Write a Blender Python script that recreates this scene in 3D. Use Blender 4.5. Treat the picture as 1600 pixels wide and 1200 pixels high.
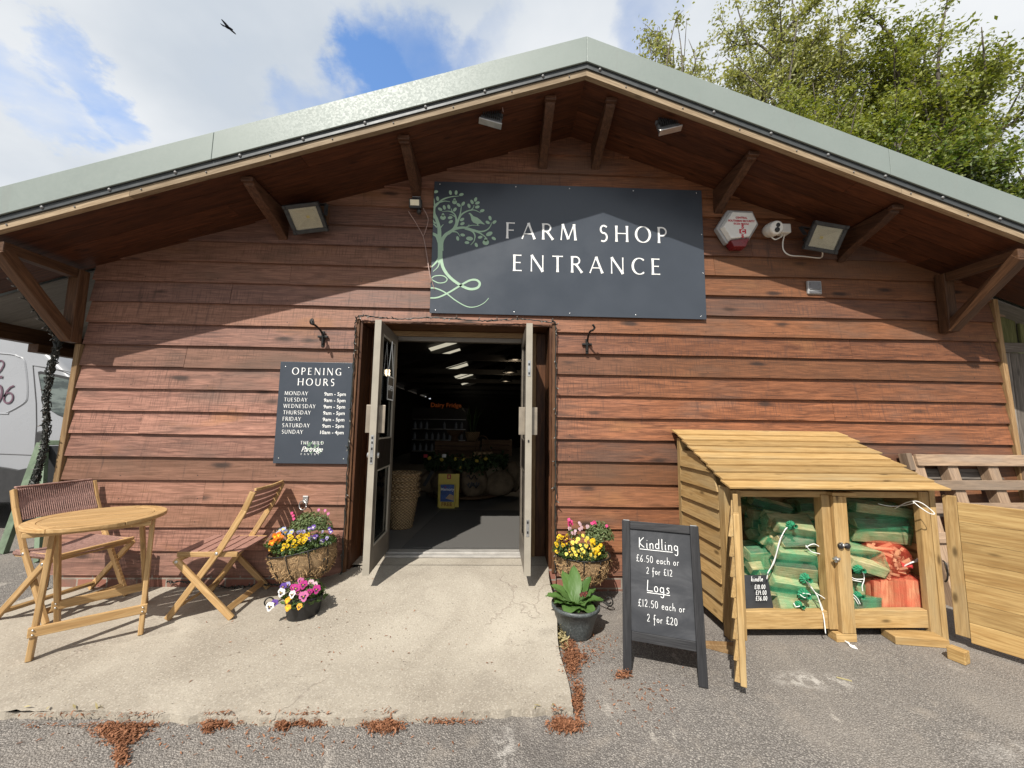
import bpy, bmesh, math, random
import numpy as np
from mathutils import Vector, Matrix, Euler
from math import sin, cos, pi, radians, sqrt, atan2
random.seed(7); np.random.seed(7)
scene = bpy.context.scene
C = scene.collection
for o in list(bpy.data.objects): bpy.data.objects.remove(o)

# ------------------------------------------------------------------ camera
CAM = Vector((0, -3.28, 1.31))
CF = Vector((0.03330656, 0.99394934, 0.10466797))
CR = Vector((0.99929444, -0.03493726, 0.01378459))
CU = Vector((-0.01735799, -0.104135, 0.99441169))
FPX = 605.0
cam_d = bpy.data.cameras.new('camera'); cam = bpy.data.objects.new('camera', cam_d); C.objects.link(cam)
cam.matrix_world = Matrix(((CR.x, CU.x, -CF.x, CAM.x), (CR.y, CU.y, -CF.y, CAM.y), (CR.z, CU.z, -CF.z, CAM.z), (0, 0, 0, 1)))
cam_d.sensor_width = 36; cam_d.lens = FPX/1600*36; cam_d.clip_start = .05; cam_d.clip_end = 3000
scene.camera = cam
def ray(x, y): return (CF*FPX + CR*(x-800) + CU*(600-y)).normalized()
def atY(x, y, Y=0.0):                       # point of the photo's (1600 px wide) pixel on the plane Y = const
    d = ray(x, y); return CAM + d*((Y-CAM.y)/d.y)
def atZ(x, y, Z=0.0):
    d = ray(x, y); return CAM + d*((Z-CAM.z)/d.z)

# ------------------------------------------------------------------ light
SUN_FROM = Vector((-.477, -1.0, 1.23)).normalized()
sd = bpy.data.lights.new('sun', 'SUN'); sun = bpy.data.objects.new('sun', sd); C.objects.link(sun)
sd.energy = 4.2; sd.angle = radians(.53); sd.color = (1.0, .95, .87)
sun.rotation_euler = (-SUN_FROM).to_track_quat('-Z', 'Y').to_euler(); sun.location = SUN_FROM*60
world = bpy.data.worlds.new('World'); scene.world = world; world.use_nodes = True
wt = world.node_tree; wt.nodes.clear()
def wn(t, **k):
    n = wt.nodes.new(t)
    for a, b in k.items(): setattr(n, a, b)
    return n
wl = wt.links.new
wo = wn('ShaderNodeOutputWorld'); bg = wn('ShaderNodeBackground'); bg.inputs['Strength'].default_value = .1
sky = wn('ShaderNodeTexSky', sky_type='NISHITA'); sky.sun_disc = False
sky.sun_elevation = math.asin(SUN_FROM.z); sky.sun_rotation = atan2(SUN_FROM.x, SUN_FROM.y)
sky.air_density = 1.0; sky.dust_density = .4; sky.ozone_density = 2.5
tc = wn('ShaderNodeTexCoord')
sep = wn('ShaderNodeSeparateXYZ'); wl(tc.outputs['Generated'], sep.inputs[0])
def wmath(op, a, b=None, clamp=False):
    n = wn('ShaderNodeMath', operation=op, use_clamp=clamp)
    for i, v in enumerate((a, b)):
        if v is None: continue
        if isinstance(v, (int, float)): n.inputs[i].default_value = v
        else: wl(v, n.inputs[i])
    return n.outputs[0]
den = wmath('ADD', wmath('MAXIMUM', sep.outputs[2], 0.0), .22)
cx = wmath('DIVIDE', sep.outputs[0], den); cy_ = wmath('DIVIDE', sep.outputs[1], den)
comb = wn('ShaderNodeCombineXYZ'); wl(cx, comb.inputs[0]); wl(cy_, comb.inputs[1])
n1 = wn('ShaderNodeTexNoise'); n1.inputs['Scale'].default_value = 1.9; n1.inputs['Detail'].default_value = 9; n1.inputs['Roughness'].default_value = .56; n1.inputs['Distortion'].default_value = .25
wl(comb.outputs[0], n1.inputs['Vector'])
dens = wmath('ADD', wmath('MULTIPLY', wmath('SUBTRACT', n1.outputs['Fac'], .5), 2.6), 1.42)
wn3 = wn('ShaderNodeTexNoise'); wn3.inputs['Scale'].default_value = 3.4; wn3.inputs['Detail'].default_value = 7; wn3.inputs['Roughness'].default_value = .6; wl(comb.outputs[0], wn3.inputs['Vector'])
wofs = wn('ShaderNodeVectorMath', operation='MULTIPLY_ADD'); wl(wn3.outputs['Color'], wofs.inputs[0]); wofs.inputs[1].default_value = (.34, .34, .34)
wsub = wn('ShaderNodeVectorMath', operation='SUBTRACT'); wl(tc.outputs['Generated'], wsub.inputs[0]); wsub.inputs[1].default_value = (.17, .17, .17); wl(wsub.outputs[0], wofs.inputs[2])
# holes of blue between the clouds: (direction, half-width in degrees, depth)
for px, py, deg, dep in ((655, 95, 6.4, 1.3), (770, 20, 3.2, .7), (590, 150, 4.5, .7), (145, 122, 2.6, .95), (30, 170, 3.8, .95), (480, 190, 4, .7), (1010, 70, 4.5, .8)):
    d = ray(px, py)
    dp = wn('ShaderNodeVectorMath', operation='DOT_PRODUCT'); nv = wn('ShaderNodeVectorMath', operation='NORMALIZE')
    wl(wofs.outputs[0], nv.inputs[0]); wl(nv.outputs[0], dp.inputs[0]); dp.inputs[1].default_value = d
    mr = wn('ShaderNodeMapRange', interpolation_type='SMOOTHSTEP')
    mr.inputs['From Min'].default_value = cos(radians(deg*1.35)); mr.inputs['From Max'].default_value = cos(radians(deg*.1))
    mr.inputs['To Min'].default_value = 0; mr.inputs['To Max'].default_value = dep
    wl(dp.outputs['Value'], mr.inputs['Value'])
    dens = wmath('SUBTRACT', dens, mr.outputs[0])
cr = wn('ShaderNodeMapRange', interpolation_type='SMOOTHSTEP'); cr.inputs['From Min'].default_value = -.15; cr.inputs['From Max'].default_value = 1.12
wl(dens, cr.inputs['Value'])
n2 = wn('ShaderNodeTexNoise'); n2.inputs['Scale'].default_value = 1.35; n2.inputs['Detail'].default_value = 6; n2.inputs['Roughness'].default_value = .5
mp2 = wn('ShaderNodeMapping'); mp2.inputs['Location'].default_value = (3.4, 1.1, 0); wl(comb.outputs[0], mp2.inputs[0]); wl(mp2.outputs[0], n2.inputs['Vector'])
rp = wn('ShaderNodeValToRGB'); wl(n2.outputs['Fac'], rp.inputs[0])
rp.color_ramp.elements[0].position = .36; rp.color_ramp.elements[0].color = (4.0, 4.4, 4.9, 1)
rp.color_ramp.elements[1].position = .62; rp.color_ramp.elements[1].color = (5.9, 6.05, 6.2, 1)
skm = wn('ShaderNodeMix', data_type='RGBA', blend_type='MULTIPLY'); skm.inputs[0].default_value = 1
wl(sky.outputs[0], skm.inputs[6]); skm.inputs[7].default_value = (1.5, 1.75, 1.95, 1)
mix = wn('ShaderNodeMix', data_type='RGBA'); wl(cr.outputs[0], mix.inputs[0]); wl(skm.outputs[2], mix.inputs[6]); wl(rp.outputs[0], mix.inputs[7])
wl(mix.outputs[2], bg.inputs['Color']); wl(bg.outputs[0], wo.inputs['Surface'])
vs = scene.view_settings; vs.view_transform = 'Standard'; vs.look = 'None'; vs.gamma = 1; vs.use_curve_mapping = False; vs.exposure = 0.6

# ------------------------------------------------------------------ mesh helpers
class MB:
    """collects shapes (world or local coordinates) and links them as one mesh object"""
    def __init__(s): s.v = []; s.f = []; s.g = []; s.t = []; s.m = []
    def add(s, vs, fs, gs=None, tint=None, mat=0):
        b = len(s.v); s.v += [tuple(p) for p in vs]
        t = random.random() if tint is None else tint
        if gs is None: gs = vs
        s.g += [tuple(g) for g in gs]; s.t += [t]*len(vs)
        s.f += [tuple(b+i for i in f) for f in fs]; s.m += [mat]*len(fs)
        return b
    def box(s, c, size, rot=None, tint=None, mat=0, taper=None):
        """size = full lengths; grain runs along the longest side"""
        hx, hy, hz = size[0]/2, size[1]/2, size[2]/2
        L = [Vector((x, y, z)) for x in (-hx, hx) for y in (-hy, hy) for z in (-hz, hz)]
        if taper:
            L = [Vector((p.x*(taper if p.z > 0 else 1), p.y*(taper if p.z > 0 else 1), p.z)) for p in L]
        ax = max(range(3), key=lambda i: size[i]); order = [ax]+[i for i in range(3) if i != ax]
        off = Vector((random.uniform(0, 40), random.uniform(0, 40), random.uniform(0, 40)))
        G = [Vector((p[order[0]], p[order[1]], p[order[2]]))+off for p in L]
        R = Matrix.Identity(3) if rot is None else (rot if isinstance(rot, Matrix) else Euler(rot).to_matrix())
        V = [R@p+Vector(c) for p in L]
        s.add(V, [(0, 1, 3, 2), (4, 6, 7, 5), (0, 4, 5, 1), (2, 3, 7, 6), (0, 2, 6, 4), (1, 5, 7, 3)], G, tint, mat)
    def bx(s, x0, x1, y0, y1, z0, z1, **k): s.box(((x0+x1)/2, (y0+y1)/2, (z0+z1)/2), (abs(x1-x0), abs(y1-y0), abs(z1-z0)), **k)
    def beam(s, p0, p1, w, t, up=(0, 0, 1), **k):
        """bar from p0 to p1, w wide across, t thick along up"""
        p0, p1 = Vector(p0), Vector(p1); d = p1-p0; x = d.normalized(); u = Vector(up)
        y = u.cross(x)
        if y.length < 1e-4: y = Vector((1, 0, 0)).cross(x)
        y.normalize(); z = x.cross(y)
        s.box((p0+p1)/2, (d.length, w, t), Matrix((x, y, z)).transposed(), **k)
    def prism(s, poly, axis_vec, tint=None, mat=0, glong=None):
        """planar polygon (3-D points) swept by a vector"""
        n = len(poly); A = [Vector(p) for p in poly]; a = Vector(axis_vec); B = [p+a for p in A]
        off = Vector((random.uniform(0, 40), random.uniform(0, 40), random.uniform(0, 40)))
        if glong is None: glong = a
        gl = Vector(glong).normalized(); q = gl.orthogonal().normalized(); r = gl.cross(q)
        G = [Vector((p.dot(gl), p.dot(q), p.dot(r)))+off for p in A+B]
        s.add(A+B, [tuple(range(n))[::-1], tuple(range(n, 2*n))]+[(i, (i+1) % n, n+(i+1) % n, n+i) for i in range(n)], G, tint, mat)
    def tube(s, pts, r, n=6, tint=None, mat=0, cap=True, smooth_pts=False):
        P = [Vector(p) for p in pts]; R = r if isinstance(r, (list, tuple)) else [r]*len(P)
        vs = []; gs = []; prev = None; L = 0
        off = random.uniform(0, 40)
        for i, p in enumerate(P):
            d = (P[min(i+1, len(P)-1)]-P[max(i-1, 0)]).normalized()
            u = d.orthogonal().normalized() if prev is None else (prev-d*prev.dot(d)).normalized()
            prev = u; w = d.cross(u)
            if i: L += (P[i]-P[i-1]).length
            for k in range(n):
                a = 2*pi*k/n; vs.append(p+u*(cos(a)*R[i])+w*(sin(a)*R[i])); gs.append((L+off, cos(a)*R[i]+off, sin(a)*R[i]))
        fs = [(i*n+k, i*n+(k+1) % n, (i+1)*n+(k+1) % n, (i+1)*n+k) for i in range(len(P)-1) for k in range(n)]
        if cap: fs += [tuple(range(n))[::-1], tuple((len(P)-1)*n+k for k in range(n))]
        s.add(vs, fs, gs, tint, mat)
    def lathe(s, prof, c=(0, 0, 0), n=24, rot=None, mat=0, tint=None, sx=1, sy=1):
        R = Matrix.Identity(3) if rot is None else (rot if isinstance(rot, Matrix) else Euler(rot).to_matrix())
        vs = []; gs = []
        for r, z in prof:
            for k in range(n):
                a = 2*pi*k/n; p = Vector((r*cos(a)*sx, r*sin(a)*sy, z)); vs.append(R@p+Vector(c)); gs.append((a*.3, z, r))
        fs = [(i*n+k, i*n+(k+1) % n, (i+1)*n+(k+1) % n, (i+1)*n+k) for i in range(len(prof)-1) for k in range(n)]
        if prof[0][0] > 1e-5: fs.append(tuple(range(n))[::-1])
        if prof[-1][0] > 1e-5: fs.append(tuple((len(prof)-1)*n+k for k in range(n)))
        s.add(vs, fs, gs, tint, mat)
    def ball(s, c, r, n=10, m=6, mat=0, tint=None, rot=None):
        r = (r, r, r) if isinstance(r, (int, float)) else r
        R = Matrix.Identity(3) if rot is None else (rot if isinstance(rot, Matrix) else Euler(rot).to_matrix())
        vs = [R@Vector((0, 0, -r[2]))+Vector(c)]
        for i in range(1, m):
            b = -pi/2+pi*i/m
            for k in range(n):
                a = 2*pi*k/n; vs.append(R@Vector((r[0]*cos(a)*cos(b), r[1]*sin(a)*cos(b), r[2]*sin(b)))+Vector(c))
        vs.append(R@Vector((0, 0, r[2]))+Vector(c))
        fs = [(0, 1+(k+1) % n, 1+k) for k in range(n)]
        fs += [(1+i*n+k, 1+i*n+(k+1) % n, 1+(i+1)*n+(k+1) % n, 1+(i+1)*n+k) for i in range(m-2) for k in range(n)]
        l = len(vs)-1; fs += [(1+(m-2)*n+k, 1+(m-2)*n+(k+1) % n, l) for k in range(n)]
        s.add(vs, fs, None, tint, mat)
    def build(s, name, mats, parent=None, smooth=False, bevel=0, seg=2, base=None):
        me = bpy.data.meshes.new(name)
        loc = Vector((0, 0, 0))
        if parent is None:
            A = np.array(s.v); loc = Vector((float((A[:, 0].min()+A[:, 0].max())/2), float((A[:, 1].min()+A[:, 1].max())/2), float(A[:, 2].min()))) if base is None else Vector(base)
        me.from_pydata([tuple(Vector(v)-loc) for v in s.v], [], s.f)
        a = me.attributes.new('gc', 'FLOAT_VECTOR', 'POINT'); a.data.foreach_set('vector', np.array(s.g, dtype=np.float32).ravel())
        a = me.attributes.new('tint', 'FLOAT', 'POINT'); a.data.foreach_set('value', np.array(s.t, dtype=np.float32))
        for m in (mats if isinstance(mats, (list, tuple)) else [mats]): me.materials.append(m)
        me.polygons.foreach_set('material_index', s.m)
        if smooth: me.polygons.foreach_set('use_smooth', [True]*len(s.f))
        me.update()
        return link(name, me, parent, loc, bevel, seg)
INV = {}
def link(name, me, parent=None, loc=(0, 0, 0), bevel=0, seg=2):
    o = bpy.data.objects.new(name, me); C.objects.link(o); o.location = loc
    if parent is not None:
        o.parent = parent
        if parent.name in INV: o.matrix_parent_inverse = INV[parent.name]
    if bevel:
        b = o.modifiers.new('bevel', 'BEVEL'); b.width = bevel; b.segments = seg; b.limit_method = 'ANGLE'; b.angle_limit = radians(40)
    return o
def tag(o, label=None, cat=None, group=None, kind=None):
    if label: o['label'] = label
    if cat: o['category'] = cat
    if group: o['group'] = group
    if kind: o['kind'] = kind
    return o
def thing(name, label, cat, loc=(0, 0, 0), rz=0, group=None):
    """an Empty at a thing's base; parts built under it are given in world coordinates"""
    o = bpy.data.objects.new(name, None); C.objects.link(o); o.empty_display_size = .1
    o.location = loc; o.rotation_euler = (0, 0, rz)
    INV[o.name] = (Matrix.Translation(Vector(loc))@Matrix.Rotation(rz, 4, 'Z')).inverted()
    return tag(o, label, cat, group)
def local_thing(name, label, cat, group=None):
    o = bpy.data.objects.new(name, None); C.objects.link(o); o.empty_display_size = .1
    return tag(o, label, cat, group)
def copy_tree(o, parent=None):
    c = o.copy(); C.objects.link(c)
    if parent is not None: c.parent = parent
    for ch in list(o.children): copy_tree(ch, c)
    return c
def catmull(P, n=8):
    P = [Vector(p) for p in P]; out = []
    for i in range(len(P)-1):
        a, b, c, d = P[max(i-1, 0)], P[i], P[i+1], P[min(i+2, len(P)-1)]
        for k in range(n):
            t = k/n; out.append(.5*((2*b)+(c-a)*t+(2*a-5*b+4*c-d)*t*t+(3*b-a-3*c+d)*t**3))
    return out+[P[-1]]
def text_mesh(txt, size, mat, name, parent, origin, xdir, zdir, align='LEFT', shear=0, space=1, thick=.0008, bold=0):
    cu = bpy.data.curves.new(name, 'FONT'); cu.body = txt; cu.size = size; cu.align_x = align; cu.shear = shear; cu.space_character = space
    cu.extrude = thick; cu.offset = bold; cu.resolution_u = 3
    t = bpy.data.objects.new(name, cu); C.objects.link(t)
    dg = bpy.context.evaluated_depsgraph_get(); me = bpy.data.meshes.new_from_object(t.evaluated_get(dg))
    bpy.data.objects.remove(t); bpy.data.curves.remove(cu)
    X = Vector(xdir).normalized(); Z = Vector(zdir).normalized(); N = X.cross(Z)
    M = Matrix((X, Z, N)).transposed().to_4x4(); M.translation = Vector(origin); me.transform(M)
    me.materials.clear(); me.materials.append(mat); me.name = name
    return link(name, me, parent)
# ------------------------------------------------------------------ materials
class NT:
    def __init__(s, name):
        s.m = bpy.data.materials.new(name); s.m.use_nodes = True; s.t = s.m.node_tree; s.b = s.t.nodes['Principled BSDF']; s.out = s.t.nodes['Material Output']
    def n(s, t, **k):
        x = s.t.nodes.new(t)
        for a, b in k.items(): setattr(x, a, b)
        return x
    def set(s, sock, v):
        if isinstance(v, bpy.types.NodeSocket): s.t.links.new(v, sock)
        elif isinstance(v, (tuple, list)) and sock.type == 'RGBA' and len(v) == 3: sock.default_value = (*v, 1)
        else: sock.default_value = v
    def math(s, op, a, b=0.0, clamp=False):
        x = s.n('ShaderNodeMath', operation=op, use_clamp=clamp); s.set(x.inputs[0], a); s.set(x.inputs[1], b); return x.outputs[0]
    def attr(s, name, out='Vector'): return s.n('ShaderNodeAttribute', attribute_name=name).outputs[out]
    def obj(s): return s.n('ShaderNodeTexCoord').outputs['Object']
    def pos(s): return s.n('ShaderNodeNewGeometry').outputs['Position']
    def map(s, v, scale=(1, 1, 1), loc=(0, 0, 0)):
        x = s.n('ShaderNodeMapping'); s.set(x.inputs['Vector'], v); x.inputs['Scale'].default_value = scale; x.inputs['Location'].default_value = loc; return x.outputs[0]
    def noise(s, v, scale=5, detail=4, rough=.55, dist=0, out='Fac'):
        x = s.n('ShaderNodeTexNoise'); s.set(x.inputs['Vector'], v); x.inputs['Scale'].default_value = scale; x.inputs['Detail'].default_value = detail; x.inputs['Roughness'].default_value = rough; x.inputs['Distortion'].default_value = dist; return x.outputs[out]
    def vor(s, v, scale=5, feature='F1', out='Distance'):
        x = s.n('ShaderNodeTexVoronoi', feature=feature); s.set(x.inputs['Vector'], v); x.inputs['Scale'].default_value = scale; return x.outputs[out]
    def ramp(s, f, stops):
        x = s.n('ShaderNodeValToRGB'); s.set(x.inputs[0], f); e = x.color_ramp.elements
        while len(e) > 1: e.remove(e[-1])
        for i, (p, c) in enumerate(stops):
            k = e[0] if i == 0 else e.new(p)
            k.position = p; k.color = (*c, 1) if len(c) == 3 else c
        return x.outputs[0]
    def rng(s, v, a, b, c=0.0, d=1.0, smooth=True):
        x = s.n('ShaderNodeMapRange', interpolation_type='SMOOTHSTEP' if smooth else 'LINEAR'); s.set(x.inputs['Value'], v)
        for k, q in zip(('From Min', 'From Max', 'To Min', 'To Max'), (a, b, c, d)): x.inputs[k].default_value = q
        return x.outputs[0]
    def mix(s, f, a, b, mode='MIX'):
        x = s.n('ShaderNodeMix', data_type='RGBA', blend_type=mode); s.set(x.inputs[0], f); s.set(x.inputs[6], a); s.set(x.inputs[7], b); return x.outputs[2]
    def bump(s, h, strength=.3, dist=.01, prev=None):
        x = s.n('ShaderNodeBump'); x.inputs['Strength'].default_value = strength; x.inputs['Distance'].default_value = dist; s.set(x.inputs['Height'], h)
        if prev is not None: s.set(x.inputs['Normal'], prev)
        return x.outputs[0]
    def done(s, col=None, rough=None, normal=None, metal=None, spec=None):
        if col is not None: s.set(s.b.inputs['Base Color'], col)
        if rough is not None: s.set(s.b.inputs['Roughness'], rough)
        if metal is not None: s.set(s.b.inputs['Metallic'], metal)
        if spec is not None: s.set(s.b.inputs['Specular IOR Level'], spec)
        if normal is not None: s.set(s.b.inputs['Normal'], normal)
        return s.m
def plain(name, col, rough=.5, metal=0.0, var=.12, scale=14, bump=.05, spec=.5):
    k = NT(name); n = k.noise(k.pos(), scale, 5, .6)
    c = k.mix(k.rng(n, .3, .7), tuple(x*(1-var) for x in col), tuple(min(1, x*(1+var)) for x in col))
    return k.done(c, k.rng(n, .2, .8, max(0, rough-.07), min(1, rough+.07)), k.bump(k.noise(k.pos(), scale*9, 3), bump, .003), metal, spec)
def wood(name, light, dark, rough=.6, tint=.3, knots=.6, grain=1.0, bump=.25, grey=None, spec=.3):
    k = NT(name); g = k.attr('gc'); t = k.attr('tint', 'Fac')
    a = k.noise(k.map(g, (2.2*grain, 28*grain, 28*grain)), 1.6, 5, .62, .9)
    b = k.noise(k.map(g, (7*grain, 120*grain, 120*grain)), 1.3, 3, .5)
    c = k.mix(k.rng(a, .3, .72), dark, light)
    c = k.mix(k.math('MULTIPLY', k.rng(b, .45, .72), .55), c, tuple(x*.66 for x in dark))
    if grey is not None:
        w = k.noise(k.map(g, (1.1, 5, 5)), 1.1, 4, .6); c = k.mix(k.math('MULTIPLY', k.rng(w, .45, .7), grey[1]), c, grey[0])
    v = k.vor(k.map(g, (3.2, 9, 9)), 1.0); kn = k.rng(v, .05, .16, knots, 0)
    c = k.mix(kn, c, tuple(x*.3 for x in dark))
    c = k.mix(1.0, c, k.ramp(t, [(0, (1-tint,)*3), (1, (1+tint*.5,)*3)]), 'MULTIPLY')
    return k.done(c, rough, k.bump(k.math('ADD', a, k.math('MULTIPLY', b, .5)), bump, .004), spec=spec)

def mat_cladding():
    k = NT('stained_weatherboard'); g = k.attr('gc'); t = k.attr('tint', 'Fac'); P = k.pos()
    a = k.noise(k.map(g, (1.6, 22, 22)), 1.5, 8, .70, 1.6)
    b = k.noise(k.map(g, (4, 110, 110)), 1.3, 3, .55)
    saw = k.noise(k.map(P, (115, 4, 7)), 1.0, 2, .5); sawm = k.rng(k.noise(k.map(P, (.9, 1, 3), (2, 5, 8)), 1.3, 3), .42, .6)                       # upright saw marks
    big = k.noise(k.map(P, (.7, .7, 2.4)), 1.0, 4, .6)
    # weathered greyish pink towards the left end of the wall, richer orange brown towards the right (wear of the stain)
    sx = k.n('ShaderNodeSeparateXYZ'); k.set(sx.inputs[0], P)
    side = k.rng(k.math('ADD', sx.outputs[0], k.math('MULTIPLY', k.math('SUBTRACT', big, .5), 3.0)), -1.4, 1.6)
    left = k.mix(k.rng(a, .3, .7), (.130, .058, .042), (.355, .180, .130))
    right = k.mix(k.rng(a, .3, .7), (.092, .032, .014), (.290, .111, .049))
    c = k.mix(side, left, right)
    c = k.mix(k.math('MULTIPLY', k.rng(big, .50, .68), .62), c, (.105, .073, .058))          # greyed weathering
    c = k.mix(k.math('MULTIPLY', k.rng(k.noise(k.map(P, (1.6, 1, 5), (4, 0, 2)), 1.0, 3), .58, .72), .5), c, (.30, .135, .055))
    c = k.mix(k.math('MULTIPLY', k.rng(b, .46, .72), .6), c, (.045, .022, .014))
    c = k.mix(k.math('MULTIPLY', k.math('MULTIPLY', k.rng(saw, .48, .70), sawm), .62), c, (.07, .034, .024))
    t2 = k.math('FRACT', k.math('MULTIPLY', t, 7.31))
    c = k.mix(k.rng(t2, .55, 1, 0, .42), c, (.20, .098, .045)); c = k.mix(k.rng(t2, .45, 0, 0, .38), c, (.115, .072, .058))
    kv = k.vor(k.map(g, (1.9, 6.5, 6.5)), 1.0); wob = k.noise(k.map(g, (9, 22, 22)), 1, 3)
    kd = k.math('ADD', kv, k.math('MULTIPLY', k.math('SUBTRACT', wob, .5), .16))
    c = k.mix(k.rng(kd, .05, .21, .9, 0), c, (.032, .018, .013))
    st = k.noise(k.map(P, (16, 1, 1.6)), 1.0, 4, .65)                      # run-off stains
    c = k.mix(k.math('MULTIPLY', k.rng(st, .58, .76), .6), c, (.05, .03, .024))
    c = k.mix(1.0, c, k.ramp(t, [(0, (.68,)*3), (1, (1.25,)*3)]), 'MULTIPLY')
    h = k.math('ADD', k.math('ADD', a, k.math('MULTIPLY', b, .6)), k.math('MULTIPLY', saw, .5))
    return k.done(c, k.rng(a, .2, .8, .5, .72), k.bump(h, .35, .004), spec=.35)
M_clad = mat_cladding()
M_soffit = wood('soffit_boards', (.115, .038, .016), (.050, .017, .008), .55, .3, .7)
M_bracket = wood('dark_stained_timber', (.115, .052, .027), (.050, .022, .012), .5, .25, .5)
M_gallows = wood('brown_stained_timber', (.150, .074, .036), (.075, .034, .016), .55, .25, .5)
M_reveal = wood('door_reveal_boards', (.150, .060, .024), (.060, .024, .011), .5, .3, .6)
M_paleframe = wood('pale_softwood', (.36, .235, .115), (.24, .14, .062), .6, .2, .6)
M_cornertrim = wood('brown_corner_batten', (.26, .17, .085), (.16, .095, .045), .65, .2, .4)
M_batten = wood('weathered_batten', (.38, .29, .19), (.24, .17, .10), .7, .2, .5)
M_acacia = wood('oiled_acacia', (.56, .37, .175), (.40, .235, .095), .48, .22, .4)
M_treated = wood('pressure_treated_pine', (.50, .335, .148), (.345, .210, .078), .62, .26, .9, 1, .25, ((.34, .275, .16), .5))
M_treated2 = wood('knotty_door_planks', (.53, .365, .155), (.34, .200, .070), .6, .22, 1.0, .8)
M_pallet = wood('grey_pallet_wood', (.42, .29, .19), (.25, .17, .112), .75, .4, .6, 1, .4, ((.27, .225, .185), .5))
M_greywood = wood('silvered_fence_wood', (.26, .225, .19), (.13, .11, .092), .8, .35, .5, 1, .4)
M_greenwood = wood('algae_green_boards', (.25, .255, .11), (.15, .155, .06), .8, .3, .4)
M_log = wood('split_log_face', (.72, .61, .36), (.42, .31, .14), .8, .4, .3, 2.2, .8)
M_bark = wood('log_bark', (.22, .19, .14), (.07, .06, .045), .9, .3, .2, 1.8, 1.0)
M_kindle = wood('kindling_stick', (.62, .36, .20), (.42, .20, .10), .7, .35, .2, 1.6)
M_darkwood = wood('dark_interior_wood', (.05, .032, .02), (.022, .014, .009), .6, .3, .3)
M_crate = wood('crate_wood', (.22, .13, .07), (.12, .065, .03), .7, .3, .4)

def mat_concrete():
    k = NT('worn_concrete'); P = k.pos()
    big = k.noise(P, 1.1, 5, .6, .6); mid = k.noise(P, 7, 5, .65); fine = k.noise(P, 120, 3, .7)
    c = k.mix(k.rng(big, .3, .7), (.272, .238, .192), (.415, .374, .308))
    c = k.mix(k.math('MULTIPLY', k.rng(mid, .46, .72), .5), c, (.330, .292, .240))
    c = k.mix(k.math('MULTIPLY', k.rng(k.noise(k.map(P, (1.2, 1.6, 1), (8, 3, 0)), 1.6, 5, .62, .8), .56, .68), .40), c, (.225, .196, .160))
    c = k.mix(k.math('MULTIPLY', k.rng(fine, .50, .68), .8), c, (.48, .435, .365))
    c = k.mix(k.math('MULTIPLY', k.rng(k.noise(P, 75, 3, .7), .56, .68), .5), c, (.165, .143, .115))
    c = k.mix(k.math('MULTIPLY', k.rng(k.vor(P, 55), .16, .05), .7), c, (.42, .33, .22))
    sp = k.rng(k.vor(k.map(P, (1, 1, 1), (2.1, .4, 0)), 23), .10, .05)
    c = k.mix(k.math('MULTIPLY', sp, .8), c, (.075, .062, .05))
    # cracks
    wv = k.noise(P, 3.2, 4, .6, out='Color'); vm = k.n('ShaderNodeVectorMath', operation='MULTIPLY_ADD'); k.set(vm.inputs[0], wv); vm.inputs[1].default_value = (.35, .35, .35); k.set(vm.inputs[2], P)
    cr = k.rng(k.vor(k.map(vm.outputs[0], (.75, .55, .75)), 1.0, 'DISTANCE_TO_EDGE'), .0, .006, 1, 0)
    cr = k.math('MULTIPLY', cr, k.rng(k.noise(P, 1.3, 2), .47, .56))
    c = k.mix(k.math('MULTIPLY', cr, .22), c, (.12, .07, .055))
    h = k.math('ADD', k.math('MULTIPLY', fine, .8), k.math('ADD', mid, k.math('MULTIPLY', cr, -1.0)))
    return k.done(c, .88, k.bump(h, .55, .006), spec=.25)
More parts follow.
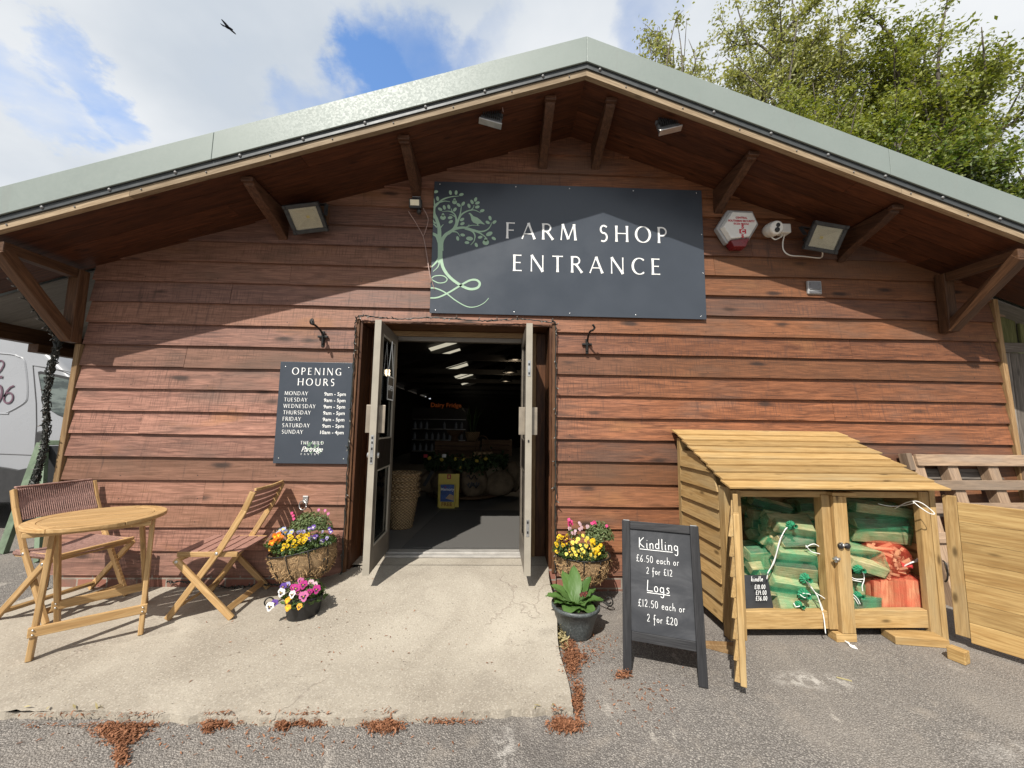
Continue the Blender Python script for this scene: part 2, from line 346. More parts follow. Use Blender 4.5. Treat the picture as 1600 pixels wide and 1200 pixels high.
def mat_asphalt():
    k = NT('worn_asphalt'); P = k.pos()
    st = k.vor(P, 150, out='Color'); sepc = k.n('ShaderNodeSeparateColor'); k.set(sepc.inputs[0], st)
    d = k.vor(P, 150); big = k.noise(P, .9, 5, .6, .5); mid = k.noise(P, 5.5, 5, .65)
    c = k.ramp(sepc.outputs[0], [(0, (.165, .150, .137)), (.5, (.232, .213, .195)), (.8, (.285, .262, .238)), (1, (.40, .365, .325))])
    c = k.mix(k.math('MULTIPLY', k.rng(d, .35, .65), .75), c, (.095, .086, .078))
    c = k.mix(k.math('MULTIPLY', k.rng(big, .42, .66), .5), c, (.275, .245, .212))
    c = k.mix(k.math('MULTIPLY', k.rng(mid, .55, .72), .45), c, (.30, .262, .222))
    c = k.mix(k.math('MULTIPLY', k.rng(k.noise(k.map(P, (3, 1.2, 1), (5, 9, 1)), 1.3, 6, .7), .62, .70), .55), c, (.45, .41, .36))
    for (cx_, cy_, rx_, ry_, amt) in ((1.72, -1.12, .22, .07, .8), (.05, -1.52, .05, .14, .8), (2.5, -1.6, .5, .12, .45), (-1.6, -1.9, .3, .2, .3)):     # dried whitish spills
        mp = k.n('ShaderNodeMapping'); k.set(mp.inputs[0], P); mp.inputs['Location'].default_value = (-cx_/rx_, -cy_/ry_, 0); mp.inputs['Scale'].default_value = (1/rx_, 1/ry_, 0)
        ln = k.n('ShaderNodeVectorMath', operation='LENGTH'); k.set(ln.inputs[0], mp.outputs[0])
        f_ = k.math('MULTIPLY', k.rng(ln.outputs['Value'], 1.5, .2), k.rng(k.noise(k.map(P, (1, 1, 1), (cx_, 1, 0)), 16, 5, .7), .46, .62)); c = k.mix(k.math('MULTIPLY', f_, amt), c, (.50, .47, .43))
    oil = k.rng(k.noise(k.map(P, (1, 1, 1), (4.2, 7.7, 0)), .75, 4, .6, .6), .58, .70); c = k.mix(k.math('MULTIPLY', oil, .38), c, (.085, .076, .070))
    return k.done(c, .9, k.bump(k.math('ADD', k.math('SUBTRACT', 1.0, d), k.math('MULTIPLY', mid, .8)), .8, .006), spec=.25)
M_concrete = mat_concrete(); M_asphalt = mat_asphalt()
def mat_brick():
    k = NT('red_brick'); P = k.pos(); x = k.n('ShaderNodeTexBrick'); k.set(x.inputs['Vector'], k.map(P, (1, 1, 1)))
    sx = k.n('ShaderNodeSeparateXYZ'); k.set(sx.inputs[0], P); cb = k.n('ShaderNodeCombineXYZ'); k.set(cb.inputs[0], k.math('ADD', sx.outputs[0], sx.outputs[1])); k.set(cb.inputs[1], sx.outputs[2]); k.set(x.inputs['Vector'], cb.outputs[0])
    for a, v in (('Color1', (.27, .11, .075, 1)), ('Color2', (.20, .095, .07, 1)), ('Mortar', (.27, .24, .20, 1)), ('Scale', 1.0), ('Mortar Size', .006), ('Brick Width', .225), ('Row Height', .075)): x.inputs[a].default_value = v
    c = k.mix(k.math('MULTIPLY', k.rng(k.noise(P, 8, 5), .45, .65), .5), x.outputs[0], (.13, .10, .08))
    return k.done(c, .85, k.bump(k.noise(P, 60, 4), .5, .005))
M_brick = mat_brick()
def mat_galv():
    k = NT('sage_coated_metal'); P = k.pos()
    sp = k.vor(P, 85, out='Color'); s1 = k.n('ShaderNodeSeparateColor'); k.set(s1.inputs[0], sp)
    sx = k.n('ShaderNodeSeparateXYZ'); k.set(sx.inputs[0], P)
    worn = k.rng(k.math('ADD', sx.outputs[0], k.math('MULTIPLY', k.noise(P, 1.2, 3), 1.6)), .3, 1.5, .03, 0)
    c = k.mix(k.noise(P, 3, 4), (.185, .220, .203), (.230, .264, .246))
    c = k.mix(k.math('MULTIPLY', worn, k.rng(s1.outputs[0], .3, .9)), c, (.45, .475, .455))
    c = k.mix(k.math('MULTIPLY', k.rng(k.noise(k.map(P, (9, 9, 1.2)), 1.0, 4), .60, .75), .35), c, (.20, .215, .20))
    return k.done(c, k.rng(s1.outputs[0], 0, 1, .46, .58), k.bump(k.noise(P, 2.2, 2), .06, .02), .05)
M_fascia = mat_galv()
M_darktrim = plain('dark_grey_trim', (.055, .06, .062), .45, .2)
M_steel = plain('galvanised_steel', (.55, .55, .54), .35, .9)
M_boltgrey = plain('dull_bolt', (.22, .22, .22), .55, .4)
M_nail = plain('dark_nail_head', (.025, .022, .020), .6)
M_screw = plain('bright_screw', (.7, .7, .7), .3, .9)
M_sign = plain('slate_grey_panel', (.042, .051, .066), .34, 0, .06, 3, .03, .5)
M_letter = plain('white_lettering', (.82, .82, .80), .5, 0, .03)
M_mint = plain('sage_green_print', (.30, .44, .31), .5, 0, .06)
M_mint2 = plain('muted_green_print', (.22, .34, .22), .5, 0, .06)
M_black = plain('black_plastic', (.018, .018, .019), .42, 0, .2)
M_lightbody = plain('weathered_black_casing', (.035, .036, .037), .5, .2, .35, 30)
M_greybody = plain('grey_cast_casing', (.17, .175, .18), .5, .5, .25, 30)
M_reflector = plain('ground_lit_reflector', (.85, .78, .58), .3, 0, .06)  # bright beige stands in for sunlit ground mirrored in the lamps
M_led = plain('yellow_led_chip', (.80, .62, .10), .4)
M_white = plain('white_plastic', (.72, .71, .67), .4, 0, .05)
M_greyplastic = plain('grey_plastic', (.33, .33, .33), .45)
M_sensor = plain('smoky_sensor_cover', (.13, .125, .13), .3)
M_redlens = plain('dark_red_lens', (.16, .012, .016), .25)
M_redprint = plain('red_print', (.50, .03, .05), .5)
M_iron = plain('black_wrought_iron', (.020, .019, .018), .5, .4, .3, 40, .2)
M_rope = plain('mauve_brown_cord', (.300, .175, .145), .8, 0, .25, 60, .3)
M_chairslat = plain('chair_slat_stain', (.300, .160, .125), .6, 0, .15, 30)  # reddish stain of the slatted chair
M_alu = plain('grey_brown_aluminium', (.165, .140, .112), .45, .35)
M_cream = plain('cream_door_edge', (.30, .27, .22), .55, 0, .07, 9)
M_plate = plain('beige_push_plate', (.27, .23, .18), .4, .3)
M_darkpanel = plain('dark_brown_panel', (.020, .015, .012), .4)
M_threshold = plain('grey_threshold_strip', (.42, .40, .37), .5, .3)
M_slate = plain('chalk_board_black', (.028, .030, .034), .6, 0, .25, 5)
def mat_chalkboard():
    k = NT('smudged_chalkboard'); P = k.pos()
    s = k.noise(k.map(P, (3, 3, 6)), 1.2, 6, .65, .8); c = k.mix(k.rng(s, .35, .75), (.022, .024, .029), (.060, .062, .068))
    return k.done(c, .62, k.bump(k.noise(P, 90, 3), .1, .002))
M_board = mat_chalkboard()
M_boardframe = wood('black_stained_frame', (.036, .036, .038), (.018, .018, .020), .6, .2, .3, 1, .5)
def mat_chalk():
    k = NT('white_chalk'); n = k.noise(k.pos(), 260, 3, .7)
    return k.done(k.mix(k.rng(n, .3, .55), (.45, .46, .48), (.84, .84, .82)), .9)
M_chalk = mat_chalk()
def mat_glass(name, f=.82, tintc=(.75, .80, .78)):
    k = NT(name); tr = k.n('ShaderNodeBsdfTransparent'); tr.inputs[0].default_value = (*tintc, 1); gl = k.n('ShaderNodeBsdfGlossy'); gl.inputs['Roughness'].default_value = .03
    fr = k.n('ShaderNodeFresnel'); fr.inputs[0].default_value = 1.5
    mx = k.n('ShaderNodeMixShader'); k.set(mx.inputs[0], k.math('ADD', fr.outputs[0], .05)); k.t.links.new(tr.outputs[0], mx.inputs[1]); k.t.links.new(gl.outputs[0], mx.inputs[2]); k.t.links.new(mx.outputs[0], k.out.inputs[0])
    return k.m
M_glass = mat_glass('door_glass')
M_lensglass = mat_glass('floodlight_glass', .9, (.92, .92, .9))
def mat_net(name, col, open_, sc=90):
    k = NT(name); g = k.pos()
    w1 = k.n('ShaderNodeTexWave', wave_type='BANDS', bands_direction='DIAGONAL'); k.set(w1.inputs['Vector'], g); w1.inputs['Scale'].default_value = sc/3; w1.inputs['Distortion'].default_value = 3; w1.inputs['Detail'].default_value = 1
    dens = k.rng(k.noise(g, 9, 4, .6), .3, .7, .02, .34)
    f = k.math('ADD', k.math('MULTIPLY', w1.outputs['Fac'], .05), k.math('SUBTRACT', dens, open_), True)
    k.done(k.mix(k.noise(g, 40, 2), tuple(c*.7 for c in col), col), .85, spec=.08)
    k.set(k.b.inputs['Alpha'], k.math('MULTIPLY', f, 1.0, True))
    return k.m
M_netg = mat_net('green_net', (.10, .52, .26), -.05)
M_netgd = plain('gathered_green_net', (.02, .21, .10), .6, 0, .3, 80, .4)
M_netr = mat_net('red_net', (.88, .13, .08), -.055)
M_netrd = plain('gathered_red_net', (.58, .05, .05), .6, 0, .3, 80, .4)
M_string = plain('white_string', (.76, .76, .73), .7, 0, .1, 90)
M_vanpaint = plain('white_van_paint', (.27, .278, .295), .30, 0, .02, 2, .0)
M_vanline = plain('van_panel_gap', (.10, .10, .105), .6)
M_vanblack = plain('black_van_plastic', (.022, .022, .023), .6)
M_purple = plain('dull_purple_vinyl', (.115, .060, .085), .5)
M_tyre = plain('tyre_rubber', (.02, .02, .02), .8)
M_greenpaint = plain('sage_painted_frame', (.13, .175, .115), .5, 0, .2)
M_panelgrey = wood('grey_eaves_boards', (.245, .225, .20), (.185, .168, .148), .6, .25, .15)
def mat_coir():
    k = NT('coir_liner'); P = k.pos(); n = k.noise(k.map(P, (40, 40, 40)), 1, 6, .75, 2.5); f = k.noise(P, 170, 3, .7, 2)
    c = k.mix(k.rng(n, .3, .7), (.26, .155, .070), (.56, .38, .205)); c = k.mix(k.math('MULTIPLY', k.rng(f, .5, .7), .6), c, (.16, .09, .04))
    return k.done(c, .9, k.bump(k.math('ADD', n, f), 1.0, .012))
M_coir = mat_coir()
M_coirstrand = plain('coir_strand', (.42, .27, .13), .85, 0, .3, 60)
def mat_leaf(name, a, b, trans=.35, rough=.5, tintvar=True):
    k = NT(name); t = k.attr('tint', 'Fac'); c = k.mix(t, a, b)
    df = k.n('ShaderNodeBsdfTranslucent'); k.set(df.inputs[0], k.mix(1.0, c, (1.25, 1.25, .55), 'MULTIPLY'))
    k.done(c, rough, spec=.35)
    mx = k.n('ShaderNodeMixShader'); mx.inputs[0].default_value = trans; k.t.links.new(k.b.outputs[0], mx.inputs[1]); k.t.links.new(df.outputs[0], mx.inputs[2]); k.t.links.new(mx.outputs[0], k.out.inputs[0])
    return k.m
M_leafpale = mat_leaf('young_pale_leaf', (.200, .225, .075), (.380, .375, .165))
M_leafgold = mat_leaf('golden_green_leaf', (.125, .165, .028), (.285, .300, .070))
M_leafmid = mat_leaf('fresh_green_leaf', (.065, .115, .016), (.205, .235, .045))
M_leafdark = mat_leaf('deep_green_leaf', (.022, .042, .008), (.075, .095, .018), .28)
M_leafbed = mat_leaf('bedding_leaf', (.030, .062, .016), (.100, .150, .040), .25)
M_leafgrey = mat_leaf('soft_sage_foliage', (.085, .125, .045), (.205, .255, .115), .3)
M_leafprim = mat_leaf('primula_leaf', (.050, .108, .025), (.110, .200, .055), .25)
M_leafdull = mat_leaf('dull_hedge_leaf', (.050, .062, .026), (.125, .135, .060), .25)
M_ivy = mat_leaf('garland_leaf', (.020, .045, .016), (.075, .115, .045), .2)
def mat_barkk(name, a, b):
    k = NT(name); n = k.noise(k.map(k.pos(), (6, 6, 2)), 2, 5, .65); return k.done(k.mix(k.rng(n, .3, .7), a, b), .9, k.bump(n, .6, .03))
M_trunk = mat_barkk('grey_brown_bark', (.055, .045, .036), (.145, .125, .10))
def petal(name, c): return mat_leaf(name, tuple(x*.82 for x in c), c, .3, .6)
PET = {'yellow': petal('yellow_petal', (.78, .52, .012)), 'lemon': petal('lemon_petal', (.82, .68, .14)), 'orange': petal('orange_petal', (.80, .20, .015)), 'apricot': petal('apricot_petal', (.86, .44, .05)),
       'violet': petal('violet_petal', (.13, .055, .34)), 'lilac': petal('lilac_petal', (.42, .38, .66)), 'blue': petal('pale_blue_petal', (.40, .45, .68)), 'white': petal('white_petal', (.84, .83, .84)),
       'magenta': petal('magenta_petal', (.48, .035, .24)), 'pink': petal('pink_petal', (.64, .18, .40)), 'blush': petal('blush_petal', (.72, .50, .58)), 'maroon': petal('maroon_petal', (.10, .008, .014)), 'hotpink': petal('hot_pink_petal', (.72, .06, .25))}
M_eye = plain('dark_flower_eye', (.025, .008, .022), .7)
M_eyeyellow = plain('yellow_flower_eye', (.80, .52, .02), .7)
M_pot = plain('black_pot_plastic', (.014, .014, .015), .42, 0, .2)
def mat_marble():
    k = NT('slate_pot_with_pale_pattern'); P = k.pos(); w = k.noise(P, 22, 5, .6, 2.5)
    v = k.rng(k.math('ABSOLUTE', k.math('SUBTRACT', w, .5)), .0, .035, 1, 0); c = k.mix(k.math('MULTIPLY', v, .7), (.050, .058, .060), (.17, .19, .185))
    return k.done(c, .5, k.bump(w, .2, .004))
M_marble = mat_marble()
M_soil = plain('dark_compost', (.022, .016, .011), .95, 0, .4, 60, .6)
def mat_wicker():
    k = NT('woven_willow'); g = k.attr('gc'); sx = k.n('ShaderNodeSeparateXYZ'); k.set(sx.inputs[0], g)
    f = k.math('MULTIPLY', k.math('SINE', k.math('MULTIPLY', sx.outputs[0], 80.0)), k.math('SINE', k.math('MULTIPLY', sx.outputs[1], 210.0)))
    f = k.rng(k.math('ADD', f, k.math('MULTIPLY', k.math('SUBTRACT', k.noise(g, 30, 3), .5), 1.6)), -.7, .7)
    c = k.mix(f, (.20, .12, .055), (.56, .39, .21)); return k.done(c, .6, k.bump(f, 1.0, .012))
M_wicker = mat_wicker()
def mat_burlap():
    k = NT('burlap_sack'); P = k.pos(); n = k.noise(P, 9, 4, .6); f = k.noise(P, 150, 2, .6); c = k.mix(k.rng(n, .3, .7), (.15, .105, .062), (.27, .20, .125)); return k.done(c, .9, k.bump(f, .5, .004))
M_burlap = mat_burlap()
M_mat = plain('charcoal_door_mat', (.090, .086, .080), .95, 0, .25, 180, .6)
M_floor = plain('dusty_shop_floor', (.125, .120, .112), .6, 0, .15, 4)
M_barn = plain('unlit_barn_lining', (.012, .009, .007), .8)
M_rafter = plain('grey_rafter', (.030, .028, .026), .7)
M_yellowcard = plain('yellow_leaflet_box', (.72, .56, .10), .45, 0, .03)
M_bluecover = plain('blue_magazine_cover', (.045, .11, .34), .35, 0, .25, 20)
M_lemon = plain('lemon_skin', (.62, .47, .07), .45)
M_needle = mat_leaf('rust_needle', (.15, .058, .026), (.33, .150, .078), .1, .8)
M_straw = mat_leaf('dry_straw', (.30, .24, .11), (.42, .36, .19), .1, .8)
def emit(name, col, st):
    k = NT(name); k.set(k.b.inputs['Base Color'], tuple(c*.15 for c in col)); k.set(k.b.inputs['Emission Color'], col); k.b.inputs['Emission Strength'].default_value = st; return k.m
M_skylight = emit('daylit_roof_light', (.85, .78, .60), .42)
M_lamp = emit('warm_lamp_disc', (.85, .68, .45), .22)
M_fridgesign = emit('lit_orange_sign_letters', (.9, .22, .05), .035)
M_bottleglow = emit('milk_bottle_glow', (.45, .5, .58), .006)  # bottles glow faintly in place of light falling on them
M_bulb = plain('clear_fairy_bulb', (.22, .21, .19), .35)
M_wire = plain('dark_fairy_wire', (.022, .024, .020), .5)
M_wirebrown = plain('pinkish_cable', (.30, .20, .17), .5)
M_bird = plain('dark_bird_plumage', (.008, .008, .009), 1.0, spec=0)
# ------------------------------------------------------------------ the setting: ground
def ramp_z(x, y):
    """height of the concrete: flat apron rising to the doorway, with a flared left side"""
    t = max(0, min(1, (y+1.05)/1.2)); t = t*t*(3-2*t)
    s = max(0, min(1, (x+1.72)/.72)); s = s*s*(3-2*s)
    return .012+.160*t*s
def grid_mesh(name, x0, x1, y0, y1, nx, ny, zf, mat, edge=None):
    b = MB(); vs = []; 
    for j in range(ny+1):
        for i in range(nx+1):
            x = x0+(x1-x0)*i/nx; y = y0+(y1-y0)*j/ny
            if edge: x, y = edge(x, y, i/nx, j/ny)
            vs.append((x, y, zf(x, y)))
    fs = [(j*(nx+1)+i, j*(nx+1)+i+1, (j+1)*(nx+1)+i+1, (j+1)*(nx+1)+i) for j in range(ny) for i in range(nx)]
    b.add(vs, fs, tint=.5); return b
g = MB(); S = 900
g.add([(-S, -S, -.022), (S, -S, -.022), (S, S, -.022), (-S, S, -.022)], [(0, 1, 2, 3)])
tag(g.build('asphalt', M_asphalt), kind='structure')
# raised concrete apron with the ramp to the door, slightly ragged front edge
random.seed(3); jit = [random.uniform(-.012, .012) for _ in range(200)]
def apron_edge(x, y, u, v):
    if v == 0: y += .03*sin(x*2.1)+jit[int(u*120)]*.8
    if u == 1: x = .36+.07*v+.01*sin(y*9)
    return x, y
ap = grid_mesh('apron', -3.40, .40, -1.365, .02, 120, 60, ramp_z, M_concrete, apron_edge)
n0 = len(ap.v); W = 121
def skirt(idx):
    for a, c in zip(idx[:-1], idx[1:]):
        p, q = ap.v[a], ap.v[c]; ap.add([p, q, (q[0], q[1], -.05), (p[0], p[1], -.05)], [(0, 1, 2, 3)], tint=.5)
skirt([i for i in range(W)]); skirt([j*W+W-1 for j in range(61)]); skirt([j*W for j in range(60, -1, -1)])
# tongue of the ramp inside the door reveal
ap.add([(-1.175, .02, .17), (.43, .02, .17), (.43, .27, .178), (-1.175, .27, .178)], [(0, 1, 2, 3)], tint=.5)
tag(ap.build('concrete_apron', M_concrete, smooth=False, base=(-1.5, -.7, 0)), kind='structure')

# ------------------------------------------------------------------ the farm shop
AX, sL, sR = .617, .335, .360
def zs(x, z0=3.94): return z0-(sL*(AX-x) if x < AX else sR*(x-AX))      # soffit height along the gable
def xl(z): return AX-(3.94-z)/sL
def xr(z): return AX+(3.94-z)/sR
shop = thing('farm_shop', 'low brown timber clad barn shop with wide gable, sage metal verge and open double doors', 'shop', (.5, 0, 0))
def row(i): return 2.4727-.18219*i
DX0, DX1, DZ = -1.18, .445, 2.172
random.seed(11)
wall = MB()
ROW = [.5]
def board(x0b, x1b, x0t, x1t, zb, zt):
    """one lapped weatherboard: thick lower edge proud of the thin top edge"""
    n = max(2, int((x1b-x0b)/.35)); ph = random.uniform(0, 9); off = Vector((random.uniform(0, 60), random.uniform(0, 60), 0)); tint = (ROW[0]+random.uniform(-.012, .012)) % 1
    vs = []; gs = []
    for k in range(n+1):
        t = k/n; xb = x0b+(x1b-x0b)*t; xt = x0t+(x1t-x0t)*t
        wz = .0022*sin(xb*2.3+ph)+.0012*sin(xb*6.1+ph*2); wy = .002*sin(xb*1.7+ph)
        for (x, y, z) in ((xb, 0, zb+wz), (xb, -.030+wy, zb+wz), (xt, -.004+wy*.3, zt), (xt, .004, zt)):
            vs.append((x, y, z)); gs.append((x+off.x, z-zb+off.y, y))
    fs = []
    for k in range(n):
        a = k*4; b_ = a+4
        fs += [(a, b_, b_+1, a+1), (a+1, b_+1, b_+2, a+2), (a+2, b_+2, b_+3, a+3)]
    fs += [(0, 1, 2, 3), (n*4+3, n*4+2, n*4+1, n*4)]
    wall.add(vs, fs, gs, tint)
    xn = .3*math.ceil(x0b/.6)*2
    while xn < x1b-.02:
        x_ = xn+random.uniform(-.01, .01); z_ = zb+.035+random.uniform(-.006, .006); y_ = -.0305+.026*.035/.2+.004
        wall.add([(x_+.0042*cos(a), y_-.004, z_+.0042*sin(a)) for a in np.linspace(0, 2*pi, 7)[:-1]], [(0, 1, 2, 3, 4, 5)], tint=.5, mat=1); xn += .6
def XL(z): return -3.416-(2.4727-z)*.026
def XR(z): return 4.44+(2.47-z)*.035
joints = {0: [-1.80], 1: [-2.28], -1: [1.9], -2: [2.25], 4: [-2.6], 7: [-2.9], 3: [3.1], 9: [2.2], -4: [.75], 6: [2.9], 10: [-2.35]}
for i in range(-7, 14):
    zb, zt = row(i), row(i)+.200; ROW[0] = random.uniform(.02, .98)
    L, R_ = XL(zb), XR(zb); Lt, Rt_ = XL(zt), XR(zt)
    if zt > 2.45:
        L = max(L, xl(zb)); R_ = min(R_, xr(zb)); Lt, Rt_ = max(L, XL(zt)), min(R_, XR(zt))
    cuts = [L]+[j for j in joints.get(i, []) if L < j < R_]+[R_]
    segs = []
    for a, c in zip(cuts[:-1], cuts[1:]):
        if zb < DZ and a < DX0 and c > DX1: segs += [(a, DX0, zb), (DX1, c, zb)]
        else: segs.append((a, c, zb))
    for a, c, z in segs:
        if zb < DZ:
            if a < DX0 < c: c = DX0
            if a < DX1 < c: a = DX1
        board(a+.0015, c-.0015, (Lt if abs(a-L) < 1e-6 else a)+.0015, (Rt_ if abs(c-R_) < 1e-6 else c)-.0015, z, zt)
    if zb < DZ < zt-.02: board(DX0, DX1, DX0, DX1, DZ, zt)
wall_o = wall.build('wall', [M_clad, M_nail], shop)
# battens behind (wall core) so that the boards stand on something solid
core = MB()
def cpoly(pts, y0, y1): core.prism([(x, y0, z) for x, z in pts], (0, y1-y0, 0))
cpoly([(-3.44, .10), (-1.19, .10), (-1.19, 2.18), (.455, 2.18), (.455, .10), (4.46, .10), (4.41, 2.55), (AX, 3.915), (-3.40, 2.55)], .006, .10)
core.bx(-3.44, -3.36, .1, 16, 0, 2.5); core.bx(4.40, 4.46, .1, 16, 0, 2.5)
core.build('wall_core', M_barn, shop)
pl = MB(); pl.bx(-3.40, -1.22, -.012, .09, -.03, .107); pl.bx(.47, 4.40, -.012, .09, -.03, .107)
pl.bx(-1.215, -1.16, -.03, .05, -.02, .15); pl.bx(.425, .485, -.035, .05, -.02, .16)
pl.build('brick_plinth', M_brick, shop, bevel=.004)
# eaves: soffit boards along the slope
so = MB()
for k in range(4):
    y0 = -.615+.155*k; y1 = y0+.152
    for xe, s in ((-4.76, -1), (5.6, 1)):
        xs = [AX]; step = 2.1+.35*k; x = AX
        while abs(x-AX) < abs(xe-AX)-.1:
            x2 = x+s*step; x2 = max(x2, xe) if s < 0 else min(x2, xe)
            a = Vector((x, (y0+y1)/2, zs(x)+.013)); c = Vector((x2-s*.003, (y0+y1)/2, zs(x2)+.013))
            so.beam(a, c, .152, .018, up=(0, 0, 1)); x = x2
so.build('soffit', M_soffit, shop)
def slope_strip(name, y0, y1, zt, zb, mat, xe=(-4.76, 5.6), split=None, bev=0, parent=shop, end=AX):
    b = MB()
    for s, x1 in ((-1, xe[0]), (1, xe[1])):
        xs = [end]+sorted([q for q in (split or []) if (q-end)*s > 0 and abs(q) < 99], reverse=s < 0)+[x1]
        for a, c in zip(xs[:-1], xs[1:]):
            c2 = c-s*.0025 if c != x1 else c
            P = [(a, y0, zs(a, zt)), (c2, y0, zs(c2, zt)), (c2, y0, zs(c2, zb)), (a, y0, zs(a, zb))]
            b.prism(P if s > 0 else P[::-1], (0, y1-y0, 0), glong=(c-a, 0, zs(c)-zs(a)))
    return b.build(name, mat, parent, bevel=bev)
slope_strip('verge_batten', -.640, -.600, 3.985, 3.937, M_batten, split=[-2.6, 3.0])
slope_strip('verge_trim', -.652, -.61, 4.035, 3.988, M_darktrim)
slope_strip('fascia', -.668, -.655, 4.236, 4.028, M_fascia, split=[-2.05, 2.9], bev=.003)
sc = MB()
for k in range(-12, 14):
    x = AX+k*.43+.1
    if -5.5 < x < 6: sc.ball((x, -.653, zs(x, 4.012)), .012, 8, 4); sc.ball((x+.2, -.643, zs(x+.2, 3.962)), .006, 6, 4)
sc.build('verge_bolts', M_boltgrey, shop, smooth=True)
rf = MB()
for s, x1 in ((-1, -4.76), (1, 5.6)):
    P = [(AX, -.66, zs(AX, 4.24)), (x1, -.66, zs(x1, 4.24)), (x1, -.66, zs(x1, 4.18)), (AX, -.66, zs(AX, 4.18))]
    rf.prism(P if s > 0 else P[::-1], (0, 17.5, 0))
rf.beam((AX-.2, 8, zs(AX-.2, 4.25)), (AX, 8, 4.262), 16.9, .012, up=(0, 0, 1)); rf.beam((AX, 8, 4.262), (AX+.2, 8, zs(AX+.2, 4.25)), 16.9, .012, up=(0, 0, 1))
rf.build('roof', M_fascia, shop)
# side verandah eaves (left): grey boarded underside and eaves beam running back
ev = MB()
for k in range(40):
    y0 = .02+.4*k
    ev.beam((-3.46, y0+.2, zs(-3.46)-.01), (-4.62, y0+.2, zs(-4.62)-.01), .396, .012, up=(0, 0, 1))
ev.build('side_eaves', M_panelgrey, shop); ev = MB()
for k in range(40):
    y0 = .02+.4*k
    ev.beam((4.46, y0+.2, zs(4.46)-.01), (5.5, y0+.2, zs(5.5)-.01), .396, .012, up=(0, 0, 1))
ev.build('side_eaves', M_panelgrey, shop)
eb = MB(); eb.bx(-4.68, -4.58, -.60, 14, 2.04, 2.185); eb.bx(-4.60, -4.50, .6, 14, 1.95, 2.035); eb.build('eaves_beam', M_gallows, shop, bevel=.006)
# curved brackets under the gable eaves
def bracket(x, drop=.215):
    b = MB(); w = .076; z1 = zs(x)-(.004 if abs(x-AX) > .3 else .0)-.02; zw = z1-drop
    low = catmull([(x, -.018, zw-.02), (x, -.12, zw+.035), (x, -.27, zw+.085), (x, -.40, zw+.125), (x, -.475, zw+.155), (x, -.515, z1-.028), (x, -.522, z1+.012)], 5)
    P = low+[Vector((x, -.50, z1+.03)), Vector((x, -.40, z1-.018)), Vector((x, -.25, z1-.075)), Vector((x, -.10, z1-.105)), Vector((x, -.018, z1-.075))]
    top = [Vector((x, -.53, z1+.03)), Vector((x, -.02, z1+.03))]
    b.prism([p-Vector((w/2, 0, 0)) for p in low+[Vector((x, -.52, z1+.02)), Vector((x, -.018, z1+.02))]], (w, 0, 0), glong=(0, 1, .3))
    b.bx(x-w/2-.006, x+w/2+.006, -.545, -.50, z1-.016, z1+.02)
    b.build('bracket', M_bracket, shop, bevel=.007)
for x, dr in ((-1.88, .20), (-.755, .17), (.36, .215), (.838, .205), (1.95, .19), (3.07, .20)): bracket(x, dr)
def gallows(x, s):
    b = MB(); w = .085
    zt = zs(x)-.012-.03
    b.bx(x-w/2, x+w/2, -.115, -.03, 1.925 if s < 0 else 2.17, zt)
    b.bx(x-w/2+.004, x+w/2-.004, -.60, -.118, zt-.075, zt-.002)
    b.build('bracket', M_gallows, shop, bevel=.006)
    b = MB(); zb = 1.955 if s < 0 else 2.20
    b.beam((x, -.085, zb), (x, -.585, zt-.06), w*.94, .085, up=(0, 1, 1)); b.build('brace', M_gallows, shop, bevel=.006)
gallows(-3.475, -1); gallows(3.955, 1)
ct = MB(); ct.beam((XL(1.92)-.026, -.012, 1.922), (XL(.0)-.026, -.012, .0), .045, .05, up=(0, 1, 0)); ct.build('corner_trim', M_cornertrim, shop, bevel=.004)
ct = MB(); ct.beam((XR(2.5)+.024, -.015, 2.5), (XR(0)+.024, -.015, .0), .042, .05, up=(0, 1, 0)); ct.build('corner_trim', M_paleframe, shop, bevel=.004)
# ---- doorway
rv = MB()
for k in range(2): rv.bx(DX0-.002, DX0+.02, -.03+.135*k, .10+.135*k, .15, DZ)
for k in range(2): rv.bx(DX1-.02, DX1+.002, -.03+.135*k, .10+.135*k, .15, DZ)
rv.bx(DX0+.021, DX1-.021, -.03, .245, DZ-.022, DZ); rv.build('door_reveal', M_reveal, shop, bevel=.003)
tr = MB(); tr.bx(DX0-.032, DX0-.003, -.045, -.02, .13, DZ+.012); tr.build('door_trim', M_gallows, shop, bevel=.004); tr = MB(); tr.bx(DX1+.003, DX1+.030, -.045, -.02, .13, DZ+.012)
tr.build('door_trim', M_gallows, shop, bevel=.004)
fr = MB()
fr.bx(DX0+.022, -1.08, .21, .245, .17, DZ-.024); fr.bx(-1.078, -.985, .20, .245, .17, DZ-.024)
fr.build('frame_board', M_reveal, shop, bevel=.004)
fr = MB(); fr.bx(.262, .335, .20, .245, .17, DZ-.024); fr.build('frame_board', M_paleframe, shop, bevel=.004)
fr = MB(); fr.bx(.337, DX1-.022, .21, .245, .17, DZ-.024); fr.build('frame_board', M_reveal, shop, bevel=.004)
fr = MB(); fr.bx(-.983, .260, .205, .245, 2.098, DZ-.024); fr.build('door_lintel', M_paleframe, shop, bevel=.004)
fr = MB(); fr.bx(-.984, -.945, .20, .262, .172, 2.096); fr.bx(.222, .261, .20, .262, .172, 2.096); fr.bx(-.944, .221, .205, .262, 2.055, 2.096)
fr.build('door_frame', M_alu, shop, bevel=.003)
th = MB(); th.bx(-.944, .221, .16, .21, .178, .196); th.bx(-.944, .221, .212, .262, .178, .208); th.bx(-.944, .221, .264, .31, .178, .204); th.build('threshold', M_threshold, shop, bevel=.003)
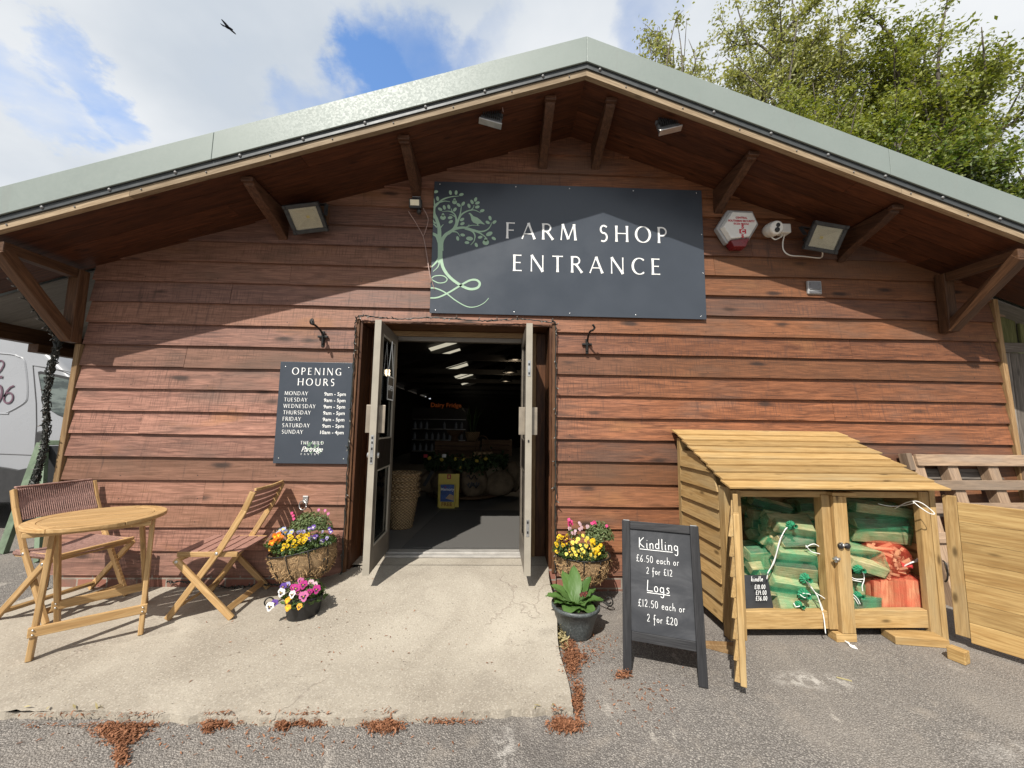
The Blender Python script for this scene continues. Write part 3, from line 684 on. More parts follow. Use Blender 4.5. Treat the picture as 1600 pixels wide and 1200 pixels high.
def door_leaf(hx, ang, s):
    """leaf hinged at x = hx on the frame, swung outwards; s = +1 when the shut leaf would run to +x"""
    w, h, t = .565, 1.862, .046; z0 = .228
    R = Matrix.Rotation(ang, 3, 'Z'); H = Vector((hx, .205, 0))
    def T(b):
        b.v = [tuple(R@Vector(p)+H) for p in b.v]; return b
    X = lambda u: s*u
    fr = MB()
    for a, c in ((.0, .075), (w-.080, w-.004)): fr.bx(X(a), X(c), -t/2, t/2, z0, z0+h)
    for a, c in ((z0, z0+.17), (z0+h-.085, z0+h), ): fr.bx(X(.076), X(w-.081), -t/2+.001, t/2-.001, a, c)
    d = T(fr).build('door', M_alu, shop, bevel=.003)
    e = MB(); e.bx(X(w-.003), X(w+.003), -t/2-.001, t/2+.001, z0-.002, z0+h+.002); T(e).build('door_edge', M_cream, d)
    m = MB(); m.bx(X(.076), X(w-.081), -t/2+.004, t/2-.004, z0+.73, z0+.955); T(m).build('mid_panel', M_darkpanel, d)
    gl = MB()
    for a, c in ((z0+.171, z0+.729), (z0+.956, z0+h-.086)): gl.bx(X(.076), X(w-.081), -.004, .004, a, c)
    T(gl).build('glass_pane', M_glass, d)
    bd = MB()
    for a, c in ((z0+.171, z0+.729), (z0+.956, z0+h-.086)):
        for yy in (-.016, .016):
            for u in (.082, w-.087): bd.bx(X(u-.006), X(u+.006), yy-.006, yy+.006, a, c)
            for z in (a+.006, c-.006): bd.bx(X(.088), X(w-.093), yy-.005, yy+.005, z-.006, z+.006)
    T(bd).build('glazing_bead', M_cream if s > 0 else M_alu, d)
    hp = MB()
    for yy in (-1, 1):
        hp.bx(X(w-.055), X(w-.049), yy*t/2, yy*(t/2+.048), 1.235, 1.445); hp.bx(X(w-.13), X(w-.045), yy*(t/2+.0005), yy*(t/2+.005), 1.235, 1.445)
    T(hp).build('push_plate', M_plate, d, bevel=.002)
    lk = MB(); lk.bx(X(w+.0032), X(w+.006), -.011, .011, 1.01 if s > 0 else 1.68, 1.22 if s > 0 else 1.80)
    if s > 0:
        for yy in (-1, 1): lk.ball((X(w-.04), yy*(t/2+.012), 1.07), (.014, .012, .022), 10, 6)
    else: lk.bx(X(w+.0032), X(w+.006), -.011, .011, .50, .62)
    T(lk).build('lock_plate', M_steel, d)
    kh = MB()
    for z in ((1.20, 1.165, 1.12, 1.05, 1.03) if s > 0 else (1.70, 1.77, .53, .60, 1.19)): kh.bx(X(w+.0055), X(w+.0068), -.006, .006, z-.009, z+.009)
    T(kh).build('keyhole', M_black, d)
    return T, d
TL_, doorL = door_leaf(-.945, radians(-88.2), 1)
TR_, doorR = door_leaf(.222, radians(90.5), -1)
# card hanging on cords inside the left leaf's upper glass
oc = thing('door_card', 'small dark card hanging on thin cords against the left door glass, seen from its back', 'sign', (-.915, -.02, 1.55))
b = MB(); b.bx(-.918, -.910, -.10, .08, 1.50, 1.70); b.build('card', M_black, oc)
b = MB(); b.bx(-.9095, -.9085, -.10, -.09, 1.50, 1.70); b.bx(-.9095, -.9085, .07, .08, 1.50, 1.70); b.bx(-.9095, -.9085, -.09, .07, 1.50, 1.51); b.bx(-.9095, -.9085, -.09, .07, 1.69, 1.70)
b.build('card_edge', M_letter, oc)
b = MB(); b.tube([(-.914, -.09, 1.70), (-.914, -.01, 2.0), (-.914, .07, 1.70)], .003, 5); b.build('cord', M_letter, oc)
text_mesh('OPEN', .062, M_letter, 'lettering', oc, (-.9088, -.085, 1.58), (0, 1, 0), (0, 0, 1))

# ---- interior of the barn
IZ = .2
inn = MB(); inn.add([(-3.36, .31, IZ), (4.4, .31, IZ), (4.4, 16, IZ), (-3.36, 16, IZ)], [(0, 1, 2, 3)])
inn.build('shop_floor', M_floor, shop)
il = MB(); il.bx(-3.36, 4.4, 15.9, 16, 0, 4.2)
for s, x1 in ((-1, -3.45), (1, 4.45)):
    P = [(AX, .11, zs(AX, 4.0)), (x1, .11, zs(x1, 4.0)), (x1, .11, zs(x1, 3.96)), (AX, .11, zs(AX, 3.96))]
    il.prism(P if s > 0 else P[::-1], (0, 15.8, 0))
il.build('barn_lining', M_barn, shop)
for k in range(7):
    y = 2.2+2.1*k; b = MB()
    b.beam((AX, y, 3.86), (-3.36, y, zs(-3.36, 3.86)), .09, .17); b.beam((AX, y, 3.86), (4.4, y, zs(4.4, 3.86)), .09, .17); b.beam((-3.36, y, 2.62), (4.4, y, 2.62), .07, .12)
    b.build('rafter', M_rafter, shop)
for k in range(4):
    y = 6.0+2.75*k
    for q in (0, .78):
        b = MB(); b.beam((-1.08, y+q+.27, zs(-1.08, 3.905)), (-1.72, y+q+.27, zs(-1.72, 3.905)), .50, .012); b.build('roof_light', M_skylight, shop)
# ------------------------------------------------------------------ lettering drawn as flared strokes
def arc(cx, cy, rx, ry, a0, a1, n=14): return [(cx+rx*cos(radians(a0+(a1-a0)*i/n)), cy+ry*sin(radians(a0+(a1-a0)*i/n))) for i in range(n+1)]
K, T_ = .125, .062
GL = {
 'F': (.56, [([(.1, 0), (.1, 1)], K), ([(.1, .965), (.53, .965)], T_), ([(.1, .52), (.47, .52)], T_)]),
 'A': (.80, [([(.03, 0), (.40, 1)], T_), ([(.40, 1.0), (.77, 0)], K), ([(.15, .32), (.65, .32)], T_)]),
 'R': (.70, [([(.1, 0), (.1, 1)], K), ([(.1, .965)]+arc(.30, .735, .235, .23, 90, -90)+[(.1, .505)], .085), ([(.33, .50), (.68, 0)], K)]),
 'M': (1.02, [([(.08, 0), (.17, 1)], T_), ([(.17, 1), (.51, .06)], K), ([(.51, .06), (.85, 1)], T_), ([(.85, 1), (.94, 0)], K)]),
 'S': (.58, [([(.49, .90)]+arc(.30, .745, .185, .235, 55, 265, 12)+arc(.27, .265, .215, .265, 85, -125, 12), .10)]),
 'H': (.84, [([(.1, 0), (.1, 1)], K), ([(.74, 0), (.74, 1)], K), ([(.1, .52), (.74, .52)], T_)]),
 'O': (.96, [(arc(.48, .5, .42, .49, 0, 360, 32), 'O')]),
 'P': (.60, [([(.1, 0), (.1, 1)], K), ([(.1, .965)]+arc(.28, .71, .26, .255, 90, -90)+[(.1, .455)], .085)]),
 'E': (.58, [([(.1, 0), (.1, 1)], K), ([(.1, .965), (.51, .965)], T_), ([(.1, .52), (.46, .52)], T_), ([(.1, .035), (.53, .035)], T_)]),
 'N': (.88, [([(.1, 0), (.1, 1)], T_), ([(.1, 1), (.77, .0)], K), ([(.77, 0), (.77, 1)], T_)]),
 'T': (.68, [([(.34, 0), (.34, 1)], K), ([(.03, .965), (.65, .965)], T_)]),
 'C': (.74, [(arc(.46, .5, .40, .49, 48, 312, 22), 'O')]),
 'G': (.84, [(arc(.46, .5, .40, .49, 48, 300, 22), 'O'), ([(.73, .02), (.73, .42)], K), ([(.52, .42), (.73, .42)], T_)]),
 'I': (.22, [([(.11, 0), (.11, 1)], K)]),
 'U': (.80, [([(.1, 1), (.1, .33)]+arc(.39, .30, .29, .29, 180, 360, 12)+[(.68, 1)], .10)]),
 'D': (.86, [([(.1, 0), (.1, 1)], K), ([(.1, .965), (.30, .965)]+arc(.32, .5, .44, .465, 88, -88, 16)+[(.1, .035)], .09)]),
 'Y': (.72, [([(.02, 1), (.36, .46)], K), ([(.70, 1), (.36, .46)], T_), ([(.36, .46), (.36, 0)], K)]),
 'W': (1.08, [([(.02, 1), (.28, 0)], K), ([(.28, 0), (.54, 1)], T_), ([(.54, 1), (.80, 0)], K), ([(.80, 0), (1.06, 1)], T_)]),
 'L': (.55, [([(.1, 0), (.1, 1)], K), ([(.1, .035), (.52, .035)], T_)]),
 ' ': (.55, []),
 '2': (.60, [([(.06, .80)]+arc(.29, .76, .22, .23, 165, -20, 12)+[(.40, .45), (.05, .04)], .085), ([(.05, .04), (.56, .04)], K)]),
 '0': (.66, [(arc(.33, .5, .27, .49, 0, 360, 28), 'O')]),
 '6': (.64, [([(.54, .96), (.34, .86), (.17, .64), (.08, .38)]+arc(.32, .29, .25, .28, 170, 530, 20), .085)]),
}
def ribbon2d(pts, wid, flare=True, seg=1):
    P = [Vector((*p, 0)) for p in pts]; n = len(P); closed = (P[0]-P[-1]).length < 1e-4
    if len(P) == 2 and flare:
        a, c = P; d = c-a; P = [a, a+d*.10, a+d*.25, a+d*.75, a+d*.9, c]; n = 6; fl = [1.35, 1.08, .95, .95, 1.08, 1.35]
    else: fl = [1.0]*n
    L = []; R = []
    for i, p in enumerate(P):
        d = (P[min(i+1, n-1)]-P[max(i-1, 0)]) if not closed else (P[(i+1) % (n-1)]-P[(i-1) % (n-1)])
        d.normalize(); nn = Vector((-d.y, d.x, 0))
        w = wid if not isinstance(wid, str) else .05+.085*abs(d.y)**1.3
        if isinstance(wid, (list, tuple)): w = wid[min(i, len(wid)-1)]
        L.append(p+nn*w*fl[i]/2); R.append(p-nn*w*fl[i]/2)
    return L, R
def strokes_to(b, strokes, org, X, Z, N, size, thick=.0016, mat=0, flare=True, lift=0.0):
    for q, (pts, wid) in enumerate(strokes):
        L, R = ribbon2d(pts, wid, flare); n = len(L); o = Vector(org); up = N*(lift+thick+q*.00025); lo = N*lift
        tr = lambda p: o+X*(p.x*size)+Z*(p.y*size)
        vs = [tr(p)+up for p in L]+[tr(p)+up for p in R]+[tr(p)+lo for p in L]+[tr(p)+lo for p in R]
        fs = []
        for i in range(n-1): fs += [(i, n+i, n+i+1, i+1), (i, i+1, 2*n+i+1, 2*n+i), (n+i, 3*n+i, 3*n+i+1, n+i+1)]
        b.add(vs, fs, tint=.5, mat=mat)
def word(b, txt, org, X, Z, N, size, track=.16, width=None, **k):
    adv = [GL[c][0] for c in txt]; tot = sum(adv)+track*(len(txt)-1)
    if width: track += (width/size-tot)/(len(txt)-1)
    x = 0
    for c, a in zip(txt, adv):
        strokes_to(b, GL[c][1], Vector(org)+X*(x*size), X, Z, N, size, **k); x += a+track
VX, VZ, VN = Vector((1, 0, 0)), Vector((0, 0, 1)), Vector((0, -1, 0))
def panel(name, par, c, w, h, y, mat):           # sign panel, front face at y
    b = MB(); b.bx(c[0]-w/2, c[0]+w/2, y, y+.006, c[1]-h/2, c[1]+h/2); return b.build(name, mat, par, bevel=.001)
# ---- entrance sign
YS = -.040
p0 = atY(680, 283, YS); p1 = atY(1098, 298, YS); p2 = atY(1102, 498, YS); p3 = atY(670, 490, YS)
sx0, sx1 = (p0.x+p3.x)/2, (p1.x+p2.x)/2; sz1, sz0 = (p0.z+p1.z)/2, (p2.z+p3.z)/2
es = thing('entrance_sign', 'large slate grey farm shop entrance board with half a green tree, above the doors', 'sign', ((sx0+sx1)/2, YS, sz0))
panel('panel', es, ((sx0+sx1)/2, (sz0+sz1)/2), sx1-sx0, sz1-sz0, YS, M_sign)
def screw(par, x, y, z, r): b = MB(); b.ball((x, y, z), (r, r*.5, r), 8, 4); b.build('screw', M_screw, par, smooth=True)
for u in (.02, .30, .5, .74, .98):
    for z in (sz0+.025, sz1-.025): screw(es, sx0+(sx1-sx0)*u, YS-.001, z, .006)
for z in (.35, .65): screw(es, sx1-.015, YS-.001, sz0+(sz1-sz0)*z, .006)
b = MB(); F0 = atY(790, 371.5, YS); F1 = atY(1046, 380, YS); Ft = atY(792, 346, YS); cap = (Ft.z-F0.z)*.985
zf = (F0.z+F1.z)/2-.004
word(b, 'FARM SHOP', (F0.x, YS-.0005, zf), VX, VZ, VN, cap, width=F1.x-F0.x-.02)
E0 = atY(803, 423, YS); E1 = atY(1033, 429.5, YS)
word(b, 'ENTRANCE', (E0.x-.012, YS-.0005, (E0.z+E1.z)/2-.002), VX, VZ, VN, cap, width=E1.x-E0.x+.01)
b.build('lettering', M_letter, es)
# the green tree: strokes traced as curves on the panel (coordinates: detail picture 800 x 1200 of the sign's left end)
def tp(x, y): p = atY(660+x/5.714, 280+y/5.714, YS-.001); return (max(p.x, sx0+.002), p.z)
def curve(b, pts, w0, w1, lift=.0006, n=8, mid=None):
    P = [Vector((*tp(*p), 0)) for p in pts]; P = catmull(P, n); m = len(P)
    W_ = [(w0+(w1-w0)*i/(m-1))/5.714*.0046 for i in range(m)]
    L, R = ribbon2d([(p.x, p.y) for p in P], W_, False)
    up = lambda q: (max(q.x, sx0+.001), YS-lift, q.y)
    b.add([up(p) for p in L]+[up(p) for p in R], [(i, m+i, m+i+1, i+1) for i in range(m-1)], tint=.5)
lift = [.0006]
def cv(pts, w0, w1, n=8): lift[0] += .00006; curve(tree, pts, w0, w1, lift[0], n)
tree = MB()
cv([(158, 745), (158, 620), (152, 520), (150, 440), (128, 360), (104, 300), (112, 240), (150, 205)], 52, 20)
cv([(112, 245), (175, 185), (250, 158), (330, 150)], 24, 5); cv([(150, 208), (200, 195), (248, 202)], 16, 4); cv([(112, 250), (108, 215), (90, 170)], 20, 5)
cv([(150, 460), (165, 430), (188, 402)], 20, 5); cv([(112, 350), (92, 320), (80, 300)], 26, 8); cv([(120, 395), (100, 380), (76, 362)], 22, 8); cv([(130, 430), (105, 405), (78, 398)], 18, 6); cv([(150, 560), (130, 510), (100, 490), (74, 488)], 40, 26)
cv([(168, 640), (172, 560), (205, 500), (262, 460), (300, 420), (318, 370), (345, 320), (400, 285), (460, 275), (520, 300)], 46, 5)
cv([(270, 460), (300, 400), (300, 345), (280, 305), (235, 285), (175, 290)], 28, 4); cv([(320, 365), (340, 300), (348, 235)], 20, 5); cv([(290, 335), (262, 318), (238, 320)], 12, 4); cv([(272, 300), (262, 280), (258, 262)], 12, 5); cv([(430, 280), (452, 258), (462, 230)], 14, 4)
cv([(230, 485), (290, 445), (370, 432), (440, 450), (520, 468), (580, 450), (612, 410), (614, 385)], 34, 5); cv([(380, 432), (440, 412), (510, 415)], 12, 4); cv([(400, 425), (412, 412), (418, 402)], 8, 3)
cv([(380, 440), (440, 462), (468, 500), (462, 550), (430, 588)], 24, 5); cv([(440, 455), (510, 480), (560, 515), (574, 535)], 20, 6); cv([(270, 468), (310, 475), (338, 515)], 16, 4)
cv([(165, 700), (185, 790), (240, 870), (330, 940), (420, 980), (490, 970), (512, 930), (480, 900), (420, 905), (330, 955), (230, 1015), (140, 1055), (40, 1060)], 34, 15, 10)
cv([(150, 700), (120, 745), (70, 785)], 24, 14); cv([(156, 720), (140, 780), (95, 825)], 16, 6)
cv([(60, 890), (110, 865), (180, 862), (220, 890), (200, 920), (140, 925), (60, 892)], 11, 11); cv([(45, 970), (120, 975), (200, 1010), (300, 1085), (400, 1138), (480, 1138), (550, 1105), (592, 1062)], 16, 6, 10)
tree.build('tree_emblem', M_mint, es)
lv = MB()
def oval(x, y, rx, ry, a=0):
    P = []
    for i in range(14):
        t = 2*pi*i/14; ex = rx*cos(t); ey = ry*sin(t); P.append((x+ex*cos(radians(a))-ey*sin(radians(a)), y+ex*sin(radians(a))+ey*cos(radians(a))))
    Q = [tp(*p) for p in P]; lv.add([(max(q[0], sx0+.001), YS-.0013, q[1]) for q in Q], [tuple(range(14))], tint=.5)
for x, y, a in ((120, 112, 170), (136, 174, 80), (250, 120, 78), (301, 120, 95), (348, 137, 165), (443, 203, 60), (475, 181, 110), (492, 212, 160), (416, 238, 70), (490, 248, 165), (534, 281, 160), (323, 230, 40), (364, 219, 125), (158, 268, 30), (195, 252, 75), (236, 247, 75), (290, 271, 130), (248, 343, 170), (253, 380, 150), (354, 360, 150), (357, 397, 155), (604, 347, 70), (583, 386, 30), (643, 383, 145), (597, 488, 155), (637, 529, 30), (516, 518, 165), (421, 530, 5), (398, 566, 5), (360, 498, 10), (315, 529, 75), (481, 587, 65)): oval(x, y, 21 if (x, y) not in ((597, 488), (421, 530)) else 31, 13 if (x, y) not in ((597, 488), (421, 530)) else 18, a)
def pear(x, y, r):
    oval(x, y+4, r, r*.86); oval(x, y-r*.75, r*.5, r*.62)
pear(287, 200, 22); pear(184, 338, 25); pear(566, 560, 29)
lv.build('tree_leaves', M_mint, es)
bd = MB(); B_ = [(410, 306), (425, 300), (440, 312), (455, 330), (490, 343), (515, 362), (535, 382), (560, 405), (540, 402), (520, 395), (500, 400), (498, 412), (488, 412), (486, 400), (455, 388), (438, 365), (432, 335), (424, 315)]
Q = [tp(*p) for p in B_]; bd.add([(q[0], YS-.0016, q[1]) for q in Q], [tuple(range(len(Q)))], tint=.5); bd.build('bird_emblem', M_mint, es)

# ---- opening hours board
YH = -.038
q0 = atY(437, 565, YH); q1 = atY(553, 567, YH); q2 = atY(545, 724, YH); q3 = atY(428, 725, YH)
hx0, hx1, hz1, hz0 = (q0.x+q3.x)/2, (q1.x+q2.x)/2, (q0.z+q1.z)/2, (q2.z+q3.z)/2; HW, HH = hx1-hx0, hz1-hz0
oh = thing('opening_hours_sign', 'upright slate grey opening hours board with white lettering, left of the doorway', 'sign', ((hx0+hx1)/2, YH, hz0))
panel('panel', oh, ((hx0+hx1)/2, (hz0+hz1)/2), HW, HH, YH, M_sign)
for u in (.07, .93):
    for v in (.05, .95): screw(oh, hx0+HW*u, YH-.001, hz0+HH*v, .005)
b = MB(); HP = lambda u, v: (hx0+HW*u, YH-.0005, hz0+HH*v)
word(b, 'OPENING', HP(.165, .872), VX, VZ, VN, .058, width=HW*.67, thick=.001)
word(b, 'HOURS', HP(.25, .765), VX, VZ, VN, .058, width=HW*.50, thick=.001)
days = ['MONDAY', 'TUESDAY', 'WEDNESDAY', 'THURSDAY', 'FRIDAY', 'SATURDAY', 'SUNDAY']
for i, d in enumerate(days):
    z = .667-.0632*i
    word(b, d, HP(.085, z), VX, VZ, VN, .0305, track=.19, thick=.001)
b.build('lettering', M_letter, oh)
for i, d in enumerate(days):
    z = .667-.0632*i
    text_mesh('9am - 5pm' if i < 6 else '10am - 4pm', .041, M_letter, 'hours_lettering', oh, HP(.915, z), VX, VZ, 'RIGHT', bold=.0003)
b = MB(); word(b, 'THE WILD', HP(.345, .186), VX, VZ, VN, .026, width=HW*.31, thick=.001); word(b, 'PANTRY', HP(.36, .083), VX, VZ, VN, .014, width=HW*.24, thick=.001); b.build('logo_lettering', M_letter, oh)
text_mesh('Partridge', .060, M_letter, 'logo_script', oh, HP(.5, .115), VX, VZ, 'CENTER', shear=.35, space=.80, bold=-.0004)
b = MB()
for k in range(26):
    a = random.uniform(0, 2*pi); u = .5+.13*random.uniform(-1, 1); v = .155+.05*random.uniform(-1, 1); p = Vector(HP(u, v)); d = Vector((cos(a), 0, sin(a))); n_ = Vector((-sin(a), 0, cos(a)))
    b.add([p-d*.014+VN*.0001, p+n_*.005+VN*.0001, p+d*.014+VN*.0001, p-n_*.005+VN*.0001], [(0, 1, 2, 3)])
b.build('leaf_emblem', M_mint2, oh)
# ------------------------------------------------------------------ lamps and boxes on the gable
def floodlight(name, label, c, rot, w, h, back, block=None):
    R = Euler(rot, 'XYZ').to_matrix(); c = Vector(c)
    t = thing(name, label, 'floodlight', back, group='floodlights on the gable')
    T = lambda p: R@Vector(p)+c
    b = MB()
    for a, d in (((0, 0, h/2-.015), (w, .03, .03)), ((0, 0, -h/2+.015), (w, .03, .03)), ((-w/2+.015, 0, 0), (.03, .03, h-.06)), ((w/2-.015, 0, 0), (.03, .03, h-.06))): b.box(T(a), d, R)
    for sx_ in (-1, 1):
        for sz_ in (-1, 1): b.box(T((sx_*(w/2-.012), -.004, sz_*(h/2-.012))), (.026, .034, .026), R)
    b.build('bezel', M_lightbody, t, bevel=.004)
    b = MB(); vs = [T((x, .016, z)) for x, z in ((-w/2, -h/2), (w/2, -h/2), (w/2, h/2), (-w/2, h/2))]+[T((x, .075, z)) for x, z in ((-w*.36, -h*.36), (w*.36, -h*.36), (w*.36, h*.36), (-w*.36, h*.36))]
    b.add(vs, [(7, 6, 5, 4), (0, 4, 5, 1), (1, 5, 6, 2), (2, 6, 7, 3), (3, 7, 4, 0)])
    for k in range(7): b.box(T((-w*.3+w*.1*k, .09, 0)), (.006, .03, h*.66), R)
    b.build('casing', M_lightbody, t, bevel=.003)
    b = MB(); iw, ih = w/2-.031, h/2-.031; mw, mh = iw*.82, ih*.80
    vs = [T((x, .004, z)) for x, z in ((-iw, -ih), (iw, -ih), (iw, ih), (-iw, ih))]+[T((x, .006, z)) for x, z in ((-mw, -mh), (mw, -mh), (mw, mh), (-mw, mh))]+[T((x, .052, z)) for x, z in ((-.016, -.012), (.016, -.012), (.016, .012), (-.016, .012))]
    b.add(vs, [(i, (i+1) % 4, 4+(i+1) % 4, 4+i) for i in range(4)]+[(4+i, 4+(i+1) % 4, 8+(i+1) % 4, 8+i) for i in range(4)]+[(8, 9, 10, 11)]); b.build('reflector', M_reflector, t)
    b = MB(); b.box(T((0, .048, 0)), (.026, .006, .02), R); b.build('led_chip', M_led, t)
    b = MB(); b.box(T((0, -.004, 0)), (2*iw, .003, 2*ih), R); b.build('lens_glass', M_lensglass, t)
    b = MB(); bk = Vector(back)
    for s in (-1, 1): b.beam(T((s*(w/2+.008), .03, 0)), T((s*(w/2+.008), .14, .06)), .03, .005)
    b.beam(T((-w/2-.01, .14, .06)), T((w/2+.01, .14, .06)), .03, .005); b.beam(T((0, .14, .06)), bk, .04, .04); b.build('mounting_bracket', M_lightbody, t)
    if block: b = MB(); b.box(*block); b.build('mounting_block', M_gallows, t, bevel=.004)
    return t
floodlight('floodlight', 'large square black floodlight with reflector coloured as if ground-lit, left of the green tree board', (-1.622, -.174, 2.987), (.78, -.137, -.037), .29, .23, (-1.60, -.03, 3.06), ((-1.585, -.035, 3.10), (.16, .05, .16)))
floodlight('floodlight', 'large square black floodlight beside the white camera and alarm box', (2.755, -.224, 2.932), (.494, .153, -.018), .29, .23, (2.74, -.03, 2.99))
def eaves_lamp(label, px, Y, rot):
    c = atY(px[0], px[1], Y); R = Euler(rot).to_matrix(); T = lambda p: R@Vector(p)+c
    t = thing('floodlight', label, 'floodlight', c, group='small floodlights under the eaves')
    b = MB(); b.box(T((0, 0, 0)), (.165, .028, .115), R); b.build('casing', M_greybody, t, bevel=.004)
    b = MB()
    for k in range(9): b.box(T((-.064+.016*k, -.028, .012)), (.005, .028, .075), R)
    b.build('cooling_fins', M_lightbody, t)
    b = MB(); b.box(T((0, .0155, 0)), (.14, .002, .09), R); b.build('lens_glass', M_reflector, t)
    b = MB(); b.box(T((0, -.004, -.066)), (.178, .05, .014), R); b.build('bezel', M_steel, t, bevel=.003)
    b = MB(); top = Vector((c.x, c.y-.02, zs(c.x)))
    for s in (-1, 1): b.beam(T((s*.09, -.01, .01)), top+Vector((s*.07, 0, 0)), .02, .004, up=(1, 0, 0))
    b.build('mounting_bracket', M_lightbody, t)
    b = MB(); b.tube(catmull([T((.03, -.04, .05)), T((.05, -.07, .09)), top+Vector((.09, -.02, -.004))], 6), .004, 5); b.build('cable', M_wirebrown, t)
eaves_lamp('small ribbed floodlight under the eaves, nearer the lamp on the left of the ridge', (768, 184), -.50, (-.22, .16, .12))
eaves_lamp('small ribbed floodlight under the eaves, right of the ridge and above the word SHOP', (1043, 195), -.50, (-.22, -.22, -.10))
# little black lamp with sensor beside the sign and its loose cables
c = atY(650, 322, -.06); t = thing('floodlight', 'tiny black floodlight with sensor hanging at the left edge of the entrance board', 'floodlight', (c.x, -.03, c.z), group='small floodlights under the eaves')
b = MB(); b.box((c.x, -.075, c.z+.012), (.105, .05, .075), (.35, 0, 0)); b.box((c.x, -.055, c.z+.065), (.07, .03, .03)); b.build('casing', M_lightbody, t, bevel=.005)
b = MB(); b.box((c.x-.003, -.1015, c.z+.008), (.076, .004, .046), (.35, 0, 0)); b.build('lens_glass', M_reflector, t)
b = MB(); b.box((c.x, -.05, c.z+.085), (.072, .018, .008)); b.build('handle', M_steel, t)
b = MB(); b.ball((c.x+.03, -.07, c.z-.055), (.022, .022, .026), 10, 6); b.build('sensor', M_black, t, smooth=True)
b = MB()
b.tube(catmull([atY(638, 330, -.06), atY(652, 352, -.03), atY(662, 372, -.03), atY(666, 394, -.03), atY(670, 420, -.045), atY(675, 440, -.05), atY(679, 452, -.045)], 6), .0035, 5)
b.tube(catmull([atY(661, 325, -.06), atY(669, 342, -.04), atY(665, 360, -.03), atY(662, 368, -.03)], 6), .0035, 5)
b.tube(catmull([atY(661, 368, -.028), atY(667, 398, -.03), atY(671, 425, -.05), atY(673, 440, -.05)], 6), .0035, 5)
b.build('cable', M_wirebrown, t)
# alarm bell box
hexp = [(1143, 329.5), (1177, 331), (1185, 349), (1172, 371), (1166, 384), (1146, 384), (1141, 375), (1127.5, 354)]
YA = -.105; HA = [atY(x, y, YA) for x, y in hexp]; ca = sum(HA, Vector())/len(HA)
t = thing('alarm_box', 'white hexagonal alarm bell box with red lettering and dark red base', 'alarm', (ca.x, -.03, HA[4].z))
def hexloft(P, y0, y1, s1, name, mat):
    b = MB(); cc = sum(P, Vector())/len(P); n = len(P); A = [Vector((p.x, y0, p.z)) for p in P]; B2 = [Vector((cc.x+(p.x-cc.x)*s1, y1, cc.z+(p.z-cc.z)*s1)) for p in P]
    b.add(A+B2, [tuple(range(n)), tuple(range(2*n-1, n-1, -1))]+[(i, n+i, n+(i+1) % n, (i+1) % n) for i in range(n)]); return b.build(name, mat, t, bevel=.006)
big = [ca+(p-ca)*1.0 for p in HA]
top = [big[i] for i in (0, 1, 2, 3, 6, 7)]; low = [big[i] for i in (3, 4, 5, 6)]
hexloft([ca+(p-ca)*1.16 for p in top], -.022, -.07, 1.0, 'back_case', M_greyplastic)
hexloft([Vector((p.x, 0, p.z)) for p in top], -.0705, -.112, .90, 'front_cover', M_white)
lowp = [Vector((low[0].x+.005, 0, low[0].z)), Vector((low[1].x, 0, low[1].z-.012)), Vector((low[2].x, 0, low[2].z-.012)), Vector((low[3].x-.005, 0, low[3].z))]
hexloft(lowp, -.03, -.108, .92, 'strobe_lens', M_redlens)
for (s_, sz_), py in zip((('CENTRAL', .024), ('SOUTHERN SECURITY', .024), ('01256 863761', .024)), (341.5, 346.5, 351)):
    p = atY(1158.5, py, -.1135); text_mesh(s_, sz_, M_redprint, 'lettering', t, p, VX, VZ, 'CENTER', bold=.0006)
for i, s_ in enumerate('SCS'):
    p = atY(1160.5, (357, 364.5, 371.5)[i], -.1135); text_mesh(s_, .046, M_redprint if i != 1 else M_white, 'logo', t, (p.x, -.1150 if i == 1 else -.1135, p.z), VX, VZ, 'CENTER', bold=.002)
q = atY(1160.5, 361.5, -.113); b = MB(); b.bx(q.x-.030, q.x+.030, -.1138, -.1125, q.z-.020, q.z+.020); b.build('logo_block', M_redprint, t)
# camera with its cable box
c = atY(1208, 358, -.09); t = thing('security_camera', 'small white turret security camera with junction box and cable, right of the alarm box', 'camera', (c.x, -.03, c.z-.06))
ax = Vector((-.02, -.95, -.22)).normalized(); R = ax.to_track_quat('Z', 'X').to_matrix()
b = MB(); b.lathe([(.001, -.085), (.05, -.085), (.062, -.05), (.064, .0), (.060, .045), (.052, .058), (.001, .058)], c, 24, R); b.build('housing', M_white, t, bevel=.006)
b = MB()
for s in (-1, 1): b.lathe([(.001, .0), (.022, .0), (.018, .008), (.001, .006)], c+R@Vector((0, 0, .057))+Vector((s*.003, 0, s*.021)), 16, R)
b.build('lens', M_black, t, smooth=True)
j = atY(1224, 359.5, -.06); b = MB(); b.bx(j.x-.043, j.x+.043, -.10, -.024, j.z-.042, j.z+.042); b.build('junction_box', M_white, t, bevel=.008)
b = MB(); b.tube(catmull([c+Vector((.0, .03, -.055)), c+Vector((.03, .02, -.085)), j+Vector((-.02, 0, -.06)), j+Vector((-.015, .0, -.04))], 6), .006, 6)
b.tube(catmull([j+Vector((.01, 0, -.04)), atY(1223, 380, -.03), atY(1225, 392, -.03), atY(1235, 399, -.03), atY(1255, 400.5, -.03), atY(1280, 403, -.04), atY(1285, 399, -.10), atY(1285, 392, -.17)], 6), .0055, 6); b.build('cable', M_white, t)
c = atY(1270.5, 450, -.025); t = thing('wall_plate', 'small grey square sensor plate screwed to the boards below the right floodlight', 'sensor', (c.x, -.02, c.z-.06))
b = MB(); b.bx(c.x-.064, c.x+.064, -.046, -.020, c.z-.062, c.z+.060); b.build('plate', M_greyplastic, t, bevel=.008)
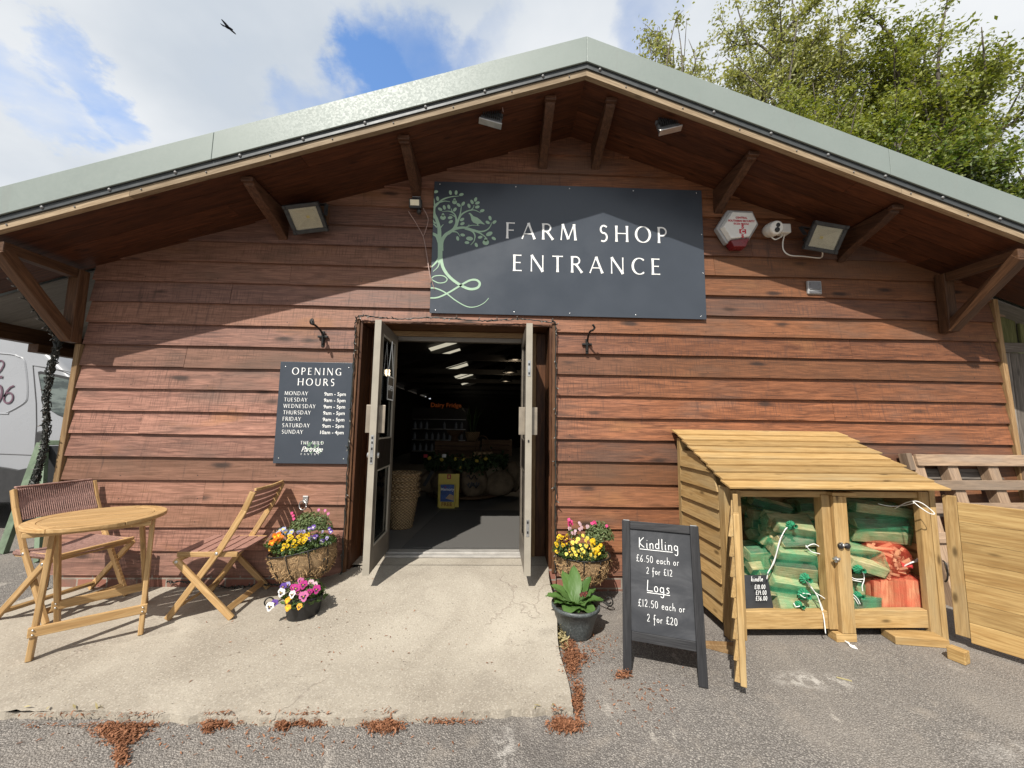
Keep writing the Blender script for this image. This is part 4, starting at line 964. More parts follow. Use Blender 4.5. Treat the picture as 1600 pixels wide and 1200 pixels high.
b = MB(); b.bx(c.x-.050, c.x+.050, -.052, -.0465, c.z-.022, c.z+.048); b.bx(c.x-.055, c.x+.055, -.050, -.0465, c.z-.055, c.z-.036); b.build('cover', M_sensor, t, bevel=.004)
# wrought iron hooks beside the doors
def hook(label, px, s):
    P = [atY(x, y, Y) for x, y, Y in px]; t = thing('basket_hook', label, 'hook', (P[-1].x, -.03, P[-1].z), group='iron hooks beside the doors')
    b = MB(); b.tube(catmull(P, 7), .0085, 7); b.build('hook_bar', M_iron, t, smooth=True)
    b = MB(); q = P[-2]; b.bx(q.x-.042, q.x+.042, -.046, -.026, q.z-.008, q.z+.010); b.bx(q.x-.012, q.x+.012, -.040, -.024, P[-1].z-.02, q.z+.05); b.build('back_plate', M_iron, t, bevel=.003)
hook('black iron basket hook above the opening hours board', [(486, 500, -.20), (488, 506, -.205), (490, 506, -.19), (488, 499, -.18), (485.5, 501, -.185), (486, 505.5, -.175), (492, 508, -.15), (499, 514, -.09), (503, 520, -.05), (504, 526, -.045), (504, 538, -.042)], 1)
hook('black iron basket hook on the boards right of the doorway', [(926, 507, -.20), (929, 512, -.19), (926, 516, -.18), (922, 518, -.15), (919, 526, -.09), (918, 533, -.05), (917.5, 538, -.045), (917, 549, -.042)], 1)
c = atY(475, 787, -.04); t = thing('ring_hook', 'small grey ring plate on the boards above the left flower basket', 'hook', (c.x, -.03, c.z-.05))
b = MB(); b.bx(c.x-.016, c.x+.026, -.036, -.024, c.z+.0, c.z+.06); b.build('back_plate', M_steel, t, bevel=.003)
b = MB(); b.tube([c+Vector((.034*cos(a)-.003, -.012-.012*cos(a), .034*sin(a)-.012)) for a in np.linspace(0, 2*pi, 22)], .005, 6); b.build('ring', M_steel, t, smooth=True)
# fairy lights round the doorway
def fairy(label, pts, nb, rr=.004, wob=.006, group='strings of fairy lights', strands=2):
    t = thing('fairy_lights', label, 'fairy lights', pts[0], group=group)
    b = MB(); base = catmull(pts, 10); allp = []
    for s in range(strands):
        Q = [p+Vector((random.uniform(-wob, wob), random.uniform(-wob, 0)-.002*s, random.uniform(-wob, wob))) for p in base]; b.tube(Q, rr, 5); allp += Q
    b.build('wire', M_wire, t)
    pb = MB(); pb.tube([(0, 0, 0), (0, -.02, 0)], .0045, 6); pb.tube([(0, -.02, 0), (0, -.034, 0)], [.0042, .002], 6, mat=1)
    proto = None
    for k in range(nb):
        p = random.choice(allp); a = random.uniform(-1, 1)
        if proto is None: o = proto = pb.build('bulb', [M_wire, M_bulb], t)
        else: o = proto.copy(); C.objects.link(o)
        o.location = p; o.rotation_euler = (random.uniform(-1.0, 1.0), 0, random.uniform(-1.3, 1.3))
    return t
e = .022
fairy('fairy light wire with tiny bulbs nailed around the shop doorway', [Vector((DX0-.03, -.055, z)) for z in (.13, .5, .9, 1.3, 1.7, 2.0, 2.16)]+[Vector((x, -.055, DZ+.022+.012*sin(x*9))) for x in np.linspace(DX0+.02, DX1-.02, 9)]+[Vector((DX1+.03, -.055, z)) for z in (2.16, 1.9, 1.5, 1.1, .7, .4, .14)], 56)
lp = [Vector((-3.56+.02*sin(z*7), -.07, z)) for z in np.linspace(2.02, .62, 12)]
fairy('thick tangle of fairy light wire hanging down the left corner post', lp, 34, .004, .021, strands=16)
fairy('fairy light wire stapled along the left diagonal eaves brace', [Vector((-3.565, -.10, 1.96)), Vector((-3.56, -.25, 2.12)), Vector((-3.56, -.40, 2.28)), Vector((-3.56, -.56, 2.45))], 14, .004, .008)
fairy('loose fairy light wire lying along the foot of the wall by the left basket', [Vector((x, -.05+.02*sin(x*12), .045+.02*sin(x*7))) for x in np.linspace(-2.55, -1.20, 9)], 14, .004, .01)
# ------------------------------------------------------------------ bistro set
def folding_chair(kind, label):
    """local frame: +X is the front, Y the width, Z up"""
    t = local_thing('folding_chair', label, 'chair', 'chairs of the wooden bistro set')
    w = .225; W_ = .032
    def leg(p0, p1, y, nm='leg'):
        b = MB(); b.beam((p0[0], y, p0[1]), (p1[0], y, p1[1]), .022, .040, up=(0, 1, 0) if False else (0, 0, 1)); return b.build(nm, M_acacia, t, bevel=.004)
    for s in (-1, 1):
        leg((.215, .008), (-.08, .46), s*w, 'leg')                          # front foot up to the seat back
        b = MB(); Pk = [Vector((-.079, s*w, .459)), Vector((-.155, s*w, .60)), Vector((-.215, s*w, .72)), Vector((-.262, s*w, .845))]
        for a, c in zip(Pk[:-1], Pk[1:]): b.beam(a, c+(c-a).normalized()*.004, .022, .040)
        b.build('back_post', M_acacia, t, bevel=.004)
        leg((-.205, .008), (.185, .405), s*(w+.025), 'leg')                 # rear foot up to the seat front
        b = MB(); b.beam((.205, s*(w-.024), .425), (-.185, s*(w-.024), .415), .022, .034); b.build('seat_rail', M_acacia, t, bevel=.004)
        b = MB()
        for p in ((.172, s*(w+.037), .392), (-.063, s*(w+.012), .432)): b.ball(p, (.011, .004, .011), 10, 5)
        b.build('bolt', M_steel, t, smooth=True)
    b = MB(); b.beam((-.16, -w-.02, .055), (-.16, w+.02, .055), .042, .018, up=(-.7, 0, .7)); b.build('stretcher', M_acacia, t, bevel=.003)
    b = MB(); b.beam((.17, -w+.012, .075), (.17, w-.012, .075), .042, .018, up=(.5, 0, .8)); b.build('stretcher', M_acacia, t, bevel=.003)
    b = MB(); b.beam((.17, -w-.03, .40), (.17, w+.03, .40), .026, .026); b.build('front_bar', M_acacia, t, bevel=.006)
    def backx(z): return -.079-(z-.459)*.474
    if kind == 'rope':
        b = MB(); n = 33
        for k in range(n):                                                   # cords wound front to back over the dished seat
            x = .195-.385*k/(n-1)
            P = [(x, y, .437-.030*(1-(y/.20)**2)) for y in np.linspace(-.205, .205, 9)]
            P = [Vector((x, -.211, .424))]+[Vector(p) for p in P]+[Vector((x, .211, .424))]
            b.tube(P, .0056, 5)
            for s in (-1, 1): b.tube([(x, s*.212, .436), (x, s*.216, .418), (x, s*.205, .402)], .0056, 5)
        b.build('rope_seat', M_rope, t)
        b = MB(); b.beam((.207, -.235, .43), (.207, .235, .43), .024, .022); b.build('seat_bar', M_acacia, t, bevel=.005)
        b = MB(); n = 36
        for z in (.845, .655): b.tube([(backx(z)-.004+.014*(1-(y/.2)**2)*-1, y, z) for y in np.linspace(-.215, .215, 9)], .011, 7)
        for k in range(n):
            y = -.205+.41*k/(n-1); bow = -.014*(1-(y/.2)**2)
            for off in (-.009, .009):
                b.tube([(backx(.845)+bow+off, y, .852), (backx(.75)+bow-off*.1, y+.004*(1 if off > 0 else -1), .75), (backx(.655)+bow+off, y, .645)], .0042, 5)
        b.tube([(backx(.77)-.018, -.205, .77)]+[(backx(.765)-.014, y, .765+.004*(-1)**i) for i, y in enumerate(np.linspace(-.2, .2, 30))], .0045, 4)
        b.build('rope_back', M_rope, t)
        for z in (.845,):
            b = MB(); b.beam((backx(.855)-.006, -.214, .862), (backx(.855)-.006, .214, .862), .026, .012); b.build('top_rail', M_rope, t, bevel=.004)
    else:
        b = MB()
        for k in range(6): b.bx(.205-.066*k-.062, .205-.066*k, -.20, .20, .432-.003*k, .446-.003*k)
        b.build('seat_slats', M_chairslat, t, bevel=.003)
        b = MB()
        for k in range(5):
            z = .838-.043*k; P = [Vector((backx(z)-.020*(1-(y/.215)**2), y, z)) for y in np.linspace(-.214, .214, 7)]
            for a, c in zip(P[:-1], P[1:]): b.beam(a, c, .012, .036, up=(-.4, 0, 1))
        b.build('back_slats', M_chairslat, t, bevel=.002)
        z = .862; b = MB(); P = [Vector((backx(z)-.022*(1-(y/.215)**2), y, z)) for y in np.linspace(-.214, .214, 9)]
        for a, c in zip(P[:-1], P[1:]): b.beam(a, c, .018, .020)
        b.build('top_rail', M_acacia, t, bevel=.003)
    return t
ch1 = folding_chair('rope', 'folding wooden chair with mauve cord seat and back, behind the oval-looking table')
ch1.location = (-2.975, -.335, .012); ch1.rotation_euler = (0, 0, radians(-14))
ch1['label'] = 'folding wooden chair with mauve cord seat and back, partly behind the round table'
ch2 = folding_chair('slat', 'folding wooden chair with reddish slats, standing alone against the boards between table and flower basket')
ch2.location = (-1.945, -.305, .012); ch2.rotation_euler = (0, 0, radians(180+5))
for o in (ch1, ch2): o.scale = (.96, .96, .96)
# folding round table
t = thing('folding_table', 'round slatted folding table of pale oiled wood in front of the cord chair', 'table', (-2.47, -.67, .012))
ctr = Vector((-2.462, -.715, .695)); u = Vector((-.56, .83, 0)).normalized(); v = Vector((.81, .56, 0)).normalized(); RT = .314
b = MB(); n = 44
for k in range(7):                                       # slats across a round outline
    a0 = -RT*.8+RT*1.6*k/7+.0055; a1 = -RT*.8+RT*1.6*(k+1)/7-.0055
    pts = []
    for s, aa in ((1, np.linspace(a0, a1, 5)), (-1, np.linspace(a1, a0, 5))):
        for a in aa: r = RT*.80; pts.append(ctr+u*a+v*(s*sqrt(max(0, r*r-a*a)))-Vector((0, 0, .0)))
    b.prism(pts[::-1], (0, 0, .016), glong=v)
b.build('slats', M_acacia, t, bevel=.002)
b = MB()
for k in range(6):                                       # rim built of curved segments
    A = np.linspace(2*pi*k/6+.004, 2*pi*(k+1)/6-.004, 10); inn_, out_ = RT*.80+.002, RT
    P = [ctr+u*(out_*sin(a))+v*(out_*cos(a)) for a in A]+[ctr+u*(inn_*sin(a))+v*(inn_*cos(a)) for a in A[::-1]]
    P = [p-Vector((0, 0, .006)) for p in P]; m_ = (A[0]+A[-1])/2
    b.prism(P[::-1], (0, 0, .023), glong=u*cos(m_)-v*sin(m_))
b.build('rim', M_acacia, t, bevel=.004)
b = MB(); b.beam(ctr-v*.26+u*.02-Vector((0, 0, .022)), ctr+v*.26+u*.02-Vector((0, 0, .022)), .04, .03); b.beam(ctr-v*.26-u*.17-Vector((0, 0, .022)), ctr+v*.26-u*.17-Vector((0, 0, .022)), .04, .03); b.build('crossbar', M_acacia, t, bevel=.003)
FL, FR, BL, BR = Vector((-2.50, -.965, .012)), Vector((-2.15, -.705, .012)), Vector((-2.778, -.575, .012)), Vector((-2.487, -.285, .012))
tFL, tFR = FL+u*.06+v*.015, FR+u*.10-v*.01; tBL, tBR = BL-u*.42+v*.04, BR-u*.42-v*.02
for p, q, off in ((FL, tFL, 0), (FR, tFR, 0), (BL, tBL, .03), (BR, tBR, -.03)):
    b = MB(); q2 = Vector((q.x, q.y, .676)); b.beam(p+v*off*.0, q2, .024, .042, up=u); b.build('leg', M_acacia, t, bevel=.004)
def at_h(p, q, h): f = (h-.012)/(.664); return p+(Vector((q.x, q.y, .676))-p)*f
for (p, q, p2, q2, h) in ((FL, tFL, FR, tFR, .16), (BL, tBL, BR, tBR, .165)):
    a, c = at_h(p, q, h)-u*.022, at_h(p2, q2, h)-u*.022; b = MB(); d = (c-a).normalized(); b.beam(a-d*.02, c+d*.02, .018, .052, up=(0, 0, 1)); b.build('stretcher', M_acacia, t, bevel=.003)
    b = MB()
    for x in (a, c):
        for dz in (-.012, .012): b.ball(x-u*.010+Vector((0, 0, dz)), .0055, 8, 5)
    b.build('bolt', M_steel, t, smooth=True)

# ------------------------------------------------------------------ chalk boards
CH = {  # handwriting strokes, x height .5, cap height 1
 'K': (.62, [[(.08, 1), (.06, 0)], [(.52, .98), (.10, .45), (.55, .02)]]), 'L': (.60, [[(.16, 1), (.08, .04)], [(.07, .05), (.60, .06)]]),
 'i': (.24, [[(.10, .5), (.10, .05), (.18, .0)], [(.11, .70), (.12, .74)]]), 'n': (.46, [[(.06, .5), (.06, 0)], [(.06, .36), (.20, .5), (.34, .42), (.36, 0)]]),
 'd': (.48, [arc(.20, .24, .16, .24, 40, 330, 10), [(.38, 1), (.36, .02)]]), 'l': (.22, [[(.10, 1), (.09, .08), (.16, .0)]]),
 'g': (.46, [arc(.20, .26, .15, .22, 40, 330, 10), [(.36, .5), (.36, -.22), (.24, -.40), (.08, -.30)]]), 'o': (.42, [arc(.20, .25, .15, .24, 90, 450, 12)]),
 's': (.38, [[(.32, .46), (.18, .5), (.10, .38), (.28, .20), (.24, .04), (.06, .04)]]), 'e': (.40, [[(.08, .26), (.32, .30), (.28, .48), (.12, .46), (.06, .2), (.18, .0), (.34, .08)]]),
 'a': (.44, [arc(.19, .24, .15, .23, 40, 330, 10), [(.35, .5), (.35, .06), (.42, .0)]]), 'c': (.38, [arc(.21, .25, .15, .24, 50, 320, 10)]), 'h': (.44, [[(.07, 1), (.06, 0)], [(.06, .34), (.20, .5), (.34, .40), (.35, 0)]]),
 'r': (.34, [[(.08, .5), (.08, 0)], [(.08, .34), (.18, .5), (.30, .46)]]), 'f': (.36, [[(.34, .92), (.22, 1), (.14, .8), (.14, -.28), (.06, -.36)], [(.0, .46), (.30, .48)]]),
 '£': (.50, [[(.44, .84), (.32, .98), (.18, .84), (.18, .2), (.06, .04), (.20, .08), (.34, .0), (.48, .08)], [(.04, .46), (.34, .48)]]), '6': (.46, [[(.34, .96), (.14, .6), (.07, .25), (.18, .0), (.34, .10), (.34, .34), (.18, .42), (.08, .28)]]),
 '5': (.46, [[(.38, .96), (.12, .94), (.09, .55), (.30, .56), (.38, .28), (.24, .02), (.06, .08)]]), '0': (.48, [arc(.22, .48, .17, .47, 90, 450, 14)]), '1': (.26, [[(.12, .96), (.12, 0)]]),
 '2': (.46, [[(.07, .78), (.18, .98), (.34, .86), (.30, .5), (.06, .04), (.40, .06)]]), '.': (.24, [[(.08, .06), (.17, .10)]]), ' ': (.26, []), '3': (.44, [[(.08, .92), (.32, .92), (.16, .56), (.34, .36), (.22, .04), (.06, .08)]]), '9': (.44, [[(.34, .8), (.18, .95), (.08, .72), (.22, .55), (.34, .75), (.30, 0)]]), 'k': (.42, [[(.08, 1), (.07, 0)], [(.34, .5), (.10, .24), (.36, 0)]])}
def chalk(b, txt, org, X, Z, N, size, wid=.085, gap=.10):
    x = 0; j = random.Random(len(txt))
    for c in txt:
        a, ss = CH[c]
        for q, pts in enumerate(ss):
            P = catmull([Vector((p[0], p[1], 0)) for p in pts], 4) if len(pts) > 2 else [Vector((*p, 0)) for p in pts]
            L, R = ribbon2d([(p.x, p.y) for p in P], wid, False); m = len(L)
            o = Vector(org)+X*(x*size)+N*(.0008+.0002*q)+Z*(j.uniform(-.03, .03)*size)
            tr = lambda p: o+X*(p.x*size)+Z*(p.y*size)
            b.add([tr(p) for p in L]+[tr(p) for p in R], [(i, m+i, m+i+1, i+1) for i in range(m-1)], tint=.5)
        x += a+gap
    return x*size
P0, P1 = Vector((.704, -1.035, -.02)), Vector((1.100, -1.178, -.02)); T0, T1 = Vector((.768, -.885, .745)), Vector((1.150, -1.022, .745))
t = thing('chalkboard', 'black A-board with handwritten kindling and logs prices, beside the log store', 'chalkboard', (.94, -1.0, -.02))
X = ((P1-P0)+(T1-T0)).normalized(); Zb = ((T0-P0)+(T1-P1)); Zb = (Zb-X*Zb.dot(X)).normalized(); N = X.cross(Zb); N = N if N.y < 0 else -N
AW = (P1-P0).length; AH = ((T0-P0).length+(T1-P1).length)/2
Q = lambda uu, vv, n=0: P0+X*uu+Zb*vv+N*n
RB = Matrix((X, -N, Zb)).transposed()
fw = .046
def abar(u0, u1, v0, v1, nm, n0=0, th=.024):
    b = MB(); b.box(Q((u0+u1)/2, (v0+v1)/2, n0), (u1-u0, th, v1-v0), RB); return b.build(nm, M_boardframe, t, bevel=.003)
abar(0, fw, 0, AH, 'leg'); abar(AW-fw, AW, 0, AH, 'leg'); abar(fw+.0005, AW-fw-.0005, AH-fw, AH-.001, 'top_rail', -.0015); abar(fw+.0005, AW-fw-.0005, .155, .155+fw, 'bottom_rail', -.0015)
b = MB(); b.box(Q(AW/2, (.2+AH-fw)/2, -.004), (AW-2*fw-.001, .006, AH-fw-.202), RB); b.build('writing_board', M_board, t)
b = MB()
for uu in (.012, AW-.04): b.box(Q(uu+.014, AH+.0015, -.002), (.034, .02, .004), RB)
b.build('hinge', M_steel, t)
bk = MB(); D2 = Vector((-X.y, X.x, 0)); D2 = D2 if D2.y > 0 else -D2
for uu in (.02, AW-.02):
    a = Q(uu, AH-.03, -.02); c = P0+X*uu+D2*.46; c.z = -.02; bk = MB(); bk.beam(a, c, .035, .024, up=D2); bk.build('leg', M_boardframe, t, bevel=.003)
a = Q(.04, AH-.06, -.03); b = MB(); m0 = P0+D2*.40; m0.z = .10
A_, B_ = Q(.04, AH-.04, -.022), Q(AW-.04, AH-.04, -.022); C_, D_ = P0+X*(AW-.04)+D2*.40, P0+X*.04+D2*.40; C_.z = D_.z = .085
b.prism([A_, B_, C_, D_], D2*.006); b.build('back_board', M_board, t)
ink = MB(); Fz = .0005
def ct(txt, px, py, size, **k): # place handwriting where the photo has it on the board plane
    d = ray(px, py); s = ((P0-CAM).dot(N))/d.dot(N); p = CAM+d*s; return chalk(ink, txt, p+N*.0, X, Zb, N, size, **k)
wk = ct('Kindling', 998, 855, .056, wid=.068); ct('£6.50 each or', 994, 876.5, .037, wid=.068); ct('2 for £12', 1010, 896, .034, wid=.075)
wl_ = ct('Logs', 1010, 923, .058, wid=.064); ct('£12.50 each or', 997, 946.5, .037, wid=.07); ct('2 for £20', 1011, 970.5, .0365, wid=.072)
def under(x0, y0, x1, y1):
    pp = []
    for x, y in ((x0, y0), (x1, y1)):
        d = ray(x, y); pp.append(CAM+d*(((P0-CAM).dot(N))/d.dot(N))+N*.001)
    ink.add([pp[0]+Zb*.0018, pp[0]-Zb*.0018, pp[1]-Zb*.0018, pp[1]+Zb*.0018], [(0, 1, 2, 3)], tint=.5)
under(999.3, 857.5, 1051, 863); under(1011, 925.5, 1047, 930.5)
ink.build('chalk_writing', M_chalk, t)
# green framed easel at the corner, seen from the side
t = thing('easel_board', 'sage green framed A-board standing by the white van at the wall corner', 'chalkboard', (-4.7, .95, -.02))
def ebar(a, c, w_, th): b = MB(); b.beam(a, c, w_, th, up=(0, 1, 0)); b.build('leg', M_greenpaint, t, bevel=.004)
e0 = Vector((-4.86, .86, -.02)); e1 = atY(66, 692, 1.0); dY = Vector((.62, .50, 0))
ebar(e0, e1, .07, .05); ebar(e0+dY, e1+dY, .07, .05)
e2 = Vector((-4.25, .62, -.02))
ebar(e1+Vector((.03, 0, -.02)), e2, .05, .04)
b = MB(); b.beam(e1+Vector((-.02, 0, 0)), e1+dY+Vector((.02, 0, 0)), .06, .05); b.build('top_rail', M_greenpaint, t, bevel=.004)
b = MB(); f0 = e0+(e1-e0)*.28; f1 = e0+(e1-e0)*.97; b.prism([f0, f0+dY, f1+dY, f1], Vector((.012, -.01, 0))); b.build('panel', M_slate, t)
# ------------------------------------------------------------------ log store
random.seed(21)
LS = thing('log_store', 'pale slatted timber log store with sloping roof and both doors open, full of netted logs', 'log store', (2.2, -.4, -.02))
X0, X1, YF, YB = 1.475, 2.915, -.745, -.09; ZG = -.022
def zroof(y): return .925+(1.275-.925)*(y-(-.83))/((-.06)-(-.83))
b = MB(); nb = 9
for k in range(nb):                                       # lapped roof boards
    y0 = -.835+.785*k/nb; y1 = -.835+.785*(k+1)/nb
    a = Vector((0, y0-.012, zroof(y0)+.006)); c = Vector((0, y1+.008, zroof(y1)-.004+.006))
    xl_, xr_ = 1.462+random.uniform(-.004, .004), 2.90+random.uniform(-.022, .010)
    d = c-a; L = d.length; mid = (a+c)/2; b.box(((xl_+xr_)/2, mid.y, mid.z+.004), (xr_-xl_, L, .013), (atan2(d.z, d.y)-.035, 0, 0))
b.build('roof', M_treated, LS, bevel=.002)
def post(x0, x1, y0, y1, zt, nm='post'): b = MB(); b.bx(x0, x1, y0, y1, ZG, zt); return b.build(nm, M_treated, LS, bevel=.003)
post(X0+.004, X0+.042, YF, YF+.07, .925); post(X0+.046, X0+.115, YF+.002, YF+.045, .905)
post(X1-.12, X1-.052, YF+.002, YF+.045, .905); post(X1-.048, X1-.008, YF, YF+.07, .925)
post(X0+.004, X0+.05, YB-.05, YB, 1.22); post(X1-.05, X1-.004, YB-.05, YB, 1.22)
for k in range(7):                                        # sloping louvre boards of the side walls
    pass
for xs, xo in ((X0+.012, -1), (X1-.012, 1)):
    b = MB(); nl = 9
    for k in range(nl):
        z = .055+.118*k
        yb = YB-.052; yf = YF+.072
        ztop = z+.125
        # boards tilt: the lower edge stands proud outside
        ya = yf
        if ztop > zroof(yf)-.03:
            ya = -.835+(ztop+.03-.925)/(1.275-.925)*.77
        if ya > yb-.05: continue
        ylo = yf if z < zroof(yf)-.04 else -.835+(z+.03-.925)/.35*.77
        P = [(xs+xo*.014, ylo, z), (xs+xo*.014, yb, z), (xs-xo*.004, yb, ztop), (xs-xo*.004, max(ya, ylo), ztop)]
        P = [Vector(p) for p in P]; P = P if xo < 0 else P[::-1]
        b.prism(P, Vector((.012 if xo < 0 else -.012, 0, 0)), glong=(0, 1, 0))
    b.build('side_panel', M_treated, LS, bevel=.001)
b = MB()
for k in range(9): b.bx(X0+.055, X1-.055, YB-.018, YB-.006, .03+.125*k, .03+.125*k+.122)
b.build('back_panel', M_treated, LS)
b = MB(); b.bx(X0+.118, 2.129, YF+.012, YF+.058, .042, .150); b.build('sill_beam', M_treated, LS, bevel=.003)
b = MB(); b.bx(2.279, X1-.122, YF+.012, YF+.058, .046, .154); b.build('sill_beam', M_treated, LS, bevel=.003)
b = MB()
for k in range(5): b.bx(X0+.055, X1-.055, YF+.06+.117*k, YF+.06+.117*k+.105, .115, .133)
b.build('floor_slats', M_treated, LS)
b = MB(); b.bx(X0+.05, X1-.05, YF+.012, YF+.05, .862, .90); b.bx(X0+.05, X1-.05, YB-.05, YB-.02, 1.15, 1.21); b.build('roof_rail', M_treated, LS, bevel=.002)
# middle post: two timbers with turn buttons and a doubled foot
b = MB(); b.bx(2.13, 2.188, YF+.004, YF+.07, .042, .878); b.build('post', M_treated, LS, bevel=.003)
b = MB(); b.bx(2.190, 2.278, YF-.022, YF+.045, .03, .875); b.build('post', M_treated, LS, bevel=.003)
b = MB(); b.bx(2.15, 2.282, YF-.02, YF+.05, ZG, .028); b.build('foot', M_treated, LS, bevel=.003)
b = MB(); b.bx(2.175, 2.335, YF-.035, YF+.05, .880, .900); b.build('post_cap', M_treated, LS, bevel=.002)
b = MB()
for s in (-1, 1): b.lathe([(.001, 0), (.019, 0), (.019, .010), (.012, .018), (.001, .018)], (2.234+s*.022, YF-.022, .565), 14, (pi/2, 0, 0))
b.build('knob', M_black, LS, smooth=True)
for px, py in ((1316, 852), (1307, 874)):
    p = atY(px, py, YF-.03); b = MB(); b.beam(p-Vector((.022, 0, -.004)), p+Vector((.022, 0, .004)), .012, .012); b.beam(p-Vector((.006, 0, .018)), p+Vector((-.004, 0, .018)), .012, .010, up=(0, 1, 0)); b.ball(p-Vector((0, .006, 0)), (.010, .010, .010), 8, 5); b.build('turn_button', M_steel, LS, smooth=False)
def sdoor(H, ang, s, w=.64, mat=M_treated, hz=(.022, .885), inside=True):
    """door hinged at H, local +X away from the hinge, louvre boards on the outer (local -Y*s) face"""
    R = Matrix.Rotation(ang, 3, 'Z'); H = Vector(H)
    def T(b): b.v = [tuple(R@Vector(p)+H) for p in b.v]; return b
    z0, z1 = hz
    fr = MB()
    fr.bx(0, .062, -.014, .014, z0+.03, z1+.03); d = T(fr).build('door', M_treated, LS, bevel=.003)
    st = MB(); st.bx(w-.062, w, -.014, .014, z0, z1); T(st).build('door_stile', M_treated, d, bevel=.003)
    n = 8
    for k in range(n):
        za = z0+.015+(z1-z0-.03)*k/n; zb = z0+.015+(z1-z0-.03)*(k+1)/n
        q = MB(); P = [Vector((.001 if not inside else .064, s*.015, za)), Vector((w-.001, s*.015, za)), Vector((w-.001, s*.015, zb+.008)), Vector((.001 if not inside else .064, s*.015, zb+.008))]
        lo = s*.016
        vs = []
        for xx in ((.064 if inside else 0), w):
            vs += [(xx, s*.0155, za), (xx, s*.040, za), (xx, s*.024, zb+.006), (xx, s*.0155, zb+.006)]
        off = random.uniform(0, 50); q.add(vs, [(0, 1, 2, 3), (7, 6, 5, 4), (0, 4, 5, 1), (1, 5, 6, 2), (2, 6, 7, 3), (3, 7, 4, 0)], [(v[0]+off, v[1]*3+off, v[2]+off) for v in vs])
        T(q).build('door_board', mat, d, bevel=.001)
    return T, d
# left door swung right open, seen on its edge
HL = Vector((1.532, -.775, 0)); dv = Vector((1.235, -1.262, 0))-HL
T, d = sdoor(HL, atan2(dv.y, dv.x), -1, w=dv.length, hz=(.035, .865))
b = MB(); b.bx(-.02, .03, -.03, -.02, .50, .64); b.v = [tuple(Matrix.Rotation(atan2(dv.y, dv.x), 3, 'Z')@Vector(p)+HL) for p in b.v]; b.build('hinge', M_iron, d)
b = MB(); p = HL+Vector((-.02, -.01, .52)); b.tube(catmull([p+Vector((0, 0, .09)), p+Vector((-.02, -.01, .06)), p+Vector((-.018, -.012, 0)), p+Vector((0, 0, -.04))], 6), .005, 5); b.build('handle', M_iron, d)
# right door swung towards the right of the picture, inner face in view
HR = Vector((2.900, -.792, 0)); angR = radians(-58)
T, d = sdoor(HR, angR, 1, w=.66, mat=M_treated2, hz=(.012, .865))
b = MB(); R_ = Matrix.Rotation(angR, 3, 'Z')
n = 7
for k in range(n):
    za = .018+.12*k; b.bx(.0635, .657, -.0145, -.0015, za, za+.1185)
b.v = [tuple(R_@Vector(p)+HR) for p in b.v]; b.build('inner_planks', M_treated2, d, bevel=.0015)
b = MB(); p = Vector((X1-.012, YF-.012, .40)); b.tube(catmull([p+Vector((0, 0, .07)), p+Vector((-.006, -.022, .05)), p+Vector((-.006, -.022, -.03)), p+Vector((0, 0, -.06))], 6), .005, 5); b.build('handle', M_iron, LS)
# loose timber on the ground
p = Vector((2.58, -.74, ZG)); b = MB(); b.box((2.66, -.76, ZG+.024), (.30, .115, .046), (0, 0, -.16)); tag(b.build('timber_offcut', M_treated, None, bevel=.003), 'flat pale plank offcut on the tarmac below the right bay of the log store', 'wood')
b = MB(); b.box((2.70, -.965, ZG+.036), (.060, .075, .070), (0, 0, .35)); tag(b.build('timber_offcut', M_treated2, None, bevel=.004), 'short pale wood block propping the open right door of the log store', 'wood')
b = MB(); b.prism([(1.245, -.80, ZG), (1.46, -.93, ZG), (1.46, -.93, ZG+.068), (1.245, -.80, ZG+.014)], (.02, .045, 0)); tag(b.build('door_wedge', M_paleframe, None, bevel=.003), 'pale wooden wedge on the tarmac behind the open left door of the log store', 'wedge')

# ---- bags of logs
def wedge(b, c, L, r, rot, R, tint):
    """one split log: irregular wedge section swept along X, ends slightly askew; bark on the outer side"""
    n = random.choice((3, 4, 4, 5)); a0 = random.uniform(0, 2*pi); sec = []
    for k in range(n):
        a = a0+2*pi*(k+random.uniform(-.22, .22))/n; q = r*random.uniform(.82, 1.15); sec.append((q*cos(a), q*sin(a)*.9))
    off = random.uniform(0, 60); vs = []; gs = []
    for e in (-1, 1):
        for (y, z) in sec:
            p = Vector((e*L/2*random.uniform(.96, 1.03), y*random.uniform(.95, 1.05), z*random.uniform(.95, 1.05))); vs.append(R@(rot@p)+c); gs.append((p.x+off, p.y+off, p.z))
    fs = [tuple(range(n))[::-1], tuple(range(n, 2*n))]
    b.add(vs, fs, gs, tint); base = len(b.v)-2*n
    bk = random.randrange(n)
    for k in range(n): b.f.append((base+k, base+(k+1) % n, base+n+(k+1) % n, base+n+k)); b.m.append(1 if k == bk and random.random() < .85 else 0)
    return vs
def hull_net(pts, name, mat, parent, grow=1.025, sag=.004):
    bm = bmesh.new(); c = sum((Vector(p) for p in pts), Vector())/len(pts)
    for p in pts: bm.verts.new(c+(Vector(p)-c)*grow)
    r = bmesh.ops.convex_hull(bm, input=bm.verts)
    dead = [g for g in set(r['geom_interior']+r['geom_unused']) if isinstance(g, bmesh.types.BMVert)]
    bmesh.ops.delete(bm, geom=dead, context='VERTS')
    bmesh.ops.subdivide_edges(bm, edges=bm.edges, cuts=3, use_grid_fill=True)
    for v_ in bm.verts:
        d = (v_.co-c); v_.co = c+d*(1-.012*random.random())
    me = bpy.data.meshes.new(name); bm.to_mesh(me); bm.free()
    me.polygons.foreach_set('use_smooth', [True]*len(me.polygons)); me.materials.append(mat); return link(name, me, parent)
